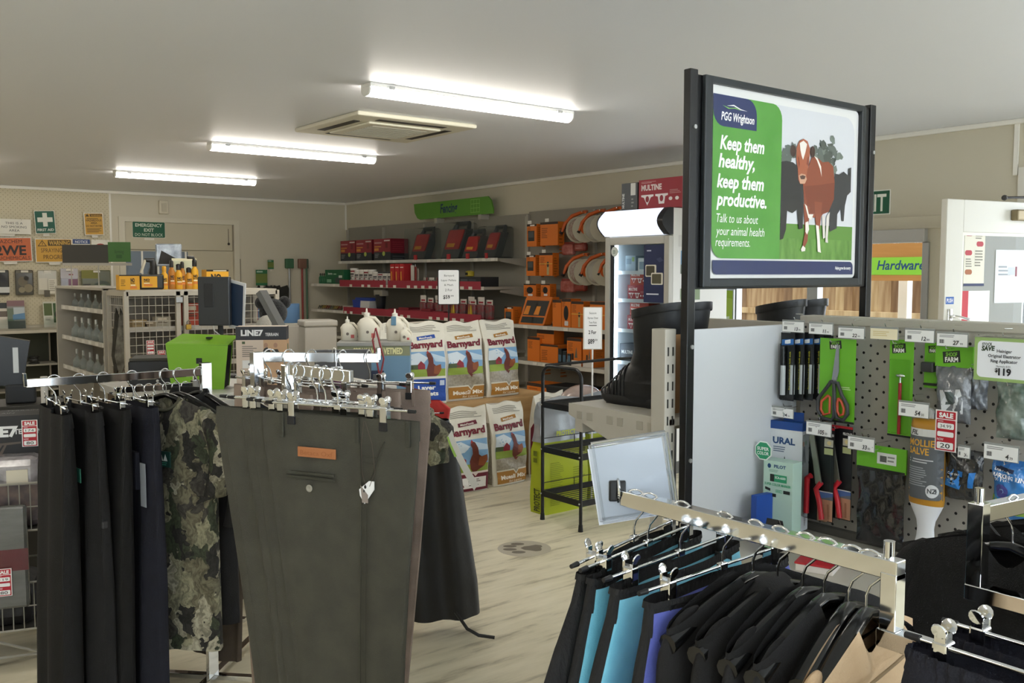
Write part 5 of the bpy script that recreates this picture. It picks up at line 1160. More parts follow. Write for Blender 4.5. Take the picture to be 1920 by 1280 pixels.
# tall white and blue box, with pen display in front
yc, z0, w, h = pb(1443, 790, 1497, 992, GX - .13)
t = thing('pliers_box', 'tall white and blue box with pliers pictured on its side', 'box', (GX - .10, yc, z0), R(-80))
MB().box(-w / 2, -.028, 0, w / 2, .028, h, r=.001).build('carton', flat('#d5d9dc', .35), t); MB().box(-w / 2 - .0006, -.0286, h - .028, w / 2 + .0006, .0286, h + .0006, r=.001).build('blue_lid', flat('#20478c', .35), t); MB().box(-w * .2, -.002, h, w * .42, .002, h + .032).build('hang_tab', flat('#20478c', .35), t)
art([('t', 'URAL', 8, 46, 20, '#274a78', {'w': 70, 'bold': .04}), ('l', 10, 54, 60, 74, 3, '#5b6b80'), ('p', [(46, 84), (62, 140), (52, 142), (40, 142), (38, 130)], '#2f3236'), ('c', 50, 146, 9, '#c9ced2', 5), ('p', [(38, 150), (62, 150), (70, 196), (38, 192)], '#2f3236')], 100, 100 * h / w, w, h - .028, face_m('front', -w / 2, -.028, 0), t)
art([('p', [(40, 60), (52, 60), (64, 120), (54, 124)], '#7d828a'), ('p', [(52, 60), (40, 60), (26, 124), (36, 128)], '#6b7078'), ('c', 34, 50, 10, '#d0a890'), ('c', 60, 46, 10, '#a8c4b0'), ('t', 'PINCE A SONDER', 60, 360, 14, '#3a4250', {'rot': 90, 'w': 110})], 100, 380, .056, h - .028, face_m('right', w / 2, -.028, 0), t, 'printed_side'); hookline(t, h + .022, .05)
ticket(1446, 765, 1487, 782, '34.99', 'tall white and blue box')
yc, z0, w, h = pb(1436, 906, 1500, 992, GX - .20); 
t = thing('pen_display', 'pale green marker pen display box with a green octagon header', 'display box', (GX - .19, yc + .01, .752), R(-84))
h = .30; MB().box(-.055, -.03, 0, .055, .03, h - .03, r=.001).build('carton', flat('#b9d6c8', .4), t)
art([('t', 'PILOT', 36, 20, 9, '#1d4a7a', {'w': 40, 'bold': .04}), ('c', 20, 16, 6, '#1d4a7a', 7), ('l', 20, 26, 60, 34, 2, '#7fa898'), ('r', 24, 40, 80, 62, '#2f9a6c'), ('t', 'SCA-6600', 40, 52, 7, '#eaf4ee', {'w': 36, 'bold': .02}), ('r', 24, 40, 38, 62, '#27322c'), ('t', 'SUPER COLOR MARKER', 6, 74, 7, '#2f9a6c', {'w': 88, 'bold': .03}), ('p', [(8, 80), (26, 84), (26, 92), (8, 88)], '#1d2421'), ('r', 70, 84, 92, 94, '#1d2421'), ('r', 22, 98, 46, 108, '#1d2421'), ('l', 44, 84, 68, 94, 3, '#3aa777')], 100, 240, .11, h - .03, face_m('front', -.055, -.03, 0), t)
oc = [(.034 * math.cos(R(22.5 + 45 * i)) - .055, .034 * math.sin(R(22.5 + 45 * i)) + h + .0) for i in range(8)]
MB().prism([(a * 1.0, b) for a, b in oc], -.034, -.032).build('header_octagon', flat('#e8f0ea', .4), t)
oc2 = [(.030 * math.cos(R(22.5 + 45 * i)) - .055, .030 * math.sin(R(22.5 + 45 * i)) + h) for i in range(8)]
MB().prism(oc2, -.0346, -.034).build('octagon_print', flat('#2f9a6c', .4), t)
art([('t', 'SUPER', 10, 4.5, 3.6, '#eaf4ee', {'align': 'c', 'w': 15, 'bold': .03}), ('t', 'COLOR', 10, 9.6, 3.6, '#eaf4ee', {'align': 'c', 'w': 15, 'bold': .03})], 20, 10, .06, .03, face_m('front', -.085, -.035, h - .015), t, 'lettering')
t = thing('folder', 'deep blue folder leaning against the end panel by the pen display', 'folder', (2.56, 1.90, .752), R(-4))
MB().box(-.05, -.012, 0, .05, .012, .16, r=.001).build('cover', flat('#1f4aa0', .4), t); MB().box(-.048, -.010, .002, .0505, .010, .158).build('pages', flat('#dfe2e6'), t)
t = thing('book', 'thick red book lying on the gondola base shelf', 'book', (2.47, 1.62, .752), R(20)); MB().box(-.08, -.055, 0, .08, .055, .022, r=.001).build('pages', flat('#e8e2da'), t); MB().box(-.083, -.058, .021, .083, .058, .027, r=.001).build('cover', flat('#b5202c', .4), t)
t = thing('document_pouch', 'black pouch on the base shelf in front of the pen display', 'pouch', (2.48, 1.80, .752), R(10)); MB().prism([(-.06, 0), (.06, 0), (.02, .10), (-.01, .11)], -.02, .02).build('pouch_body', M_wp, t); MB().tube([(-.01, -.021, .11), (.05, -.021, .01)], .002, 5).build('zip', M_chrome, t)
# secateurs
for i in range(2):
    yc, z0, w, h = pb(1530 + i * 24, 797, 1576 + i * 24, 972); X = GX - .10 + .03 * i
    t = thing('secateurs_pack', ['red handled secateurs pack in front on its hook', 'red handled secateurs pack behind the first on its hook'][i], 'secateurs', (X, yc, z0), R(-90), 'secateurs packs on the pegboard')
    MB().box(-w / 2, 0, 0, w / 2, .0015, h).build('backing_card', flat('#16181c', .35), t)
    art([('r', 0, 0, 100, 10, '#b81f2a'), ('t', 'FELCO 50', 62, 36, 10, '#e8e8e6', {'w': 36, 'bold': .03}), ('r', 62, 50, 96, 80, '#c9c4b4'), ('c', 79, 64, 9, '#e9d7a0'), ('r', 62, 86, 96, 112, '#b9c08a'), ('r', 40, 268, 100, 300, '#4f6ea8'), ('p', [(40, 300), (100, 284), (100, 300)], '#6b6f78'), ('r', 40, 300, 100, 388, '#b98a6e'), ('r', 40, 266, 100, 270, '#d8dadc'), ('p', [(56, 320), (64, 320), (68, 380), (60, 380)], '#9a6a50'), ('p', [(76, 318), (84, 318), (86, 380), (78, 380)], '#9a6a50')], 100, 392, w, h, face_m('front', -w / 2, 0, 0), t)
    sc = lambda pts: [((a - 50) / 100 * w, (392 - b) / 392 * h) for a, b in pts]
    MB().prism(sc([(10, 40), (30, 36), (46, 130), (64, 230), (58, 244), (40, 236), (30, 160)]), -.018, -.012).build('blade', mat('olive_steel', '#8f8f82', .3, metal=.7), t)
    MB().tube([(-w * .48, -.014, h * .06), (-w * .46, -.014, h * .44), (-w * .30, -.014, h * .47)], .010, 10).build('handle', flat('#c02530', .35), t, 50)
    MB().tube([(w * .16, -.014, h * .03), (w * .06, -.016, h * .22), (-w * .08, -.016, h * .34), (w * .12, -.014, h * .42)], .009, 10).build('handle', flat('#c02530', .35), t, 50)
    if i == 0: MB().box(-w * .62, -.030, .004, w * .42, -.0005, h * .90, r=.008).build('blister', M_blis, t)
    hookline(t, h - .01, .03)
ticket(1512, 793, 1558, 816, '105.00', 'secateurs')
# hoof boot sheet with green header
polybag('rubber_mat_bag', 'flat black rubber sheet bag under a green header card', 'bag', (1607, 836, 1697, 1022), GX - .08, M_fblack, (GRN_C, [('r', 42, 12, 82, 34, '#e2e4e0'), ('r', 48, 18, 62, 30, '#5a5c58'), ('l', 64, 16, 80, 30, 2, '#8c8e8a'), ('r', 0, 44, 100, 50, '#1c1f1c')]), .235, bulge=.006, seed=3)
ticket(1590, 821, 1639, 844, '33.00', 'flat black rubber sheet')
# inverted salve bottle with brush
yc, z0, w, h = pb(1706, 780, 1772, 1018, GX - .09)
t = thing('salve_bottle', 'grey and gold labelled salve pouch bottle with white brush end', 'bottle', (GX - .09, yc, z0), R(-90))
def lens(ww, dd, z, n=20): return [(ww * math.cos(2 * PI * j / n), dd * math.sin(2 * PI * j / n), z) for j in range(n)]
rows = [(.30, .010, .0), (.26, .010, .05), (.24, .011, .12), (.27, .014, .18), (.42, .020, .27), (.48, .026, .31)]
m = MB(); m.loft([lens(w * a, b, h * c) for a, b, c in rows]); m.build('brush_end', flat('#eceef2', .4), t, 40)
rows = [(.48, .026, .31), (.50, .030, .34), (.49, .032, .6), (.46, .030, .86), (.49, .028, .93), (.46, .022, .97), (.30, .014, .985)]
m = MB(); m.loft([lens(w * a, b, h * c) for a, b, c in rows]); m.build('bottle_body', flat('#c08a2c', .35), t, 40)
def lab(x, y, z): u = max(-1, min(1, (x / w - .5) * 2)); return (u * w * .49, -(.0335 * math.sqrt(max(0, 1 - u * u * .98))) - z, h * .36 + y)
art([('r', 0, 0, 100, 18, '#dcdcd8'), ('t', 'FIL', 14, 15, 11, '#2a2c30', {'w': 22, 'bold': .03, 'shear': .2}), ('r', 0, 18, 100, 170, '#5c6064'), ('t', 'MOLLIE', 6, 42, 16, '#e0a93c', {'w': 76, 'bold': .02}), ('t', 'SALVE', 6, 62, 16, '#e0a93c', {'w': 62, 'bold': .02}), ('l', 8, 72, 80, 84, 2, '#c9cbce'), ('l', 8, 92, 70, 140, 9, '#9ea2a6'), ('c', 78, 148, 16, '#d5d7d9'), ('t', 'NZ', 78, 153, 11, '#4c5054', {'align': 'c', 'bold': .03})], 100, 170, w, h * .55, None, t, 'printed_label', warp=lab, seg=.02, eps=.0002, lift=.0006)
MB().cyl((0, -.006, h + .012), (0, .006, h + .012), .014, 16).build('hang_ring', flat('#e6e6e4', .35), t); MB().box(-.014, -.004, h * .97, .014, .004, h + .01, r=.002).build('hang_tab', flat('#e6e6e4', .35), t)
ticket(1685, 756, 1741, 781, '54.00', 'salve bottle')
def sale_tag(loc, rz, w, h, was, now, label, par=None):
    t = thing('sale_tag', label, 'sale tag', loc, rz)
    MB().box(-w / 2, 0, 0, w / 2, .0012, h, r=.0004).build('card', flat('#ece6e2', .35), t)
    art([('R', 6, 5, 94, 38, 4, '#b51f2e'), ('t', 'SALE', 50, 32, 20, WHITE, {'align': 'c', 'w': 66, 'bold': .05}), ('R', 6, 42, 94, 176, 4, '#b51f2e'), ('l', 12, 46, 40, 52, 1, '#e8d0d0'), ('R', 12, 56, 88, 82, 6, WHITE), ('t', was, 50, 77, 15, '#2a2628', {'align': 'c', 'w': 52}), ('R', 12, 94, 88, 116, 6, WHITE), ('t', 'NOW', 12, 134, 11, '#eadada', {'w': 30, 'bold': .02}), ('R', 12, 140, 88, 170, 6, WHITE), ('t', now, 50, 165, 20, '#2a2628', {'align': 'c', 'w': 46, 'bold': .01})], 100, 180, w, h, face_m('front', -w / 2, 0, 0), t, 'printed_face')
    return t
yc, z0, w, h = pb(1751, 769, 1796, 846, GX - .15)
sale_tag((GX - .15, yc, z0), R(-90), w * .9, h, '34.99', '20', 'red sale tag hanging over the salve bottle')
polybag('band_bag', 'black bag with a bright blue label beside the salve bottle', 'bag', (1772, 842, 1844, 938), GX - .08, M_fblack, None, art_items=[('p', [(2, 52), (54, 56), (52, 104), (0, 100)], '#2f7fd0'), ('t', 'Castration', 10, 68, 7, WHITE, {'w': 34}), ('t', 'Rings', 10, 80, 7, WHITE, {'w': 22}), ('l', 8, 84, 40, 96, 3, '#b9d4ee'), ('p', [(72, 56), (86, 54), (84, 96), (70, 98)], '#2f7fd0')], seed=6)
ticket(1796, 838, 1818, 858, '24.00', 'black bag with the blue label')
polybag('ring_bag', 'blue and green bag picturing a purple and an orange ring', 'bag', (1861, 862, 1934, 974), GX - .09, mat('blue_print_film', '#3b7fc4', .2, coat=.5), None, art_items=[('r', 0, 0, 100, 20, '#2f6fb8'), ('p', [(4, 14), (64, 24), (64, 34), (4, 26)], '#1c2a4a'), ('t', 'Leader Rings', 12, 30, 7, WHITE, {'w': 46, 'rot': -6, 'bold': .02}), ('t', 'MARKING RINGS', 4, 46, 11, '#f0f4f8', {'w': 104, 'bold': .03, 'rot': -6}), ('t', '100 Pack', 8, 58, 9, '#e2ecf4', {'w': 46}), ('p', [(0, 96), (30, 116), (60, 108), (100, 116), (100, 146), (0, 146)], '#7a9a3a'), ('c', 30, 84, 19, '#4a4a92'), ('c', 30, 84, 7, '#8fb6dc'), ('c', 64, 108, 19, '#d8701f'), ('c', 64, 108, 7, '#a8b07a')], seed=7)
ticket(1845, 836, 1909, 863, '4.79', 'ring bag')
# ================================================================== fencing shelves along the right wall
M_shelf = mat('grey_shelf_steel', '#a5a196', .45); M_back = mat('shelf_back_steel', '#8f8b80', .5)
RED, DRK, ORG, YEL = '#8f2230', '#26292d', '#d9741e', '#e0a52c'
WX = 6.655
def bay(name, label, y0, y1, ztop, shelves, peg=False):
    t = thing(name, label, 'shelving', (XR, (y0 + y1) / 2, 0), R(-90))
    L_ = y1 - y0
    def lb(nm, a, b, m, par=None, r=.002):     # a,b = (along, depth from wall, z); along: + = towards camera
        return MB().box(a[0], -a[1], a[2], b[0], -b[1], b[2], r=r).build(nm, m, par or t)
    lb('back_panel', (-L_ / 2, .03, .1), (L_ / 2, .045, ztop), M_back)
    n = int(round(L_ / .95))
    for i in range(n + 1):
        x = -L_ / 2 + L_ * i / n; lb('upright', (x - .018, .045, 0), (x + .018, .075, ztop - .03), M_shelf)
    for z, dep, xa, xb, strip in shelves:
        xa_, xb_ = -L_ / 2 + xa, -L_ / 2 + xb
        s = lb('shelf', (xa_, .05, z - .03), (xb_, dep, z), M_shelf)
        lb('ticket_rail', (xa_, dep, z - .035), (xb_, dep + .006, z + .004), mat('ticket_rail_plastic', '#c9c6bd', .35), s)
        for (sa, sb) in strip: lb('red_strip', (-L_ / 2 + sa, dep + .006, z - .03), (-L_ / 2 + sb, dep + .010, z + .06), flat('#94283a', .5), s)
        k = int((xb - xa) / .16); rnd = random.Random(int(z * 100))
        for i in range(k):
            if rnd.random() < .45: continue
            x = xa_ + (i + .5) * (xb - xa) / k; lb('ticket', (x - .035, dep + .010, z - .032), (x + .035, dep + .012, z + .002), flat('#dcd8cf', .5), s, 0)
    lb('base', (-L_ / 2, .05, 0), (L_ / 2, .5, .1), M_gdk)
    return t
bay('shelving_bay', 'long grey wall shelving with red ticket strips of fencing goods', 8.20, 12.45, 2.32, [(1.82, .38, .32, 4.13, ()), (1.50, .66, 0, 4.25, ((.9, 2.15), (2.2, 4.2))), (1.135, .66, 0, 4.25, ((1.0, 4.2),)), (.78, .66, 0, 4.25, ()), (.42, .66, 0, 4.25, ())])
bay('shelving_bay', 'grey wall shelving of orange boxed goods beside the fridge', 5.98, 8.18, 2.34, [(1.10, .48, .08, 2.2, ()), (.715, .48, .08, 2.2, ()), (.36, .55, .0, 2.2, ())])
bk = thing('shelf_end_brackets', 'pair of bare steel shelf arms at the end of the fencing shelves', 'bracket', (XR, 8.19, 0))
for z in (1.80, 1.46): MB().prism([(-.45, z), (-.06, z + .02), (-.06, z - .08), (-.45, z - .02)], -.006, .006).build('arm', M_shelf, bk)
# Fencing header sign
fs = thing('fencing_sign', 'green curved Fencing header sign above the shelves', 'sign', (6.52, 9.57, 2.345), R(-90))
o_ = [(-.86, .205), (-.84, .09), (-.78, .02), (-.72, 0), (.86, 0), (.86, .06), (.82, .16), (.76, .205)]
MB().prism(o_, 0, .02).build('panel', flat('#5c9434', .5), fs)
art([('t', 'Fencing', 62, 14.5, 11, '#1f3f5c', {'w': 38, 'bold': .03, 'shear': .15})] + [('r', 128 + i * 6, 2, 128.6 + i * 6, 17, '#8fbf62') for i in range(4)] + [('r', 128, 2 + i * 5, 146.6, 2.6 + i * 5, '#8fbf62') for i in range(4)], 172, 20.5, 1.72, .205, face_m('front', -.86, -.0004, 0), fs, 'lettering')
for x in (-.35, .6): MB().box(x - .03, .0, -.06, x + .03, .12, .0).build('bracket', M_shelf, fs)
def wr(x0, y0, x1, y1, X):
    ym = (y0 + y1) / 2; a = onX(x0, ym, X); b = onX(x1, ym, X); xm = (x0 + x1) / 2; return (a.y + b.y) / 2, onX(xm, y1, X).z, a.y - b.y, onX(xm, y0, X).z - onX(xm, y1, X).z
RZW = R(-90)
# red battery boxes on the top shelf
for i, Y in enumerate((11.86, 11.40, 10.90)):
    bx = carton('energiser_box', ['red and charcoal energiser box against the corner wall', 'red and charcoal energiser box second from the corner', 'red and charcoal energiser box third from the corner'][i], 'box', .44, .30, .29, (6.46, Y, 1.82), RZW, '#3a1a20',
       [('r', 0, 0, 100, 40, '#8a2b35'), ('r', 0, 40, 100, 66, '#2e3338'), ('r', 62, 4, 96, 8, '#c9b9b4'), ('r', 4, 10, 48, 14, '#b5888a'), ('r', 4, 22, 44, 25, '#c98a3a'), ('r', 4, 28, 30, 36, '#c98a3a'), ('r', 70, 12, 84, 28, '#6d2028'), ('c', 60, 45, 8, '#a8b85a', 7), ('l', 6, 44, 34, 58, 3, '#8a8d90')], side=[('r', 0, 0, 100, 44, '#7a1626'), ('r', 0, 44, 100, 70, '#1f2226'), ('l', 10, 8, 80, 40, 5, '#8f2a36'), ('l', 10, 50, 80, 64, 2, '#4a4d50')], cw=100, scw=100, group='red and charcoal energiser boxes')
# energisers standing tilted
def energiser(label, Y, w, h, dome):
    t = thing('energiser', label, 'energiser', (6.48, Y, 1.82), RZW, 'fence energisers on the top shelf')
    lean = lambda x, y, z: (x, y + z * .38, z)
    def pr(nm, pts, y0, y1, m):
        mb = MB(); n = len(pts); vs = [lean(p[0], y0, p[1]) for p in pts] + [lean(p[0], y1, p[1]) for p in pts]
        mb.add(vs, [(i, (i + 1) % n, n + (i + 1) % n, n + i) for i in range(n)] + [tuple(range(n - 1, -1, -1)), tuple(range(n, 2 * n))]); return mb.build(nm, m, t)
    pr('case', rrect(-w / 2, 0, w / 2, h * .8, .03), -.12, -.02, mat('charcoal_case', '#3f4547', .4))
    pr('face_panel', rrect(-w * .40, h * .26, w * .40, h * .78, .02), -.135, -.12, flat('#a1302f', .4))
    pr('label', [(-w * .3, h * .32), (w * .12, h * .32), (w * .12, h * .42), (-w * .3, h * .42)], -.137, -.135, flat('#c78f32'))
    MB().tube([lean(-w * .42, -.07, h * .76), lean(-w * .34, -.07, h * .95), lean(w * .34, -.07, h * .95), lean(w * .42, -.07, h * .76)], .028, 8).build('handle', MATS['charcoal_case'], t, 40)
    MB().box(-w / 2, -.12, 0, w / 2, .12, .02).build('stand_foot', flat('#2c3032'), t)
    MB().box(w * .18, -.20, .0, w * .36, -.185, .06).build('red_tag', flat('#b02a30'), t)
    if dome: MB().box(-w * .6, -.19, 0, w * .6, .16, h * .96, r=.03).build('clear_cover', mat('clear_dome', '#e2e6e4', .1, trans=.97, ior=1.02), t)
energiser('large tilted energiser under a clear cover beside the boxes', 10.12, .34, .42, True); energiser('large tilted energiser in the middle of the top shelf', 9.38, .36, .46, True)
energiser('small red fronted energiser without a cover', 8.97, .30, .34, False); energiser('narrow tilted energiser at the end of the top shelf', 8.58, .22, .38, True)
# second shelf
for i in range(4):
    t = thing('spray_bottle', 'small green spray bottle by the corner wall', 'bottle', (6.12, 12.35 - .06 * i, 1.50), RZW, 'small green bottles by the corner')
    MB().lathe([(.02, 0), (.022, .01), (.022, .09), (.008, .11), (.008, .125)], 10).build('bottle_body', flat('#1f6a44', .3), t, 50); MB().lathe([(.010, .12), (.010, .14), (.003, .155)], 8).build('cap', flat('#2a2c2a'), t)
carton('green_box', 'long dark green box with white lettering on the second shelf', 'box', .56, .18, .20, (6.15, 11.80, 1.50), RZW, '#1d5f3c', [('t', 'Strainrite', 16, 12, 5, '#d8e4da', {'w': 24, 'bold': .02}), ('r', 10, 24, 34, 32, '#7fa98c'), ('l', 46, 8, 64, 14, 1, '#9dc0a8'), ('p', [(52, 22), (70, 18), (90, 22), (92, 32), (56, 33)], '#3a4a44'), ('r', 74, 14, 92, 20, '#cdd4ce')])
tins = []
for i in range(9):
    Y = 11.36 - .125 * i; h = .20 if i < 5 else .17
    if i == 0: h = .22
    t = thing('tin', 'white and black labelled tin in the row on the second shelf', 'tin', (6.14, Y, 1.50), RZW, 'white labelled tins on the second shelf')
    MB().lathe([(.052, 0), (.055, .005), (.055, h - .02), (.053, h - .018)], 18).build('tin_body', flat('#cfcac2', .4), t, 40); MB().lathe([(.055, h - .02), (.057, h - .018), (.057, h - .004), (.054, h)], 18).build('lid', flat('#e2dfd8' if i < 6 else '#3a3b3d', .4), t, 40)
    def wrap(x, y, z): a = (x / .11 - .5) * 2.2; return ((.0555 + z) * math.sin(a), -(.0555 + z) * math.cos(a), y)
    art([('r', 0, 10, 110, 26, '#8d2b36' if i % 3 == 0 else '#d8d4cc'), ('r', 4, 40, 100, 56, '#2c2d30'), ('r', 10, 66, 96, 74, '#3a3b3e'), ('r', 6, 84, 70, 98, '#a33a40' if i % 2 else '#2c2d30'), ('l', 8, 104, 90, 130, 3, '#8a8782')], 110, 160, .11, h - .02, None, t, 'printed_label', warp=wrap, seg=.02)
for i in range(3):
    carton('red_pack', 'tall red carton beside the tins on the second shelf', 'carton', .10, .12, .27, (6.12, 10.22 - .115 * i, 1.50), RZW, '#b3262b', [('r', 12, 40, 88, 52, '#e8d0cc'), ('p', [(20, 100), (44, 96), (50, 220), (24, 224)], '#d89a3a'), ('r', 0, 236, 100, 270, '#2a2022')], group='tall red cartons on the second shelf')
t = thing('display_hook_stand', 'small display stand hung with white cards beside the red cartons', 'display', (6.14, 9.80, 1.50), RZW); MB().box(-.05, -.04, 0, .05, .04, .02).build('base', flat('#3a3a3a'), t); MB().cyl((0, 0, .02), (0, 0, .26), .006).build('pole', M_alu, t)
for k in range(3): MB().box(-.05 + .02 * k, -.035 + .02 * k, .06, .03 + .02 * k, -.033 + .02 * k, .25 - .02 * k).build('card', flat(('#c9c4bc', '#a8504c', '#b5aea4')[k]), t)
rnd = random.Random(12)
for i in range(9):
    t = thing('hardware_packet', 'clear packet of small fittings on the second shelf', 'packet', (6.16 + rnd.uniform(-.04, .08), 9.62 - .085 * i, 1.50), RZW + rnd.uniform(-.4, .4), 'packets of fittings on the second shelf')
    MB().box(-.04, -.03, 0, .04, .03, .05 + .03 * rnd.random(), r=.012).build('packet_body', mat('fitting_packet_%d' % (i % 3), ('#9a8a78', '#a0665c', '#b5b0a6')[i % 3], .3, var='#5d5a54', vscale=40), t)
    MB().box(-.04, -.002, .04, .04, .002, .10).build('header_card', flat(('#b9b4aa', '#8f3038', '#cfcac0')[i % 3]), t)
carton('black_tool_box', 'low black box at the end of the second shelf', 'box', .42, .25, .11, (6.2, 8.55, 1.50), RZW, '#24272a', [('r', 6, 6, 40, 14, '#4a5054'), ('r', 46, 6, 80, 14, '#3c4246')], ch=26)
t = thing('yellow_tape', 'small yellow and black tool on the black box', 'tool', (6.2, 8.72, 1.61), RZW); MB().lathe([(.02, 0), (.05, .01), (.05, .06), (.02, .07)], 14).build('tool_body', flat('#b3a02c'), t, 40); MB().box(-.02, -.055, .02, .02, -.045, .05).build('grip', flat(BLACK), t)
# third shelf
for i in range(6):
    t = thing('chain_bundle', 'bundle of brown fittings at the corner end of the third shelf', 'fittings', (6.13, 12.32 - .12 * i, 1.135), RZW, 'bundles of fittings on the third shelf')
    for k in range(3): MB().tube([(-.05, -.04 + .03 * k, .01), (-.02, -.03 + .03 * k, .05), (.03, -.04 + .03 * k, .02), (.05, -.02 + .03 * k, .055)], .008, 6).build('fitting', flat(('#5a5a50', '#8a7a34', '#7a3a2e')[(i + k) % 3]), t)
t = thing('storage_bin', 'open blue and white plastic bin on the third shelf', 'bin', (6.15, 10.98, 1.135), RZW); MB().prism([(-.20, 0), (.20, 0), (.23, .15), (-.23, .15)], -.12, .12).build('bin_body', flat('#c4c4c4'), t); MB().prism([(-.21, .05), (-.03, .05), (-.02, .16), (-.235, .16)], -.126, -.12).build('blue_side', flat('#233a8f'), t); MB().box(-.2, -.10, .15, .2, .10, .19).build('contents', flat('#28408f'), t)
carton('small_white_box', 'small white carton beside the blue bin', 'box', .22, .15, .07, (6.12, 11.42, 1.135), RZW, '#bdb8b0', [('r', 4, 4, 60, 16, '#a8a39a'), ('r', 70, 6, 94, 22, '#8a857c')], ch=32)
t = thing('funnel', 'tall black tapered pot on the third shelf', 'pot', (6.12, 10.62, 1.135), RZW); MB().lathe([(.045, 0), (.05, .01), (.075, .24), (.07, .24), (.045, .02)], 16).build('pot_body', flat('#1d2026', .35), t, 50); MB().box(-.10, -.05, .22, .12, .05, .30, r=.01).build('display_card', flat('#8f8a7e'), t)
for i in range(5):
    carton('red_flat_box', 'flat red carton lying on the third shelf', 'box', .24, .18, .07 + .02 * (i % 2), (6.14, 10.2 - .26 * i, 1.135), RZW + .1 * (i % 3 - 1), '#6f2029', [('r', 0, 0, 100, 10, '#8a2b35'), ('l', 10, 14, 70, 28, 2, '#a8686a')], ch=33, group='flat red cartons on the third shelf')
for i in range(12):
    Y = 9.55 - .115 * i; yel = i in (5, 6, 8, 9)
    t = thing('insulator_pack', 'red and white hang-card pack with yellow fittings on the third shelf' if yel else 'red and white hang-card pack of fittings on the third shelf', 'pack', (6.10 + .03 * (i % 3), Y, 1.135), RZW, 'yellow fitting packs on the third shelf' if yel else 'red fitting packs on the third shelf')
    MB().box(-.055, -.03, 0, .055, .03, .17, r=.015).build('clear_bag', mat('red_fittings_film', '#8d2f36', .25, var='#5f5a58', vscale=22, bump=.4, bscale=30), t)
    MB().box(-.06, -.006, .16, .06, -.002, .25 - .03 * (i % 2)).build('header_card', flat('#cfc9c2'), t); MB().box(-.04, -.008, .18, .04, -.006, .20).build('header_print', flat('#8f2230'), t)
    if yel: MB().prism([(-.03, .02), (.0, .16), (.03, .02), (.01, .0)], -.04, -.03).build('yellow_fitting', flat('#c9a92c'), t)
# fourth shelf: caps and red packs
for i in range(3):
    t = thing('cap', 'grey cap with a red badge on the low shelf', 'cap', (6.08, 10.95 - .36 * i, .78), RZW, 'caps on the low shelf')
    MB().sphere((0, 0, .055), .10, 16, 10, (1, 1, .9)).build('crown', mat('cap_cotton', '#8d867a', .9), t, 60); MB().prism([(-.08, .03), (.08, .03), (.06, .045), (-.06, .045)], -.19, -.07).build('peak', flat('#6d665c'), t); MB().box(-.035, -.104, .05, .035, -.092, .09, r=.004).build('badge', flat('#a03a3c'), t)
for i in range(4):
    carton('red_white_carton', 'red and white carton standing on the low shelf', 'carton', .22, .12, .26, (6.10, 9.55 - .34 * i, .78), RZW, '#d5cdc6', [('r', 0, 44, 100, 118, '#a32a32'), ('r', 20, 16, 80, 28, '#a32a32'), ('r', 20, 34, 70, 40, '#b5565a')], group='red and white cartons on the low shelf')
# orange goods: hooks and boxes
def orange_box(name, label, px, X, z=None, d=.12, kind=0, group='orange boxed fencing goods'):
    yc, z0, w, h = wr(*px, X)
    if z is not None: h = h + (z0 - z); z0 = z
    fr = [('r', 0, 0, 100, 100 * h / w * .10, '#3a2a22'), ('l', 8, 20, 44, 60, 6, '#8f4a14')]
    H_ = 100 * h / w
    if kind == 1: fr += [('c', 50, H_ * .5, 26, '#1c1c1e', H_ * .26), ('R', 34, H_ * .78, 74, H_ * .94, 5, '#e2e0e0')]
    if kind == 2: fr += [('r', 58, H_ * .40, 74, H_ * .96, '#b5a878'), ('c', 66, H_ * .5, 8, '#3a3026', 14), ('r', 0, H_ * .46, 100, H_ * .49, '#e0b24a')]
    if kind == 3: fr += [('r', 0, H_ * .80, 100, H_, '#dcd6ce'), ('p', [(54, H_ * .70), (66, H_ * .3), (74, H_ * .70)], '#6a6458'), ('r', 34, H_ * .55, 48, H_ * .78, '#2a2624')]
    if kind == 4: fr += [('r', 12, H_ * .3, 78, H_ * .76, '#2b2e30'), ('R', 18, H_ * .33, 70, H_ * .6, 6, '#4c5254'), ('r', 34, 4, 80, 14, '#e6dfd4')]
    return carton(name, label, 'box', w, d, h, (X + d / 2, yc, z0), RZW, ORG, fr, side=[('l', 20, 20, 80, 120, 8, '#a85a18')], left=[('l', 20, 20, 80, 120, 8, '#a85a18')], scw=100, group=group)
HXo = 6.40
def peghook(t, h, w): MB().tube([(0, .05, h - .01), (0, .24, h - .006)], .003, 6).build('peg_hook', M_chrome, t); MB().box(-.03, -.075, h + .0, .03, -.073, h + .035).build('ticket', flat('#dedad2'), t)
for i, (px, k, lb_) in enumerate((((988, 420, 1006, 462), 4, 'orange pack with a black window, upper peg row'), ((1013, 416, 1046, 460), 0, 'plain orange box beside the reels, upper peg row'), ((987, 478, 1004, 517), 4, 'orange pack with a black window, middle peg row'), ((1011, 474, 1036, 517), 2, 'orange box with a gauge pictured, middle peg row'), ((982, 532, 1005, 556), 1, 'orange blister pack, lowest peg row'), ((1014, 532, 1031, 556), 1, 'narrow orange blister pack, lowest peg row'))):
    o = orange_box('orange_pack', lb_, px, HXo, None, .09, k); peghook(o, [c for c in o.children][0].dimensions.z if False else wr(*px, HXo)[3], 0)
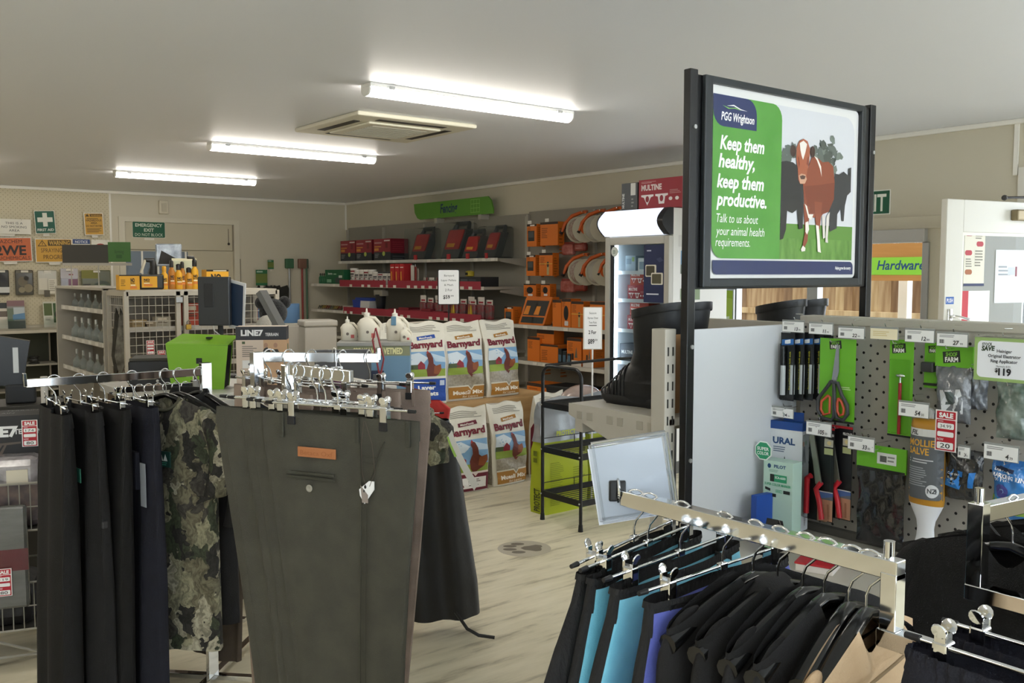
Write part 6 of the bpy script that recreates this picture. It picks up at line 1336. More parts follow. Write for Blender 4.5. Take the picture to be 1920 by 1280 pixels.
# reels
M_tape = mat('braided_tape', '#b9b2a6', .6, var='#7d5a56', vscale=40); M_wire = mat('grey_wire_coil', '#a8a79f', .4, bump=.4, bscale=50, bstretch=(1, 8, 1)); M_cream = mat('cream_reel_plastic', '#c3bda9', .4)
def reel(label, px, py, m, ti):
    c = onX(px, py, 6.30); t = thing('fence_reel', label, 'reel', (6.34, c.y, c.z - .13), R(-90), 'fence reels on the wall')
    Mx = Matrix.Translation((0, 0, .13)) @ Matrix.Rotation(R(68), 4, 'Z') @ Matrix.Rotation(R(90), 4, 'X')
    MB().lathe([(.03, -.09), (.115, -.085), (.118, .085), (.03, .09)], 28, M=Mx).build('wound_core', m, t, 40)
    for s in (-1, 1): MB().lathe([(.02, s * .092), (.132, s * .088), (.134, s * .094), (.02, s * .102)], 28, M=Mx).build('side_flange', M_cream, t, 40)
    MB().lathe([(.001, .10), (.05, .102), (.046, .125), (.001, .13)], 20, M=Mx).build('hub', flat('#c4591c', .4), t, 40); MB().lathe([(.001, -.10), (.05, -.102), (.046, -.125), (.001, -.13)], 20, M=Mx).build('hub', flat('#c4591c', .4), t, 40)
    MB().tube([Mx @ Vector(p) for p in ((-.16, -.02, -.14), (-.13, .06, -.14), (-.06, .14, -.12), (.02, .175, -.06), (.04, .18, .04), (-.0, .165, .10))], [.012, .018, .02, .018, .015, .01], 8).build('handle', flat('#c4591c', .4), t, 50)
    MB().tube([Mx @ Vector(p) for p in ((-.17, -.04, -.15), (-.145, .0, -.155), (-.10, .07, -.155))], .02, 8).build('grip', flat('#1e1f21', .4), t, 50)
    MB().tube([(0, .0, .31), (0, .30, .315)], .006, 6).build('wall_hook', M_chrome, t)
for i, (px, py, m, lb_) in enumerate(((1085, 430, M_tape, 'orange handled reel of braided tape, upper row beside the boxes'), (1118, 428, M_wire, 'orange handled reel of grey wire, upper row centre'), (1150, 424, M_wire, 'orange handled reel of grey wire half hidden by the fridge, upper row'), (1088, 510, M_tape, 'orange handled reel of braided tape, lower row beside the boxes'), (1122, 510, M_wire, 'orange handled reel of grey wire, lower row centre'), (1156, 508, M_wire, 'orange handled reel of grey wire half hidden by the fridge, lower row'))): reel(lb_, px, py, m, i)
for i, px in enumerate(((1050, 457, 1072, 478), (1074, 455, 1094, 471), (1048, 526, 1074, 548), (1074, 528, 1094, 546))):
    yc, z0, w, h = wr(*px, 6.46); t = thing('red_bag', ['red clear bag under the upper reels, beside the boxes', 'dark red bag under the upper reels', 'red clear bag under the lower reels, beside the boxes', 'dark red bag under the lower reels'][i], 'bag', (6.50, yc, z0), RZW)
    MB().box(-w / 2, -.03, 0, w / 2, .03, h, r=.02).build('bag_body', mat('red_film_%d' % (i % 2), ('#b5706a', '#8a3428')[i % 2], .2, var='#8f4038', vscale=18, bump=.4, bscale=30), t); MB().box(-w / 2, -.004, h - .01, w / 2, .004, h + .02).build('header_card', flat('#7d2a22'), t); MB().tube([(0, 0, h + .01), (0, .13, h + .012)], .003, 6).build('peg_hook', M_chrome, t)
SB = [((1036, 562, 1052, 611), 0, 'tall orange carton beside the ring pack'), ((1053, 560, 1070, 611), 1, 'orange pack with a round black hole'), ((1071, 565, 1094, 614), 2, 'orange carton with a post pictured, beside the ring pack'), ((1106, 566, 1138, 612), 2, 'orange carton next to the fridge on the middle shelf')]
for px, k, lb_ in SB: orange_box('orange_carton', lb_ , px, 6.26, 1.10, .14, k)
for i, (px0, px1) in enumerate(((968, 1004), (992, 1018))):
    yc, z0, w, h = wr(px0, 556, px1, 603, 6.26); t = thing('tilted_energiser_box', ['tilted orange framed display box beside the small orange box', 'tilted orange framed display box beside the tall carton'][i], 'box', (6.36, yc, 1.10), RZW)
    w = .26; ln = lambda x, y, z: (x + z * .18, y + z * .25, z)
    mb = MB(); a = rrect(-w / 2, 0, w / 2, .30, .02); n = len(a); mb.add([ln(p[0], -.10, p[1]) for p in a] + [ln(p[0], .0, p[1]) for p in a], [(k, (k + 1) % n, n + (k + 1) % n, n + k) for k in range(n)] + [tuple(range(n - 1, -1, -1)), tuple(range(n, 2 * n))]); mb.build('carton', flat(ORG), t)
    mb = MB(); a = [(-.10, .10), (.10, .10), (.10, .26), (-.10, .26)]; mb.add([ln(p[0], -.1006, p[1]) for p in a], [(0, 1, 2, 3)]); mb.use(flat('#33302e')); mb.build('window_print', flat('#33302e'), t)
    mb = MB(); a = [(-.10, .02), (.10, .02), (.10, .085), (-.10, .085)]; mb.add([ln(p[0], -.1006, p[1]) for p in a], [(0, 1, 2, 3)]); mb.build('label_print', flat('#2a3230'), t)
    mb = MB(); a = [(-.095, .11), (-.01, .11), (-.01, .20), (-.08, .20)]; mb.add([ln(p[0], -.1012, p[1]) for p in a], [(0, 1, 2, 3)]); mb.build('orange_flash', flat('#e08a2a'), t)
orange_box('orange_carton', 'small orange and black carton beside the tilted boxes', (946, 575, 962, 605), 6.26, 1.10, .12, 4)
for px, k, z, lb_ in (((989, 632, 1012, 674), 0, .715, 'open fronted orange carton on the lower shelf'), ((1013, 646, 1046, 678), 0, .715, 'low wide orange carton on the lower shelf'), ((1063, 634, 1090, 682), 3, .715, 'orange and white tool carton on the lower shelf'), ((1093, 637, 1112, 682), 3, .715, 'orange and white tool carton next to the fridge, lower shelf')): orange_box('orange_carton', lb_, px, 6.26, z, .18, k)
yc, z0, w, h = wr(1008, 624, 1040, 645, 6.30); carton('orange_carton', 'orange carton stacked on the low wide carton', 'box', w, .14, .15, (6.36, yc, onX(1030, 646, 6.26).z + .004), RZW, ORG, [('r', 0, 0, 100, 16, '#3a2a22'), ('l', 8, 22, 50, 36, 2, '#8f4a14')], ch=52)
for i in range(3):
    t = thing('battery', 'dark battery pack standing between the orange cartons', 'battery', (6.30, 7.20 - .07 * i, .715), RZW, 'dark battery packs on the lower shelf'); MB().box(-.028, -.05, 0, .028, .05, .16 - .02 * i, r=.004).build('battery_body', flat('#23282c', .3), t); MB().box(-.02, -.0515, .03, .02, -.05, .10).build('label', flat('#4c6a80'), t)
for i in range(2): carton('orange_carton', 'orange carton on the bottom shelf near the floor, behind the trolley' if i else 'orange carton on the bottom shelf behind the muesli bags', 'box', .34, .25, .14, (6.28, 7.45 - .95 * i, .36), RZW, ORG, [('r', 0, 0, 100, 10, '#3a2a22'), ('l', 10, 14, 60, 34, 3, '#8f4a14')], ch=41)
for i in range(3): carton('black_roll_pack', 'flat black packaged roll on the bottom shelf', 'pack', .5, .3, .05, (6.27, 7.0, .36 + .051 * i), RZW + .05 * i, '#1f2123', [('r', 0, 0, 100, 3, '#33363a')], ch=10, group='flat black packs on the bottom shelf')

# ------------------------------------------------------------------ drinks style fridge with medicines
FX, FY0, FY1, FZ = 5.66, 5.13, 5.87, 2.185
fg = thing('display_fridge', 'upright display fridge with lit header and glass door', 'fridge', (FX, (FY0 + FY1) / 2, 0), R(-90))
W2 = (FY1 - FY0) / 2; M_fr = mat('fridge_grey', '#b5b2a8', .4); M_fin = mat('fridge_liner', '#dfe8ee', .4)
MB().box(-W2, .0, .1, -W2 + .03, .68, 2.18, r=.004).build('side_panel', mat('fridge_side_white', '#d6d4cd', .4), fg); MB().box(W2 - .03, .0, .1, W2, .68, 2.18, r=.004).build('side_panel', MATS['fridge_side_white'], fg)
MB().box(-W2 + .03, .64, .1, W2 - .03, .68, 2.18).build('back_liner', M_fin, fg); MB().box(-W2 + .03, .0, 1.96, W2 - .03, .64, 2.18).build('top_box', M_fr, fg); MB().box(-W2 + .03, .0, .1, W2 - .03, .64, .28).build('base_box', M_fr, fg)
MB().box(-W2, .0, 0, W2, .6, .1).build('kick', M_gdk, fg)
for s in (-1, 1): MB().box(s * (W2 - .034), .05, .28, s * (W2 - .031), .64, 1.96).build('inner_side', M_fin, fg)
d_ = MB(); d_.box(-W2, -.05, .16, -W2 + .055, 0, 1.955, r=.006); d_.box(W2 - .055, -.05, .16, W2, 0, 1.955, r=.006); d_.box(-W2 + .055, -.05, 1.89, W2 - .055, 0, 1.955, r=.006); d_.box(-W2 + .055, -.05, .16, W2 - .055, 0, .24, r=.006)
dr = d_.build('door', M_fr, fg); MB().box(-W2 + .055, -.03, .24, W2 - .055, -.024, 1.89).build('door_glass', mat('fridge_glass', '#eef4f6', .03, trans=1.0, ior=1.08), dr)
MB().box(-W2 + .055, -.036, .24, -W2 + .085, -.02, 1.89).build('door_gasket', flat('#20262c', .4), dr)
art([('R', 0, 0, 100, 202, 3, '#1e2a52'), ('l', 14, 16, 44, 26, 1, '#b9bfd2'), ('R', 8, 70, 60, 112, 5, '#d8d4c4'), ('R', 12, 74, 52, 108, 4, '#4a4636'), ('R', 36, 98, 92, 140, 5, '#e4e0d2'), ('R', 40, 102, 84, 136, 4, '#57523e'), ('l', 14, 168, 88, 178, 1, '#dfe2ee'), ('p', [(60, 50), (80, 44), (94, 56), (74, 62)], '#3a4468')], 100, 202, .235, .475, face_m('front', W2 - .295, -.0305, 1.41), dr, 'navy_poster')
art([('c', 50, 50, 48, '#d5dcd6', 48), ('l', 26, 34, 74, 70, 3, '#5c7a68')], 100, 100, .09, .09, face_m('front', -W2 + .06, -.0365, 1.79), dr, 'round_sticker')
hb = MB(); hs_ = []
for x in (-W2 - .015, W2 - .06): hs_.append([(x, -.04 - .085 * math.sin(PI * i / 10), 1.965 + .215 * i / 10) for i in range(11)] + [(x, .0, 2.18), (x, .0, 1.965)])
hb.loft(hs_); hb.build('lit_header', mat('lit_header_panel', '#e6edff', .4, emit=.62), fg, 50)
for x0, x1 in ((-W2 - .022, -W2 - .015), (W2 - .06, W2 + .0)):
    hb = MB(); hb.loft([[(x, y - (.008 if y < -.01 else 0), z) for (_, y, z) in hs_[0]] for x in (x0, x1)]); hb.build('header_end', flat('#1b1d20', .4), fg, 50)
for x, c in ((.10, None),): pass
art([('r', 0, 0, 100, 30, '#c9c7c0'), ('r', 10, 40, 90, 100, '#6f9cc0'), ('r', 10, 76, 90, 100, '#5d6a58'), ('l', 16, 104, 80, 130, 5, '#9a9a94'), ('r', 10, 138, 90, 168, '#7c8f6a'), ('l', 14, 172, 84, 190, 3, '#8f8f88'), ('r', 40, 192, 56, 196, BLACK), ('r', 70, 200, 84, 206, BLACK)], 100, 210, .30, .66, face_m('right', W2 + .001, .06, 1.3), fg, 'side_notices')
for z in (.55, .88, 1.16, 1.42, 1.66):
    MB().box(-W2 + .04, .06, z - .012, W2 - .04, .60, z, r=.002).build('fridge_shelf', M_fin, fg); MB().box(-W2 + .04, .054, z - .02, W2 - .04, .060, z + .012).build('shelf_edge', flat('#c9d2d8', .3), fg)
MB().box(-W2 + .06, .02, .3, -W2 + .075, .035, 1.93).build('lamp_strip', mat('fridge_lamp', '#e8f4ff', .4, emit=7.0), fg)
MUL = [('t', 'MULTINE', 6, 24, 12, '#e8d8d4', {'w': 46, 'bold': .04}), ('l', 6, 4, 40, 9, 2, '#d09a98'), ('p', [(6, 34), (34, 34), (34, 38), (28, 40), (20, 58), (12, 40), (6, 38)], '#ece4e0'), ('p', [(38, 34), (66, 34), (66, 38), (60, 40), (58, 56), (46, 56), (44, 40), (38, 38)], '#ece4e0'), ('c', 20, 44, 4, '#8f2a34', 7), ('c', 52, 44, 4, '#8f2a34', 7), ('c', 72, 46, 4, '#ece4e0'), ('c', 86, 46, 4, '#ece4e0'), ('l', 70, 26, 96, 36, 3, '#c08a88')]
def multine(label, loc, w=.26, h=.155, d=.14, col='#9c2f3a', grp='red medicine cartons in the fridge'): return carton('medicine_carton', label, 'carton', w, d, h, loc, RZW, col, MUL, cw=100, ch=66, group=grp)
multine('large red multine carton on top of the fridge', (5.84, 5.32, FZ), .50, .245, .26, grp=None)
carton('medicine_carton', 'dark grey multine carton standing upright on the fridge', 'carton', .19, .26, .235, (5.86, 5.70, FZ), RZW, '#55585a', [('t', 'MULTINE', 18, 112, 13, '#e2e2de', {'rot': 90, 'w': 66, 'bold': .03}), ('r', 58, 2, 88, 56, '#dcdcd6'), ('l', 62, 66, 78, 112, 3, '#9a9a96')], cw=100, ch=124, side=[('r', 0, 0, 100, 124, '#4a4d50')], scw=100)
cols = ('#9c2f3a', '#a8402f', '#9c2f3a')
for k, z in enumerate((1.16, 1.42)):
    multine('red carton at the hinge side of the fridge shelf', (FX + .14, 5.60, z), .22, .13)
    multine('red carton at the hinge side of the fridge shelf', (FX + .16, 5.59, z + .13), .22, .12, col='#a8402f')
    for j in range(4): carton('medicine_carton', 'narrow red and white carton at the handle side of the fridge shelf', 'carton', .065, .14, .16, (FX + .14, 5.44 - .068 * j, z), RZW, '#b5464a', [('r', 50, 10, 84, 120, '#e2dede'), ('l', 10, 20, 40, 200, 6, '#d89a98')], cw=100, ch=246, group='narrow cartons in the fridge')
for k, z in enumerate((.88, .55)):
    for j in range(2): carton('medicine_carton', 'dark slate multine carton on a lower fridge shelf', 'carton', .28, .14, .16, (FX + .14, 5.66 - .30 * j, z), RZW, '#3f4852' if k == 0 or j else '#8f2a34', [('t', 'MULTINE', 8, 30, 10, '#d5d8da', {'w': 48, 'bold': .03}), ('c', 70, 40, 6, '#c9ccd0'), ('c', 86, 40, 6, '#c9ccd0'), ('l', 8, 40, 50, 50, 2, '#8f979e')], cw=100, ch=57, group='slate cartons in the fridge')
for j in range(3): carton('medicine_carton', 'small pale blue carton on the top fridge shelf', 'carton', (.12, .16, .12)[j], .12, (.14, .12, .08)[j], (FX + .13, 5.68 - .17 * j, 1.66), RZW, ('#9fb6c6', '#c9d4da', '#6a78b0')[j], [('r', 10, 20, 60, 60, '#7f97aa'), ('r', 66, 10, 90, 40, '#8fb070')], group='small cartons on the top fridge shelf')
# conduit on the wall above the fridge
cd = thing('conduit', 'thin grey conduit running down the wall above the fridge', 'conduit', (XR, 4.98, 2.2)); MB().cyl((-.012, 0, 0), (-.012, 0, .46), .010, 8).build('pipe', M_alu, cd, 50); MB().box(-.03, -.02, .22, 0, .02, .25, r=.003).build('saddle', M_alu, cd)
# stock save poster panel
sv = thing('stock_save_poster', 'lime green stock save poster in a frame by the yard opening', 'poster', (6.50, 5.33, .62), R(-90))
MB().box(-.145, 0, 0, .145, .02, .89, r=.003).build('frame', M_alu, sv)
art([('r', 0, 0, 100, 310, '#8fa52a'), ('p', [(0, 40), (60, 20), (100, 26), (100, 190), (40, 220), (0, 200)], '#a3b545'), ('p', [(0, 110), (70, 84), (100, 92), (100, 150), (0, 190)], '#94a838'), ('t', 'STOCK', 16, 86, 13, '#e6ead6', {'w': 60, 'bold': .05, 'rot': 6}), ('t', 'SAVE', 8, 118, 28, '#d9dec4', {'w': 84, 'bold': .05, 'rot': 6, 'shear': .2}), ('t', 'OF YOUR', 40, 146, 6, '#2a3018', {'w': 34, 'rot': 4}), ('t', 'FREE COPY', 10, 166, 12, '#2a3018', {'w': 78, 'bold': .02, 'rot': 6, 'shear': .2})], 100, 310, .27, .87, face_m('front', -.135, -.0003, .01), sv, 'poster_print')
for x in (-.12, .12): MB().box(x - .015, .0, -.62, x + .015, .02, 0).build('leg', M_alu, sv)
# ================================================================== back wall signs and holders
SY = YB - .014
def wall_sign(label, x0, x1, z0, z1, items, cw, ch, base='#e0dccf', tilt=0.0, cat='sign', name='safety_sign', group=None, y=SY, depth=.004):
    w, h = x1 - x0, z1 - z0
    t = thing(name, label, cat, ((x0 + x1) / 2, y, z0), 0, group); t.rotation_euler[1] = tilt
    MB().box(-w / 2, -.045 - depth, 0, w / 2, -.045, h, r=.001).build('panel', flat(base), t)
    art(items, cw, ch, w, h, face_m('front', -w / 2, -.045 - depth, 0), t, 'printed_face')
    for s in (-1, 1): MB().tube([(s * w * .3, 0, h - .015), (s * w * .3, -.06, h - .012), (s * w * .3, -.064, h + .0)], .002, 5).build('peg_hook', M_chrome, t)
    MB().box(-w * .15, -.052, -.03, w * .15, -.050, -.003).build('ticket', flat('#d8d3c6'), t)
    return t
wall_sign('white sign reading this is a no smoking area', 1.86, 2.38, 2.12, 2.30, [('c', 22, 36, 16, '#a8323a'), ('c', 22, 36, 11, '#e0dccf'), ('p', [(12, 28), (15, 25), (33, 43), (30, 47)], '#a8323a'), ('r', 14, 34, 30, 38, BLACK), ('t', 'THIS IS A', 110, 25, 11, '#3a3835', {'align': 'c', 'w': 62}), ('t', 'NO SMOKING', 110, 43, 11, '#3a3835', {'align': 'c', 'w': 88}), ('t', 'AREA', 110, 60, 11, '#3a3835', {'align': 'c', 'w': 38})], 170, 72)
wall_sign('green first aid sign with a white cross', 2.43, 2.66, 2.135, 2.415, [('R', 3, 3, 97, 119, 4, '#1f5a48'), ('r', 40, 12, 62, 84, '#dcdccf'), ('r', 14, 36, 88, 60, '#dcdccf'), ('t', 'FIRST AID', 50, 108, 13, '#dcdccf', {'align': 'c', 'w': 80, 'bold': .02})], 100, 122, tilt=R(-3))
wall_sign('small amber hazardous area warning sign', 2.99, 3.22, 2.13, 2.41, [('R', 4, 4, 96, 118, 3, '#c9993c'), ('r', 32, 7, 94, 20, '#4a3a1c'), ('t', 'WARNING', 63, 18, 8, '#c9993c', {'align': 'c', 'w': 54, 'bold': .03}), ('p', [(8, 20), (18, 6), (28, 20)], '#4a3a1c'), ('t', 'HAZARDOUS', 50, 46, 10, '#4a3a1c', {'align': 'c', 'w': 80, 'bold': .02}), ('t', 'AREA', 50, 60, 10, '#4a3a1c', {'align': 'c', 'w': 34, 'bold': .02}), ('t', 'DO NOT ENTER', 50, 76, 9, '#4a3a1c', {'align': 'c', 'w': 82, 'bold': .02}), ('l', 14, 28, 86, 36, 1, '#6a5428'), ('l', 12, 82, 88, 108, 4, '#6a5428')], 100, 122, tilt=R(-2))
wall_sign('orange hazchem 2WE agrichemicals sign', 1.90, 2.385, 1.79, 2.08, [('r', 3, 3, 165, 97, '#c4673c'), ('t', 'HAZCHEM', 84, 24, 15, '#2c2624', {'align': 'c', 'w': 96}), ('t', '2WE', 88, 72, 38, '#2c2624', {'align': 'c', 'w': 116, 'bold': .03}), ('t', 'AGRICHEMICALS', 84, 92, 14, '#2c2624', {'align': 'c', 'w': 150})], 168, 100, tilt=R(-1.5))
wall_sign('amber warning spraying in progress sign', 2.42, 2.84, 1.785, 2.075, [('r', 3, 3, 142, 97, '#c9993c'), ('r', 50, 6, 140, 30, '#4a3a1c'), ('t', 'WARNING', 95, 26, 17, '#c9a04a', {'align': 'c', 'w': 82, 'bold': .03}), ('p', [(10, 32), (28, 6), (46, 32)], '#4a3a1c'), ('p', [(15, 29), (28, 11), (41, 29)], '#c9993c'), ('r', 27, 16, 29.5, 26, '#4a3a1c'), ('t', 'SPRAYING IN', 75, 58, 18, '#5a4420', {'align': 'c', 'w': 106}), ('t', 'PROGRESS', 77, 86, 18, '#5a4420', {'align': 'c', 'w': 94})], 145, 100, tilt=R(-1))
wall_sign('blue headed notice sign behind the dark header board', 2.84, 3.05, 1.80, 2.08, [('r', 2, 2, 98, 30, '#34497a'), ('t', 'NOTICE', 50, 25, 15, '#d5d8e0', {'align': 'c', 'w': 70, 'bold': .02}), ('l', 10, 40, 90, 120, 5, '#7d7a72')], 100, 134)
wall_sign('white prohibition sign with a red ring', 3.06, 3.28, 1.80, 2.075, [('c', 50, 62, 40, '#a8443c'), ('c', 50, 62, 32, '#e0dccf'), ('p', [(24, 44), (30, 38), (78, 80), (72, 86)], '#a8443c'), ('r', 30, 56, 70, 66, '#3a3835')], 100, 126)
# clip strip packs and holders on the pegboard
hold = [(1.95, 2.12, 1.39, 1.69, '#3a3a38', 'dark glove pack hanging at the end of the row', [('p', [(10, 10), (60, 30), (90, 90), (20, 80)], '#232326'), ('r', 0, 120, 100, 160, '#cfcfca')]), (2.185, 2.385, 1.385, 1.69, '#4d4a40', 'clear bag of brown fittings', [('r', 6, 4, 94, 20, '#6d6a5e'), ('c', 40, 70, 26, '#6d6553', 30), ('c', 70, 110, 24, '#857b62', 26), ('c', 34, 120, 18, '#8f866c'), ('c', 60, 50, 14, '#332f28')]), (2.43, 2.65, 1.385, 1.69, '#b3ad9b', 'clear pack of pale instruction cards', [('r', 6, 46, 48, 110, '#d0cbbb'), ('r', 54, 50, 96, 130, '#d5d0c0'), ('l', 58, 56, 92, 120, 6, '#9a9585'), ('r', 30, 8, 70, 20, '#e2dfd4'), ('r', 30, 112, 60, 150, '#5a564a')]), (2.69, 2.89, 1.45, 1.71, '#a9a6ad', 'lilac boxed item with a small red mark', [('r', 0, 0, 100, 60, '#b9b6bb'), ('r', 46, 34, 72, 42, '#8f4a4e'), ('r', 44, 66, 98, 110, '#7d5a6d'), ('r', 4, 66, 40, 110, '#a8aab8')]), (2.93, 3.28, 1.44, 1.69, '#5f6048', 'clear pack with a green strap and loop', [('r', 0, 0, 60, 30, '#7d7b3a'), ('c', 70, 62, 30, '#4d574c', 24), ('c', 70, 66, 20, '#6b7a64', 15), ('r', 4, 50, 30, 74, '#2f2d26')])]
for i, (x0, x1, z0, z1, c, lb_, it) in enumerate(hold):
    w, h = x1 - x0, z1 - z0; t = thing('hanging_pack', lb_ + ' on the pegboard', 'pack', ((x0 + x1) / 2, SY, z0))
    MB().box(-w / 2, -.06, 0, w / 2, -.03, h, r=.012).build('pack_body', mat('pack_' + c[1:], c, .25, coat=.3), t); art(it, 100, 100 * h / w, w, h, face_m('front', -w / 2, -.06, 0), t, 'printed_face')
    MB().tube([(0, 0, h - .02), (0, -.08, h - .015)], .0025, 5).build('peg_hook', M_chrome, t); MB().box(-.04, -.085, h - .03, .04, -.083, h - .005).build('ticket', flat('#d8d3c6'), t)
for i, (x0, x1, z0, z1, it, lb_) in enumerate(((1.94, 2.11, 1.02, 1.30, [('r', 0, 0, 100, 160, '#cfc8bb'), ('r', 0, 0, 100, 40, '#3d4042'), ('r', 0, 60, 100, 100, '#6d6258')], 'white and grey brochure leaning on the bench'), (2.08, 2.27, .985, 1.325, [('r', 0, 0, 100, 180, '#8f8d88'), ('r', 0, 0, 100, 36, '#8a6a6c'), ('r', 36, 44, 100, 120, '#b9c2c4'), ('r', 0, 50, 36, 130, '#6d7a68'), ('p', [(30, 90), (100, 80), (100, 120), (30, 124)], '#5f86a8'), ('r', 0, 130, 100, 180, '#4c524c')], 'brochure with a plum header standing on the bench'), (2.47, 2.67, 1.02, 1.305, [('r', 0, 0, 100, 142, '#c4c4b4'), ('r', 4, 10, 50, 86, '#56653a'), ('r', 56, 10, 100, 130, '#3d5a34'), ('c', 84, 80, 22, '#1c1f1c', 26), ('l', 10, 96, 46, 116, 2, '#8f8f82')], 'green landscape brochure in a clear holder'))):
    w, h = x1 - x0, z1 - z0; zz0 = .985
    t = thing('brochure', lb_, 'brochure', ((x0 + x1) / 2, YB - .10 - .02 * i, zz0)); t.rotation_euler[0] = R(-8); hh = z1 - zz0
    MB().box(-w / 2, -.008, 0, w / 2, .0, hh, r=.001).build('stack', flat('#d5cfc2'), t); art(it, 100, 100 * hh / w, w, hh, face_m('front', -w / 2, -.008, 0), t, 'printed_face'); MB().box(-w / 2 - .004, -.03, 0, w / 2 + .004, -.026, hh * .35).build('holder_lip', M_blis, t)
# bench with dark glass bays under the signs
bn = thing('glass_bench', 'grey topped bench with dark green glass panels below the signs', 'bench', (1.2, 12.3, 0))
MB().box(-3.0, -.30, .95, 1.40, .27, .985, r=.004).build('bench_top', mat('bench_top_grey', '#b3ad9d', .5), bn)
M_dg = mat('dark_green_glass', '#4a4d41', .25)
for i in range(4): MB().box(-2.95 + 1.08 * i, .15, .12, -1.93 + 1.08 * i, .17, .95).build('glass_panel', M_dg, bn)
for i in range(5): MB().box(-2.98 + 1.08 * i, -.28, 0, -2.94 + 1.08 * i, .2, .95).build('leg_frame', flat('#23241f'), bn)
for z in (.28, .58): MB().box(-2.95, -.24, z - .02, 1.36, .15, z, r=.002).build('lower_shelf', mat('bench_shelf', '#8f8b7e', .5), bn)
for i, (x, z) in enumerate(((2.05, .58), (2.28, .58))):
    t = thing('spool', 'dark cable spool on the glass bench shelf', 'spool', (x, 12.12, z), 0, 'cable spools on the bench shelf'); MB().lathe([(.03, 0), (.06, .004), (.06, .016), (.04, .02), (.04, .07), (.06, .074), (.06, .09), (.03, .094)], 18).build('spool_body', flat('#20211e', .5), t, 40); MB().lathe([(.042, .02), (.05, .03), (.05, .06), (.042, .07)], 18).build('cable', flat('#2c2c2a'), t, 40)
# emergency exit sign
wall_sign('green emergency exit do not block sign over the exit door', 3.58, 4.00, 2.115, 2.325, [('R', 2, 2, 198, 98, 6, '#1d5a41'), ('t', 'EMERGENCY', 100, 32, 20, '#d5dcc9', {'align': 'c', 'w': 164, 'bold': .02}), ('t', 'EXIT', 100, 62, 20, '#d5dcc9', {'align': 'c', 'w': 60, 'bold': .02}), ('t', 'DO NOT BLOCK', 100, 90, 18, '#d5dcc9', {'align': 'c', 'w': 170})], 200, 100, y=YB + .040)
# long handled tools on the back wall
def tool(label, x, z0, z1, c, head, name='garden_tool'):
    t = thing(name, label, 'garden tool', (x, YB - .05, z0), 0, 'long handled tools on the back wall')
    MB().cyl((0, 0, 0), (0, 0, z1 - z0 - .05), .016, 8).build('handle', c if not isinstance(c, str) else flat(c), t, 50)
    MB().box(-.06 if head != 'n' else -.02, -.04, z1 - z0 - .08, .06 if head != 'n' else .02, .03, z1 - z0 + .06, r=.012).build('tool_head', flat({'g': '#3f6a4c', 'r': '#7d5a48', 'n': '#4a5a4a'}[head]), t)
    MB().tube([(0, .05, z1 - z0), (0, -.05, z1 - z0 + .01)], .004, 5).build('wall_hook', M_chrome, t); return t
tool('steel handled brush with a green head on the back wall', 5.73, .95, 1.80, M_alu, 'g'); tool('red handled tool with a brown head on the back wall', 5.93, .95, 1.80, '#8f3a36', 'r'); tool('thin green handled tool beside the red one on the back wall', 6.0, .95, 1.80, '#4d6a54', 'n')
for i in range(3):
    t = thing('shovel', ['black bladed shovel beside the red grip', 'black bladed shovel in the middle of three', 'black bladed shovel next to the steel brush'][i], 'shovel', (5.36 + .11 * i, YB - .05 - .015 * i, .55), 0, 'shovels on the back wall')
    MB().prism([(-.10, .68), (.10, .68), (.12, .88), (.10, .93), (0, .90), (-.10, .93), (-.12, .88)], -.012, .012).build('blade', flat('#23241f', .5), t); MB().cyl((0, 0, 0), (0, 0, .70), .014, 8).build('handle', flat('#b5b0a4'), t, 50)
t = thing('shovel_grip', 'red D-shaped shovel grip with black arm on the back wall', 'shovel', (5.24, YB - .05, .75)); MB().tube([(0, 0, 0), (0, 0, .50), (-.05, 0, .58), (-.06, 0, .66), (.06, 0, .66), (.05, 0, .58), (0, 0, .50)], .016, 8).build('grip_loop', flat('#8f3a36'), t, 50); MB().box(-.09, -.02, .66, .09, .02, .70, r=.008).build('grip_bar', flat('#23241f'), t)
for i, (x0, x1, z0, z1) in enumerate(((5.22, 5.39, 1.48, 1.70), (5.40, 5.49, 1.71, 1.84))):
    wall_sign(['green product card hung above the shovels', 'small green seed card above the product card'][i], x0, x1, z0, z1, [('r', 0, 0, 100, 30, '#2a6a44'), ('r', 8, 10, 60, 22, '#a8bfae'), ('r', 0, 34, 100, 110, '#6d7a3a'), ('r', 0, 110, 100, 128, '#2a6a44')], 100, 130, base='#3f6a44', cat='card', name='product_card')
# cleaning corner: white cabinet with blue rolls, white bin
cb = thing('floor_cabinet', 'white cabinet with a dark foot under the blue paper rolls', 'cabinet', (3.97, 8.96, 0), R(-25)); MB().box(-.20, -.2, .08, .20, .2, 1.145, r=.006).build('cabinet_body', mat('cabinet_white', '#c6c2b8', .5), cb); MB().box(-.19, -.19, 0, .19, .19, .08).build('foot', flat('#3a3836'), cb); MB().box(-.19, -.206, .15, .19, -.2, 1.12, r=.003).build('door', mat('cabinet_white', '#c6c2b8', .5), cb)
M_blue = mat('blue_paper_roll', '#5f83ab', .7, bump=.15, bscale=30, bstretch=(1, 1, .1))
for i, x in enumerate((-.105, .105)):
    q = Matrix.Rotation(R(-25), 3, 'Z') @ Vector((x, 0, 0)); t = thing('paper_roll', ['blue paper roll on the white cabinet beside the plush toy', 'blue paper roll on the white cabinet beside the bin'][i], 'paper roll', (3.97 + q.x, 8.96 + q.y, 1.145), 0, 'blue paper rolls'); MB().lathe([(.03, 0), (.10, 0), (.103, .004), (.103, .19), (.10, .195), (.03, .195)], 24).build('paper', M_blue, t, 40); MB().lathe([(.022, .0), (.03, 0), (.03, .197), (.022, .197)], 12).build('core', flat('#a8906a'), t, 40)
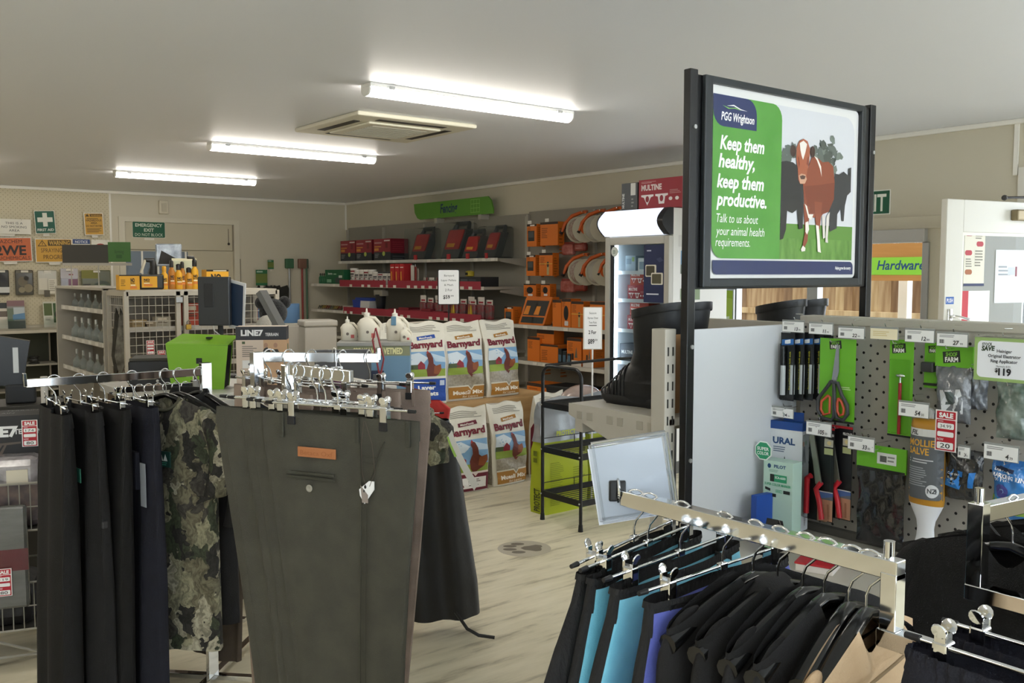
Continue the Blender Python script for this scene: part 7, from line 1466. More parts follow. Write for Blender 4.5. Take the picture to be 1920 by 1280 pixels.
bi = thing('waste_bin', 'tall pale grey bin with a hinged lid by the corner shelves', 'bin', (4.06, 8.27, 0), R(-14)); MB().box(-.155, -.15, 0, .155, .15, 1.14, r=.012).build('bin_body', mat('bin_plastic', '#bdbab1', .5), bi); MB().box(-.165, -.16, 1.14, .165, .16, 1.20, r=.015).build('lid', MATS['bin_plastic'], bi); MB().box(-.05, -.152, .86, .07, -.15, .87).build('moulded_mark', flat('#aaa79e'), bi)

# ================================================================== glassware gondola and wire cage
gg = thing('glassware_gondola', 'grey gondola with shelves of small clear glassware', 'gondola', (2.35, 9.4, 0))
M_gg = mat('warm_grey_steel', '#8b857a', .5); M_edge = mat('light_grey_edge', '#a8a398', .45)
MB().box(.13, -.84, .05, .15, .84, 1.50).build('back_panel', M_gg, gg); MB().box(-.20, .84, 0, .2, .88, 1.52, r=.003).build('end_upright', M_edge, gg); MB().box(-.19, -.88, 0, .2, -.845, 1.52, r=.003).build('end_upright', M_edge, gg); MB().box(-.20, -.88, 1.50, .22, .88, 1.525, r=.003).build('top_cap', M_edge, gg)
glass = mat('clear_glassware', '#e8eeec', .05, trans=.85, ior=1.2)
gi = 0
for z in (1.32, 1.02, .72):
    s = MB().box(-.15, -.84, z - .02, .13, .84, z, r=.002).build('shelf', M_gg, gg); MB().box(-.156, -.84, z - .03, -.15, .84, z + .012).build('ticket_rail', flat('#b9b6ae'), s)
    for k in range(7): MB().box(-.158, -.78 + .24 * k, z - .026, -.156, -.68 + .24 * k, z + .006).build('ticket', flat('#d0cdc6'), s)
proto = None
for z, hs in ((1.32, 1.0), (1.02, 1.5), (.72, 1.3)):
    for k in range(12):
        y = 9.4 - .75 + .13 * k; loc = (2.35 - .09 + .03 * (k % 2), y, z)
        lb_ = {1.32: 'clear glass fitting on the top shelf of the glassware gondola', 1.02: 'clear glass fitting on the middle shelf of the glassware gondola', .72: 'clear glass fitting on the bottom shelf of the glassware gondola'}[z]
        if proto is None:
            proto = thing('glass_fitting', lb_, 'glassware', loc, 0, 'glass fittings on the gondola'); MB().lathe([(.025, 0), (.03, .005), (.03, .05), (.010, .075), (.010, .10), (.014, .105)], 12).build('glass_body', glass, proto, 50); MB().cyl((0, 0, .10), (0, 0, .13), .008, 8).build('stopper', flat('#c9ccc9', .3), proto); o = proto
        else: o = dup(proto, loc, label=lb_)
        o.scale = (hs, hs, hs)
cg = thing('wire_cage', 'beige wire mesh security cage with padlock holding boxed goods', 'cage', (2.205, 8.0, 0))
M_cage = mat('beige_cage_steel', '#b8b2a4', .45); CW, CD, CH = 1.32, .52, 1.50
for x, y in ((0, 0), (.425, 0), (.49, 0), (CW, 0), (0, CD), (CW, CD)): MB().box(x - .02, y - .018, 0, x + .02, y + .018, CH, r=.003).build('frame_post', M_cage, cg)
for z in (.06, CH - .02): 
    for a in ((0, -.018, CW, .018), (0, CD - .018, CW, CD + .018), (-.018, 0, .018, CD), (CW - .018, 0, CW + .018, CD)): MB().box(a[0], a[1], z - .02, a[2], a[3], z + .02, r=.002).build('frame_rail', M_cage, cg)
MB().box(0, 0, CH, CW, CD, CH + .012).build('cage_top', M_cage, cg); MB().box(.02, CD - .006, .06, CW, CD, CH).build('back_panel', M_gg, cg)
def mesh_panel(x0, x1, y0, y1):
    L_ = math.hypot(x1 - x0, y1 - y0); n = max(2, int(L_ / .055)); wv = None; wh = None
    for i in range(1, n):
        p = (x0 + (x1 - x0) * i / n, y0 + (y1 - y0) * i / n)
        if wv is None: wv = MB().cyl((0, 0, .07), (0, 0, CH - .03), .0028, 5).build('vertical_wire', M_cage, cg); o = wv
        else: o = wv.copy(); COL.objects.link(o); o.parent = cg
        o.location = (p[0], p[1], 0)
    for k in range(1, 22):
        z = .06 + k * .066
        if wh is None: wh = MB().cyl((x0, y0, 0), (x1, y1, 0), .0028, 5).build('horizontal_wire', M_cage, cg); o = wh
        else: o = wh.copy(); COL.objects.link(o); o.parent = cg
        o.location = (0, 0, z)
mesh_panel(.02, .405, 0, 0); mesh_panel(.51, 1.30, 0, 0); mesh_panel(0, 0, .02, CD - .02)
MB().box(.40, -.035, CH - .10, .46, -.018, CH - .05, r=.005).build('latch_plate', M_alu, cg)
pl = thing('padlock', 'brass padlock on the wire cage door', 'padlock', (2.205 + .50, 7.965, 1.17)); MB().box(-.022, -.012, 0, .022, .012, .045, r=.004).build('lock_body', mat('brass', '#b08a3c', .3, metal=.9), pl); MB().tube([(-.014, 0, .04), (-.014, 0, .065), (0, 0, .078), (.014, 0, .065), (.014, 0, .04)], .004, 6).build('shackle', M_chrome, pl, 50)
for z in (1.19, .88, .58): MB().box(.02, .03, z - .02, CW - .02, CD - .01, z, r=.002).build('shelf', M_gg, cg); MB().box(.02, .024, z - .03, CW - .02, .03, z + .012).build('ticket_rail', flat('#bdb9b0'), cg)
cage_goods = [(.13, .12, .07, '#a08a62', 1.19), (.22, .10, .05, '#9a8a70', 1.19), (.33, .12, .09, '#b3ab98', 1.19), (.58, .14, .20, '#b0452e', 1.19), (.74, .12, .20, '#b0452e', 1.19), (.10, .08, .06, '#b8922f', .88), (.20, .09, .06, '#c4a636', .88), (.32, .08, .05, '#8a4038', .88), (.60, .12, .12, '#9a8f80', .88), (.15, .2, .18, '#b8452f', .58), (.62, .14, .16, '#7d3a34', .58), (.82, .14, .2, '#8d8a82', 1.19), (.84, .16, .14, '#a3803a', .88)]
gl_ = ['flat tan carton', 'small brown carton', 'cream carton', 'tall orange red carton', 'second tall orange red carton', 'small gold carton', 'small yellow carton', 'low maroon carton', 'grey brown carton', 'wide orange carton', 'dark red carton', 'grey carton', 'ochre carton']
for (x, w, h, c, z), n_ in zip(cage_goods, gl_): carton('boxed_goods', n_ + ' inside the wire cage', 'carton', w, .12, h, (2.205 + x, 8.14, z), 0, c, [('r', 8, 12, 70, 30, '#d5c8b0'), ('l', 8, 40, 80, 60, 2, '#5a4a38')], cw=100, ch=100)
for i, (x, z) in enumerate(((.185, 1.02), (.275, .93), (.66, 1.03))): sale_tag((2.205 + x, 7.990, z - .05), 0, .065, .12, '---', '--', ['red sale tag hung on the cage beside the gold cartons', 'red sale tag lower on the cage by the maroon carton', 'red sale tag on the cage door beyond the padlock'][i])
# flat document wallets clipped on the cage side
for i in range(2):
    t = thing('leaflet_pouch', ['dark leaflet pouch hanging off the corner of the cage', 'silver edged leaflet pouch hanging off the corner of the cage'][i], 'pouch', (2.165 + .005 * i, 8.20 - .10 * i, .78), R(-60 + 16 * i)); MB().prism([(-.04, .18), (.0, .0), (.05, .12), (.06, .48), (.02, .58)], -.006, .006).build('pouch_body', mat('pouch_grey_%d' % i, ('#45443f', '#8d8b84')[i], .25, var='#2c2b28', vscale=12), t); MB().tube([(.02, 0, .57), (.06, 0, .47), (.05, 0, .13)], .005, 6).build('edge', flat('#1f1f1e'), t)
# header board over the gondola
hb_ = thing('header_board', 'dark back of a header board with a green end panel on a stem', 'sign', (2.37, 9.55, 1.525), R(-37))
MB().box(-.32, -.006, .22, .12, .006, .40, r=.002).build('dark_panel', mat('charcoal_board', '#3c3a35', .35), hb_); MB().box(-.32, -.008, .20, .34, .008, .225).build('board_rail', M_edge, hb_)
MB().box(.12, -.010, .235, .335, .002, .425, r=.002).build('green_panel', flat('#3f6a34', .3), hb_); art([('t', 'farming', 50, 50, 16, '#2a4a28', {'align': 'c', 'w': 40}), ('r', 36, 56, 62, 72, '#335a2e')], 100, 88, .215, .19, face_m('front', .12, -.0102, .235), hb_, 'lettering')
for x in (-.24, .02): MB().cyl((x, 0, 0), (x, 0, .20), .006, 6).build('stem', M_edge, hb_)
t = thing('shiny_pouch', 'crinkled clear pouch with a black insert beside the header board', 'pouch', (2.70, 8.42, 1.512), R(-20)); MB().box(-.11, -.02, .20, .11, .01, .40, r=.012).build('pouch_film', mat('crinkle_film', '#b9c2cc', .08, var='#5f6670', vscale=14, bump=.8, bscale=14, coat=.8), t); MB().prism([(-.09, .22), (.02, .22), (.08, .26), (-.06, .34)], -.024, -.02).build('black_insert', flat('#26241f'), t); MB().cyl((0, 0, 0), (0, 0, .21), .005, 6).build('stem', M_edge, t); MB().box(-.05, -.04, 0, .05, .04, .01).build('foot', M_gg, t)
# yellow garden sprays on top of the cage
TZ = CH + .012; YG = '#e0a62c'
def nolabel(k=0): return [('t', 'NO', 12, 40, 20, '#1d1a12', {'w': 40, 'bold': .05}), ('t', 'BUGS', 12, 52, 8, '#1d1a12', {'w': 40, 'bold': .03}), ('r', 12, 58, 52, 66, '#f0e2c0'), ('r', 12, 72, 70, 88, '#d8803a')]
def cx_(px, py=538, Y=8.16): return onY(px, py, Y).x
carton('garden_spray_box', 'long yellow garden spray carton on the cage', 'carton', .165, .10, .125, (cx_(240), 8.16, TZ), R(0), YG, [('r', 0, 0, 200, 8, '#2a2418')] + [('t', 'NO', 110, 50, 26, '#1d1a12', {'w': 40, 'bold': .05}), ('t', 'BUGS', 110, 62, 9, '#1d1a12', {'w': 40, 'bold': .03}), ('r', 110, 68, 156, 76, '#f0e2c0'), ('r', 104, 80, 170, 96, '#d8803a'), ('l', 14, 30, 60, 80, 4, '#8f6a1c')], cw=200, ch=104)
t = thing('spray_jerrican', 'black jerrican with a yellow label and trigger pump', 'jerrican', (cx_(282), 8.16, TZ)); MB().box(-.10, -.06, 0, .10, .06, .13, r=.015).build('can', flat('#24241f', .35), t); art(nolabel() + [], 100, 100, .12, .09, face_m('front', -.085, -.0605, .02), t, 'lettering'); MB().box(-.088, -.0602, .018, .04, -.060, .112).build('label_panel', flat(YG), t)
MB().tube([(.02, 0, .13), (.03, 0, .19), (.02, 0, .25), (-.04, -.01, .25)], [.04, .03, .028, .016], 10).build('trigger_pump', flat('#1c1c1b', .35), t, 50); MB().tube([(-.04, -.01, .25), (-.06, -.02, .2), (-.08, -.02, .14)], .012, 8).build('spray_lance', flat('#cfc8b4', .35), t, 50)
def bottle(label, px, h, r_, c, cap, capc, trig=False):
    t = thing('garden_spray', label, 'spray bottle', (cx_(px), 8.14, TZ), 0, 'yellow garden sprays on the cage'); MB().lathe([(r_ * .95, 0), (r_, .006), (r_, h * .62), (r_ * .55, h * .72), (r_ * .5, h * .78)], 16).build('bottle_body', flat(c, .35), t, 50)
    MB().lathe([(r_ * .62, h * .76), (r_ * .62, h * .96), (r_ * .3, h)], 12).build('cap', flat(capc, .35), t, 50)
    if trig: MB().tube([(0, 0, h * .95), (-.01, 0, h * 1.06), (-.06, 0, h * 1.06)], .014, 8).build('trigger', flat(capc, .35), t, 50)
    def wp(x, y, z): a = (x / (2 * r_) - .5) * 2.0; return ((r_ + .0006 + z) * math.sin(a), -(r_ + .0006 + z) * math.cos(a), h * .12 + y)
    art(nolabel(), 70, 100, 2 * r_, h * .45, None, t, 'printed_label', warp=wp, seg=.012)
for a in (('yellow spray bottle beside the jerrican', 307, .20, .030, YG, 1, '#d99f28'), ('slim aerosol with a black cap between yellow bottles', 321, .25, .028, '#b5762c', 1, '#26241f'), ('yellow squeeze bottle with a black nozzle', 334, .22, .034, YG, 1, '#26241f'), ('short yellow aerosol with a broad black lid', 353, .19, .034, '#c98f2e', 1, '#1d1c1a'), ('second slim aerosol with black cap behind', 341, .24, .026, '#b5762c', 1, '#26241f')): bottle(*a)
bottle('tall yellow trigger spray bottle in front of the pale card', 364, .26, .032, YG, 1, '#1d1c1a', True)
t = thing('display_card', 'pale yellow display card standing behind the sprays', 'card', (cx_(357), 8.30, TZ)); MB().box(-.11, 0, 0, .11, .004, .27, r=.001).build('card', flat('#dcd8b8'), t); MB().box(-.09, -.002, .06, .09, 0, .25, r=.02).build('card_print', flat('#c9cdb0'), t)
carton('garden_spray_box', 'upright yellow garden spray carton beside the till screen', 'carton', .20, .12, .17, (cx_(404), 8.16, TZ), 0, YG, [('r', 0, 0, 100, 8, '#1d1a12'), ('t', 'NO', 20, 46, 26, '#1d1a12', {'w': 46, 'bold': .05}), ('t', 'BUGS', 20, 60, 9, '#1d1a12', {'w': 46, 'bold': .03}), ('r', 30, 2, 90, 7, '#d5cbb0')], cw=100, ch=85)

# ================================================================== sales counter
ct = thing('sales_counter', 'pale topped sales counter with brown front behind the clothes racks', 'counter', (2.1, 4.95, 0))
MB().box(-.72, -.52, .985, .55, .62, 1.03, r=.004).build('counter_top', mat('counter_laminate', '#c6c4bd', .4), ct); MB().box(-.69, -.48, 0, .52, .58, .985).build('counter_body', mat('counter_brown', '#5a4632', .5, var='#4a3826', vscale=3), ct); MB().box(-.72, -.525, .93, .55, -.52, .985).build('edge_strip', flat('#1f2a30'), ct)
for i, (x, y, rz, w) in enumerate(((1.95, 4.60, 8, .30), (1.74, 4.56, -14, .24), (2.20, 4.62, 30, .24))):
    t = thing('paper_sheet', ['printed sheet lying on the counter under the boot box', 'blank sheet on the counter by the green file', 'printed sheet on the counter behind the olive trousers'][i], 'paper', (x, y, 1.03 + .0015 * i), R(rz)); MB().box(-w / 2, -.10, 0, w / 2, .10, .0012).build('sheet', flat('#d9dad8'), t); art([('l', 10, 10, 90, 60, 8, '#a9aaa8')], 100, 70, w, .2, face_m('top', -w / 2, -.10, .0012), t, 'printed_face')
# boot box with two jackets pictured
carton('boot_box', 'upright pale boot box with a black lid band and jackets pictured', 'box', .265, .12, .335, (2.03, 4.80, 1.03), R(-30), '#d9c7b6',
       [('r', 0, 0, 100, 27, '#33343a'), ('t', 'LINE7', 10, 18, 11, '#eeeeee', {'w': 44, 'bold': .05}), ('t', 'TERRAIN', 58, 19, 6, '#dddddd', {'w': 26, 'bold': .03}), ('r', 54, 27, 100, 120, '#c9a480'), ('r', 12, 30, 18, 35, '#4a5a3c'), ('l', 12, 38, 44, 62, 6, '#8f857c'), ('r', 12, 68, 44, 84, '#eceae6'), ('c', 28, 76, 5, '#77777a', 3), ('l', 12, 90, 44, 118, 6, '#8f857c'), ('p', [(50, 56), (56, 44), (62, 42), (68, 50), (70, 72), (48, 72)], '#3a3c40'), ('c', 59, 38, 4, '#b08a72', 5), ('p', [(68, 56), (74, 46), (82, 46), (88, 56), (88, 72), (68, 72)], '#2c2e31'), ('c', 78, 38, 4, '#b08a72', 5)], side=[('r', 0, 0, 50, 27, '#2a2b30'), ('r', 0, 27, 50, 126, '#c09a74'), ('r', 14, 36, 34, 52, '#3f5a44')], scw=50, ch=126)
# green and black expanding file
ef = thing('expanding_file', 'lime green expanding file with black pleated sides, lid ajar', 'file', (1.76, 4.97, 1.03), R(-30))
MB().prism([(-.15, 0), (.12, 0), (.145, .235), (-.175, .245)], -.075, -.07).build('front_cover', flat('#7fb52c', .45), ef); MB().prism([(-.15, 0), (.12, 0), (.145, .25), (-.175, .25)], .10, .105).build('back_cover', flat('#7fb52c', .45), ef)
for i in range(9): MB().prism([(-.148, .004), (.118, .004), (.14 - .006 * (i % 2), .225), (-.168, .23)], -.066 + .018 * i, -.058 + .018 * i).build('pleat', flat('#17181a', .6), ef)
MB().add([(-.175, -.07, .245), (.145, -.07, .236), (.175, .10, .272), (-.12, .10, .285), (-.175, -.07, .250), (.145, -.07, .241), (.175, .10, .277), (-.12, .10, .290)], [(0, 3, 2, 1), (4, 5, 6, 7), (0, 1, 5, 4), (1, 2, 6, 5), (2, 3, 7, 6), (3, 0, 4, 7)]).build('lid_flap', flat('#86bd30', .45), ef); MB().box(-.02, -.078, .14, .01, -.075, .17, r=.002).build('clasp', flat('#191a1c'), ef); MB().box(.02, -.01, .268, .05, .03, .276, r=.002).build('lid_tab', flat('#191a1c'), ef)
pr_ = thing('receipt_printer', 'black boxy printer with a papery top behind the green file', 'printer', (1.62, 5.32, 1.03), R(-24)); MB().box(-.13, -.12, 0, .13, .12, .14, r=.008).build('printer_body', flat('#242528', .45), pr_); MB().box(-.125, -.115, .14, .125, .115, .155, r=.003).build('printer_lid', mat('dusty_lid', '#4a4840', .7), pr_); MB().box(-.09, -.122, .07, .02, -.12, .08).build('slot', flat('#0f1011'), pr_); MB().sphere((.02, -.125, .03), .008, 8, 6).build('status_light', flat('#d5d5d0'), pr_)
# till screens
mo = thing('till_screen', 'dark square till monitor seen from behind with cable', 'monitor', (2.02, 5.42, 1.03), R(-40)); MB().box(-.115, -.02, .31, .075, .02, .60, r=.006).build('screen_housing', mat('monitor_grey', '#3a3d41', .3), mo); MB().box(-.075, -.024, .42, -.02, -.02, .56, r=.002).build('back_plate', flat('#2b2d31', .3), mo); MB().cyl((0, .03, .0), (0, .03, .40), .016, 10).build('stand_pole', flat('#2a2c30'), mo); MB().lathe([(.10, 0), (.10, .012), (.02, .02)], 20, (0, .03, 0)).build('stand_base', flat('#2a2c30'), mo, 40); MB().tube([(-.03, -.01, .31), (-.02, -.02, .28), (.01, .0, .25)], .004, 6).build('cable', flat('#d0d0cc'), mo)
m2 = thing('price_list', 'white framed blue price list standing beside the till monitor', 'sign', (2.11, 5.36, 1.03), R(-62)); MB().prism([(-.06, .30), (.05, .28), (.07, .56), (-.05, .585)], -.004, .004).build('frame', flat('#d9dbdc'), m2); MB().prism([(-.045, .315), (.04, .30), (.055, .545), (-.038, .565)], -.0048, -.004).build('blue_sheet', flat('#24364f'), m2); MB().cyl((0, .0, 0), (0, .0, .30), .010, 8).build('stand', flat('#9a9c9e'), m2); MB().lathe([(.06, 0), (.06, .01), (.01, .014)], 16).build('foot', flat('#9a9c9e'), m2)
m3 = thing('customer_display', 'grey tilted customer display on an arm behind the boot box', 'monitor', (2.28, 5.22, 1.03), R(-50)); MB().prism([(-.09, .50), (-.065, .52), (.065, .29), (.04, .27)], -.045, .045).build('screen_housing', mat('display_grey', '#6a6a68', .4), m3); MB().cyl((.0, 0, 0), (.0, 0, .38), .014, 10).build('arm', flat('#8d8f90'), m3); MB().lathe([(.08, 0), (.08, .012), (.015, .016)], 18).build('foot', flat('#55575a'), m3)
pt = thing('plush_toy', 'black and white furry plush toy by the customer display', 'plush toy', (2.34, 5.42, 1.03)); M_fur = mat('black_fur', '#131314', .95, bump=.8, bscale=90, sheen=.2)
b_ = MB(); b_.sphere((0, 0, .22), .11, 16, 12, (1, 1, 1.1)); b_.sphere((.02, -.01, .38), .085, 16, 12); b_.sphere((.09, -.02, .44), .04, 10, 8); b_.sphere((-.06, -.02, .44), .04, 10, 8); b_.sphere((-.06, -.04, .06), .07, 12, 8); b_.sphere((.06, -.04, .06), .07, 12, 8); b_.build('plush_body', M_fur, pt, 80); w_ = MB(); w_.sphere((-.05, -.07, .27), .075, 14, 10, (1, .7, 1.3)); w_.build('white_chest', mat('white_fur', '#c9c5bb', .95, bump=.8, bscale=90), pt, 80)
# vet display stand with jugs on top
vd = thing('vet_display_stand', 'blue printed counter stand with a speak with vetmed banner', 'display stand', (3.18, 5.56, 0), R(-33)); MB().box(-.26, -.16, 0, .22, .16, 1.17, r=.004).build('stand_body', flat('#6f93b0', .5), vd); MB().box(-.265, -.165, 1.165, .225, .165, 1.19, r=.003).build('stand_top', flat('#9a9b97', .4), vd)
art([('r', 0, 0, 120, 14, '#8a8f72'), ('t', 'SPEAK WITH VETMED', 26, 11.5, 8, '#e2dfa8', {'w': 82, 'bold': .04}), ('r', 0, 70, 120, 82, '#4f8a9a'), ('r', 90, 60, 120, 76, '#8f9a4a'), ('p', [(52, 100), (62, 72), (76, 78), (86, 100)], '#c04a34'), ('c', 62, 64, 7, '#8a6a54', 9), ('r', 0, 84, 120, 234, '#b59a6c')], 120, 234, .48, 1.17, face_m('front', -.26, -.1605, 0), vd)
dp = thing('dark_display_panel', 'dark grey tilted display panel in front of the vet stand', 'panel', (2.83, 5.36, 0), R(-30)); MB().box(-.20, -.02, 0, .16, .02, 1.16, r=.004).build('panel', mat('slate_panel', '#54565a', .4), dp); MB().box(.16, -.022, 0, .24, .02, 1.02, r=.003).build('navy_edge', flat('#2a3550'), dp)
rp = thing('pennant', 'thin red edged folded pennant standing on the dark panel', 'pennant', (2.98, 5.24, 1.0), R(-30)); MB().tube([(.02, 0, 0), (-.02, 0, .22), (-.0, 0, .30), (.05, 0, .10), (.03, 0, .0)], .006, 6).build('frame', flat('#8f3a40'), rp); MB().prism([(-.01, .18), (.0, .28), (.035, .12)], -.002, .002).build('sheet', flat('#c9c4bc'), rp); MB().box(-.02, -.02, -1.0, .05, .02, .0).build('stand', flat('#55575a'), rp)
M_jug = mat('white_hdpe', '#ddd8c8', .4)
def jug(label, loc, rz, s, tagc=None):
    t = thing('jug', label, 'jug', loc, rz, 'white handled jugs on the vet stand')
    rings = []
    for z, hw, hd in ((0, .090, .060), (.006, .096, .065), (.11, .097, .066), (.15, .085, .06), (.19, .055, .045), (.205, .024, .024), (.225, .022, .022)): rings.append([(hw * s * math.copysign(abs(math.cos(a)) ** .6, math.cos(a)) - (.02 * s if z > .14 else 0), hd * s * math.copysign(abs(math.sin(a)) ** .6, math.sin(a)), z * s) for a in [2 * PI * j / 24 for j in range(24)]])
    MB().loft(rings).build('jug_body', M_jug, t, 50)
    MB().tube([(-.0, 0, .205 * s), (.05 * s, 0, .20 * s), (.095 * s, 0, .15 * s), (.10 * s, 0, .09 * s)], .015 * s, 8).build('handle', M_jug, t, 60)
    MB().lathe([(.026 * s, .215 * s), (.026 * s, .245 * s), (.010 * s, .25 * s), (.006 * s, .285 * s)], 14, (-.02 * s, 0, 0)).build('spout_cap', flat('#e4e0d4', .35), t, 50)
    MB().lathe([(.001, 0), (.010, 0), (.010, .002)], 12, M=Matrix.Translation((-.01, -.067 * s, .08 * s)) @ Matrix.Rotation(R(90), 4, 'X')).build('logo_dot', flat('#6a625a'), t)
    if tagc: MB().box(-.055 * s, -.075 * s, .14 * s, -.01 * s, -.070 * s, .22 * s, r=.002).build('neck_tag', flat(tagc), t)
    else: MB().box(.02 * s, -.069 * s, .03 * s, .06 * s, -.066 * s, .07 * s).build('red_mark', flat('#c0605c'), t)
def vs(x, y): q = Matrix.Rotation(R(-33), 3, 'Z') @ Vector((x, y, 0)); return (3.18 + q.x, 5.56 + q.y, 1.19)
jug('large white jug with a red mark on the vet stand', vs(-.06, 0), R(-30), .78); jug('white jug with a blue neck tag on the vet stand', vs(.13, .02), R(-30), .76, '#5f86a0'); jug('small white jug at the handle side of the vet stand', vs(.19, -.09), R(-30), .40); jug('low white jug on the vet stand end facing the bin', vs(-.20, .06), R(-30), .58)
# rack of bare hangers behind the black trousers
re_ = thing('clothes_rack', 'short chrome rack of empty clip hangers beside the counter', 'clothes rack', (1.47, 4.26, 0)); MB().box(-.016, -.016, .02, .016, .016, 1.16, r=.002).build('post', M_chrome, re_); m = MB(); barbox(m, (0, 0, 1.135), (-.34, .03, 1.135), .014, .028); m.build('arm', M_chrome, re_); MB().cyl((0, 0, 1.16), (0, 0, 1.185), .010, 14).build('spigot', M_chrome, re_)
for a in range(4):
    m = MB(); q = R(45 + 90 * a); barbox(m, (0, 0, .035), (.22 * math.cos(q), .22 * math.sin(q), .035), .03, .02); m.build('foot', M_chrome, re_)
for i in range(7): clip_hanger('empty chrome clip hanger on the short rack beside the counter', (1.43 - .04 * i, 4.263 + .0035 * i, 1.151), R(-72 - 3 * (i % 3)), half=.15, clipx=.10, group='empty clip hangers on the short rack')

# ================================================================== wire basket stand on the far left
ws = thing('basket_stand', 'grey wire basket stand loaded with bagged shirts', 'basket stand', (.60, 4.48, 0), R(-18)); M_wr = mat('grey_wire', '#9b988e', .4, metal=.3)
for z0, z1 in ((.58, .78), (.16, .36)):
    bk_ = None
    for z in (z0, z1):
        MB().tube([(-.45, -.18, z), (.27, -.18, z), (.27, .22, z), (-.45, .22, z), (-.45, -.18, z)], .005, 6).build('basket_rim', M_wr, ws)
    MB().tube([(-.45, -.18, (z0 + z1) / 2), (.27, -.18, (z0 + z1) / 2)], .003, 6).build('mid_wire', M_wr, ws)
    v0 = None
    for i in range(19):
        if v0 is None: v0 = MB().cyl((0, 0, z0), (0, 0, z1), .0025, 5).build('upright_wire', M_wr, ws); o = v0
        else: o = v0.copy(); COL.objects.link(o); o.parent = ws
        o.location = (-.45 + .04 * i, -.18, 0)
    MB().box(-.45, -.17, z0 - .004, .27, .22, z0).build('basket_floor', flat('#3a3934'), ws)
for x in (-.45, .27):
    for y in (-.18, .22): MB().cyl((x, y, 0), (x, y, .80), .008, 8).build('leg', M_wr, ws)
MB().tube([(-.2, -.185, .06), (.02, -.185, .15), (.24, -.185, .06)], .006, 6).build('brace', M_wr, ws); MB().tube([(-.45, -.18, .05), (.27, -.18, .05)], .006, 6).build('foot_rail', M_wr, ws)
def lw(x, y, z): q = Matrix.Rotation(R(-18), 3, 'Z') @ Vector((x, y, 0)); return (.60 + q.x, 4.48 + q.y, z)
carton('boot_box', 'black boot box with white lettering and chevrons on the basket stand', 'box', .42, .20, .18, lw(.06, .10, .86), R(-18), '#232325', [('t', 'LINE7', 34, 21, 10, '#e6e6e6', {'w': 42, 'bold': .05}), ('t', 'TERRAIN', 72, 19, 5, '#d8d8d8', {'w': 26, 'bold': .03})] + [('p', [(44 + 6 * k, 42), (56 + 4 * k, 28), (78, 27), (78, 29), (57 + 4 * k, 30), (47 + 6 * k, 43)], '#5a4f48') for k in range(3)], ch=43, top=[('t', 'TERRAIN', 60, 12, 6, '#8d8d8d', {'w': 30}), ('t', 'TERRAIN', 40, 30, 6, '#9d9d9d', {'w': 30})])
cbz = thing('box_riser', 'dark carton under the black boot box on the basket stand', 'carton', lw(.04, .12, .58), R(-18)); MB().box(-.20, -.09, 0, .20, .09, .28, r=.003).build('carton', flat('#2b2a28'), cbz); MB().box(-.2, -.0905, .10, .2, -.09, .16).build('tape', flat('#4a463e'), cbz)
sale_tag(lw(.215, -.012, .905), R(-18), .062, .115, '174', '80', 'red sale tag on the black boot box')
jg = thing('fuel_jug', 'clear jug of dark pink liquid with a white cap in the wire basket', 'jug', lw(-.02, -.09, .582), R(-18)); MB().box(-.13, -.065, 0, .09, .065, .16, r=.02).build('liquid', mat('pink_liquid', '#7d2f44', .2), jg); MB().prism([(-.132, .155), (.092, .155), (.075, .20), (.0, .255), (-.10, .24), (-.132, .19)], -.066, .066).build('jug_top', mat('frosted_jug', '#a8a09c', .3), jg); MB().cyl((.06, 0, .195), (.06, 0, .235), .026, 14).build('cap', flat('#cfcbc4'), jg, 50)
sale_tag(lw(-.115, -.162, .66), R(-18), .062, .115, '60', '40', 'red sale tag on the pink liquid jug')
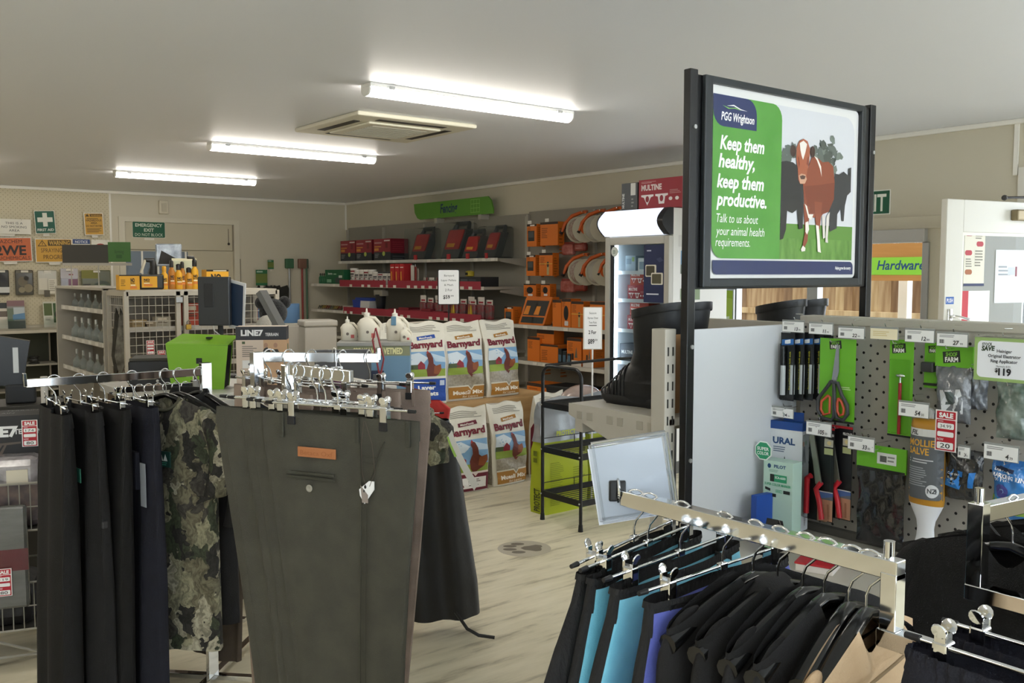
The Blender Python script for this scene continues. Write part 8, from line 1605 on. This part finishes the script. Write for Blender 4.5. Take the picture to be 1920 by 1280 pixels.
bs_ = thing('bagged_shirt', 'check shirt in crinkled clear bag beside the pink jug', 'bagged shirt', lw(.16, -.07, .582), R(-18)); MB().box(-.075, -.07, 0, .10, .07, .25, r=.03).build('shirt', mat('check_shirt', '#4a4548', .7, var='#7d6a62', vscale=18), bs_); MB().box(-.08, -.075, .16, .105, .075, .30, r=.035).build('bag_film', mat('crinkled_bag', '#b3aeb0', .12, var='#6f6a6e', vscale=14, bump=.8, bscale=18, coat=.7), bs_); MB().box(-.02, -.082, .19, .06, -.076, .25).build('paper_label', flat('#d5cdb9'), bs_)
bj = thing('bagged_jacket', 'folded grey jacket in clear film with a dark red band', 'bagged jacket', lw(-.08, -.215, .27), R(-18)); MB().box(-.30, -.018, 0, .30, .018, .43, r=.012).build('jacket', mat('grey_bagged_jacket', '#4d4e4a', .15, var='#5d5e5a', vscale=5, vstretch=(1, 1, 4), bump=.5, bscale=9, bstretch=(.4, 1, 2), coat=.6), bj); MB().box(-.302, -.0186, .16, .302, -.018, .25).build('red_band', flat('#5a1c22', .2), bj); MB().tube([(.10, -.01, .43), (.10, -.02, .455), (.12, -.01, .465), (.10, .03, .50)], .004, 6).build('clip_hook', M_chrome, bj); MB().box(.085, -.024, .41, .12, .02, .435, r=.003).build('clip', M_clipblk, bj)
sale_tag(lw(.13, -.242, .33), R(-18), .060, .115, '119', '80', 'red sale tag on the bagged grey jacket')
lowb = thing('dark_bundle', 'dark fabric bundle in the lower wire basket', 'bundle', lw(-.05, .0, .16), R(-18)); MB().box(-.36, -.15, 0, .28, .18, .18, r=.05).build('fabric', M_wp, lowb); MB().tube([(-.3, -.152, .10), (.25, -.152, .10)], .008, 6).build('strap', M_blackf, lowb)
tm = thing('till_terminal', 'black till terminal with a white sticker beside the sales counter', 'terminal', (.95, 5.35, 0), R(-12)); MB().box(-.20, -.14, 0, .22, .2, .98, r=.005).build('till_cabinet', flat('#34322e'), tm); MB().prism([(-.12, 1.08), (.0, 1.06), (.04, 1.30), (-.10, 1.33)], -.04, .04).build('screen', flat('#1d1f22', .35), tm); MB().box(-.04, -.046, 1.14, -.015, -.04, 1.27).build('sticker', flat('#c9cccc'), tm); MB().box(-.08, -.06, .98, .06, .06, 1.08, r=.01).build('terminal_base', flat('#232528'), tm); MB().cyl((.10, -.1, .98), (.10, -.1, 1.12), .018, 12).build('white_bottle', flat('#d0cdc6'), tm, 50)
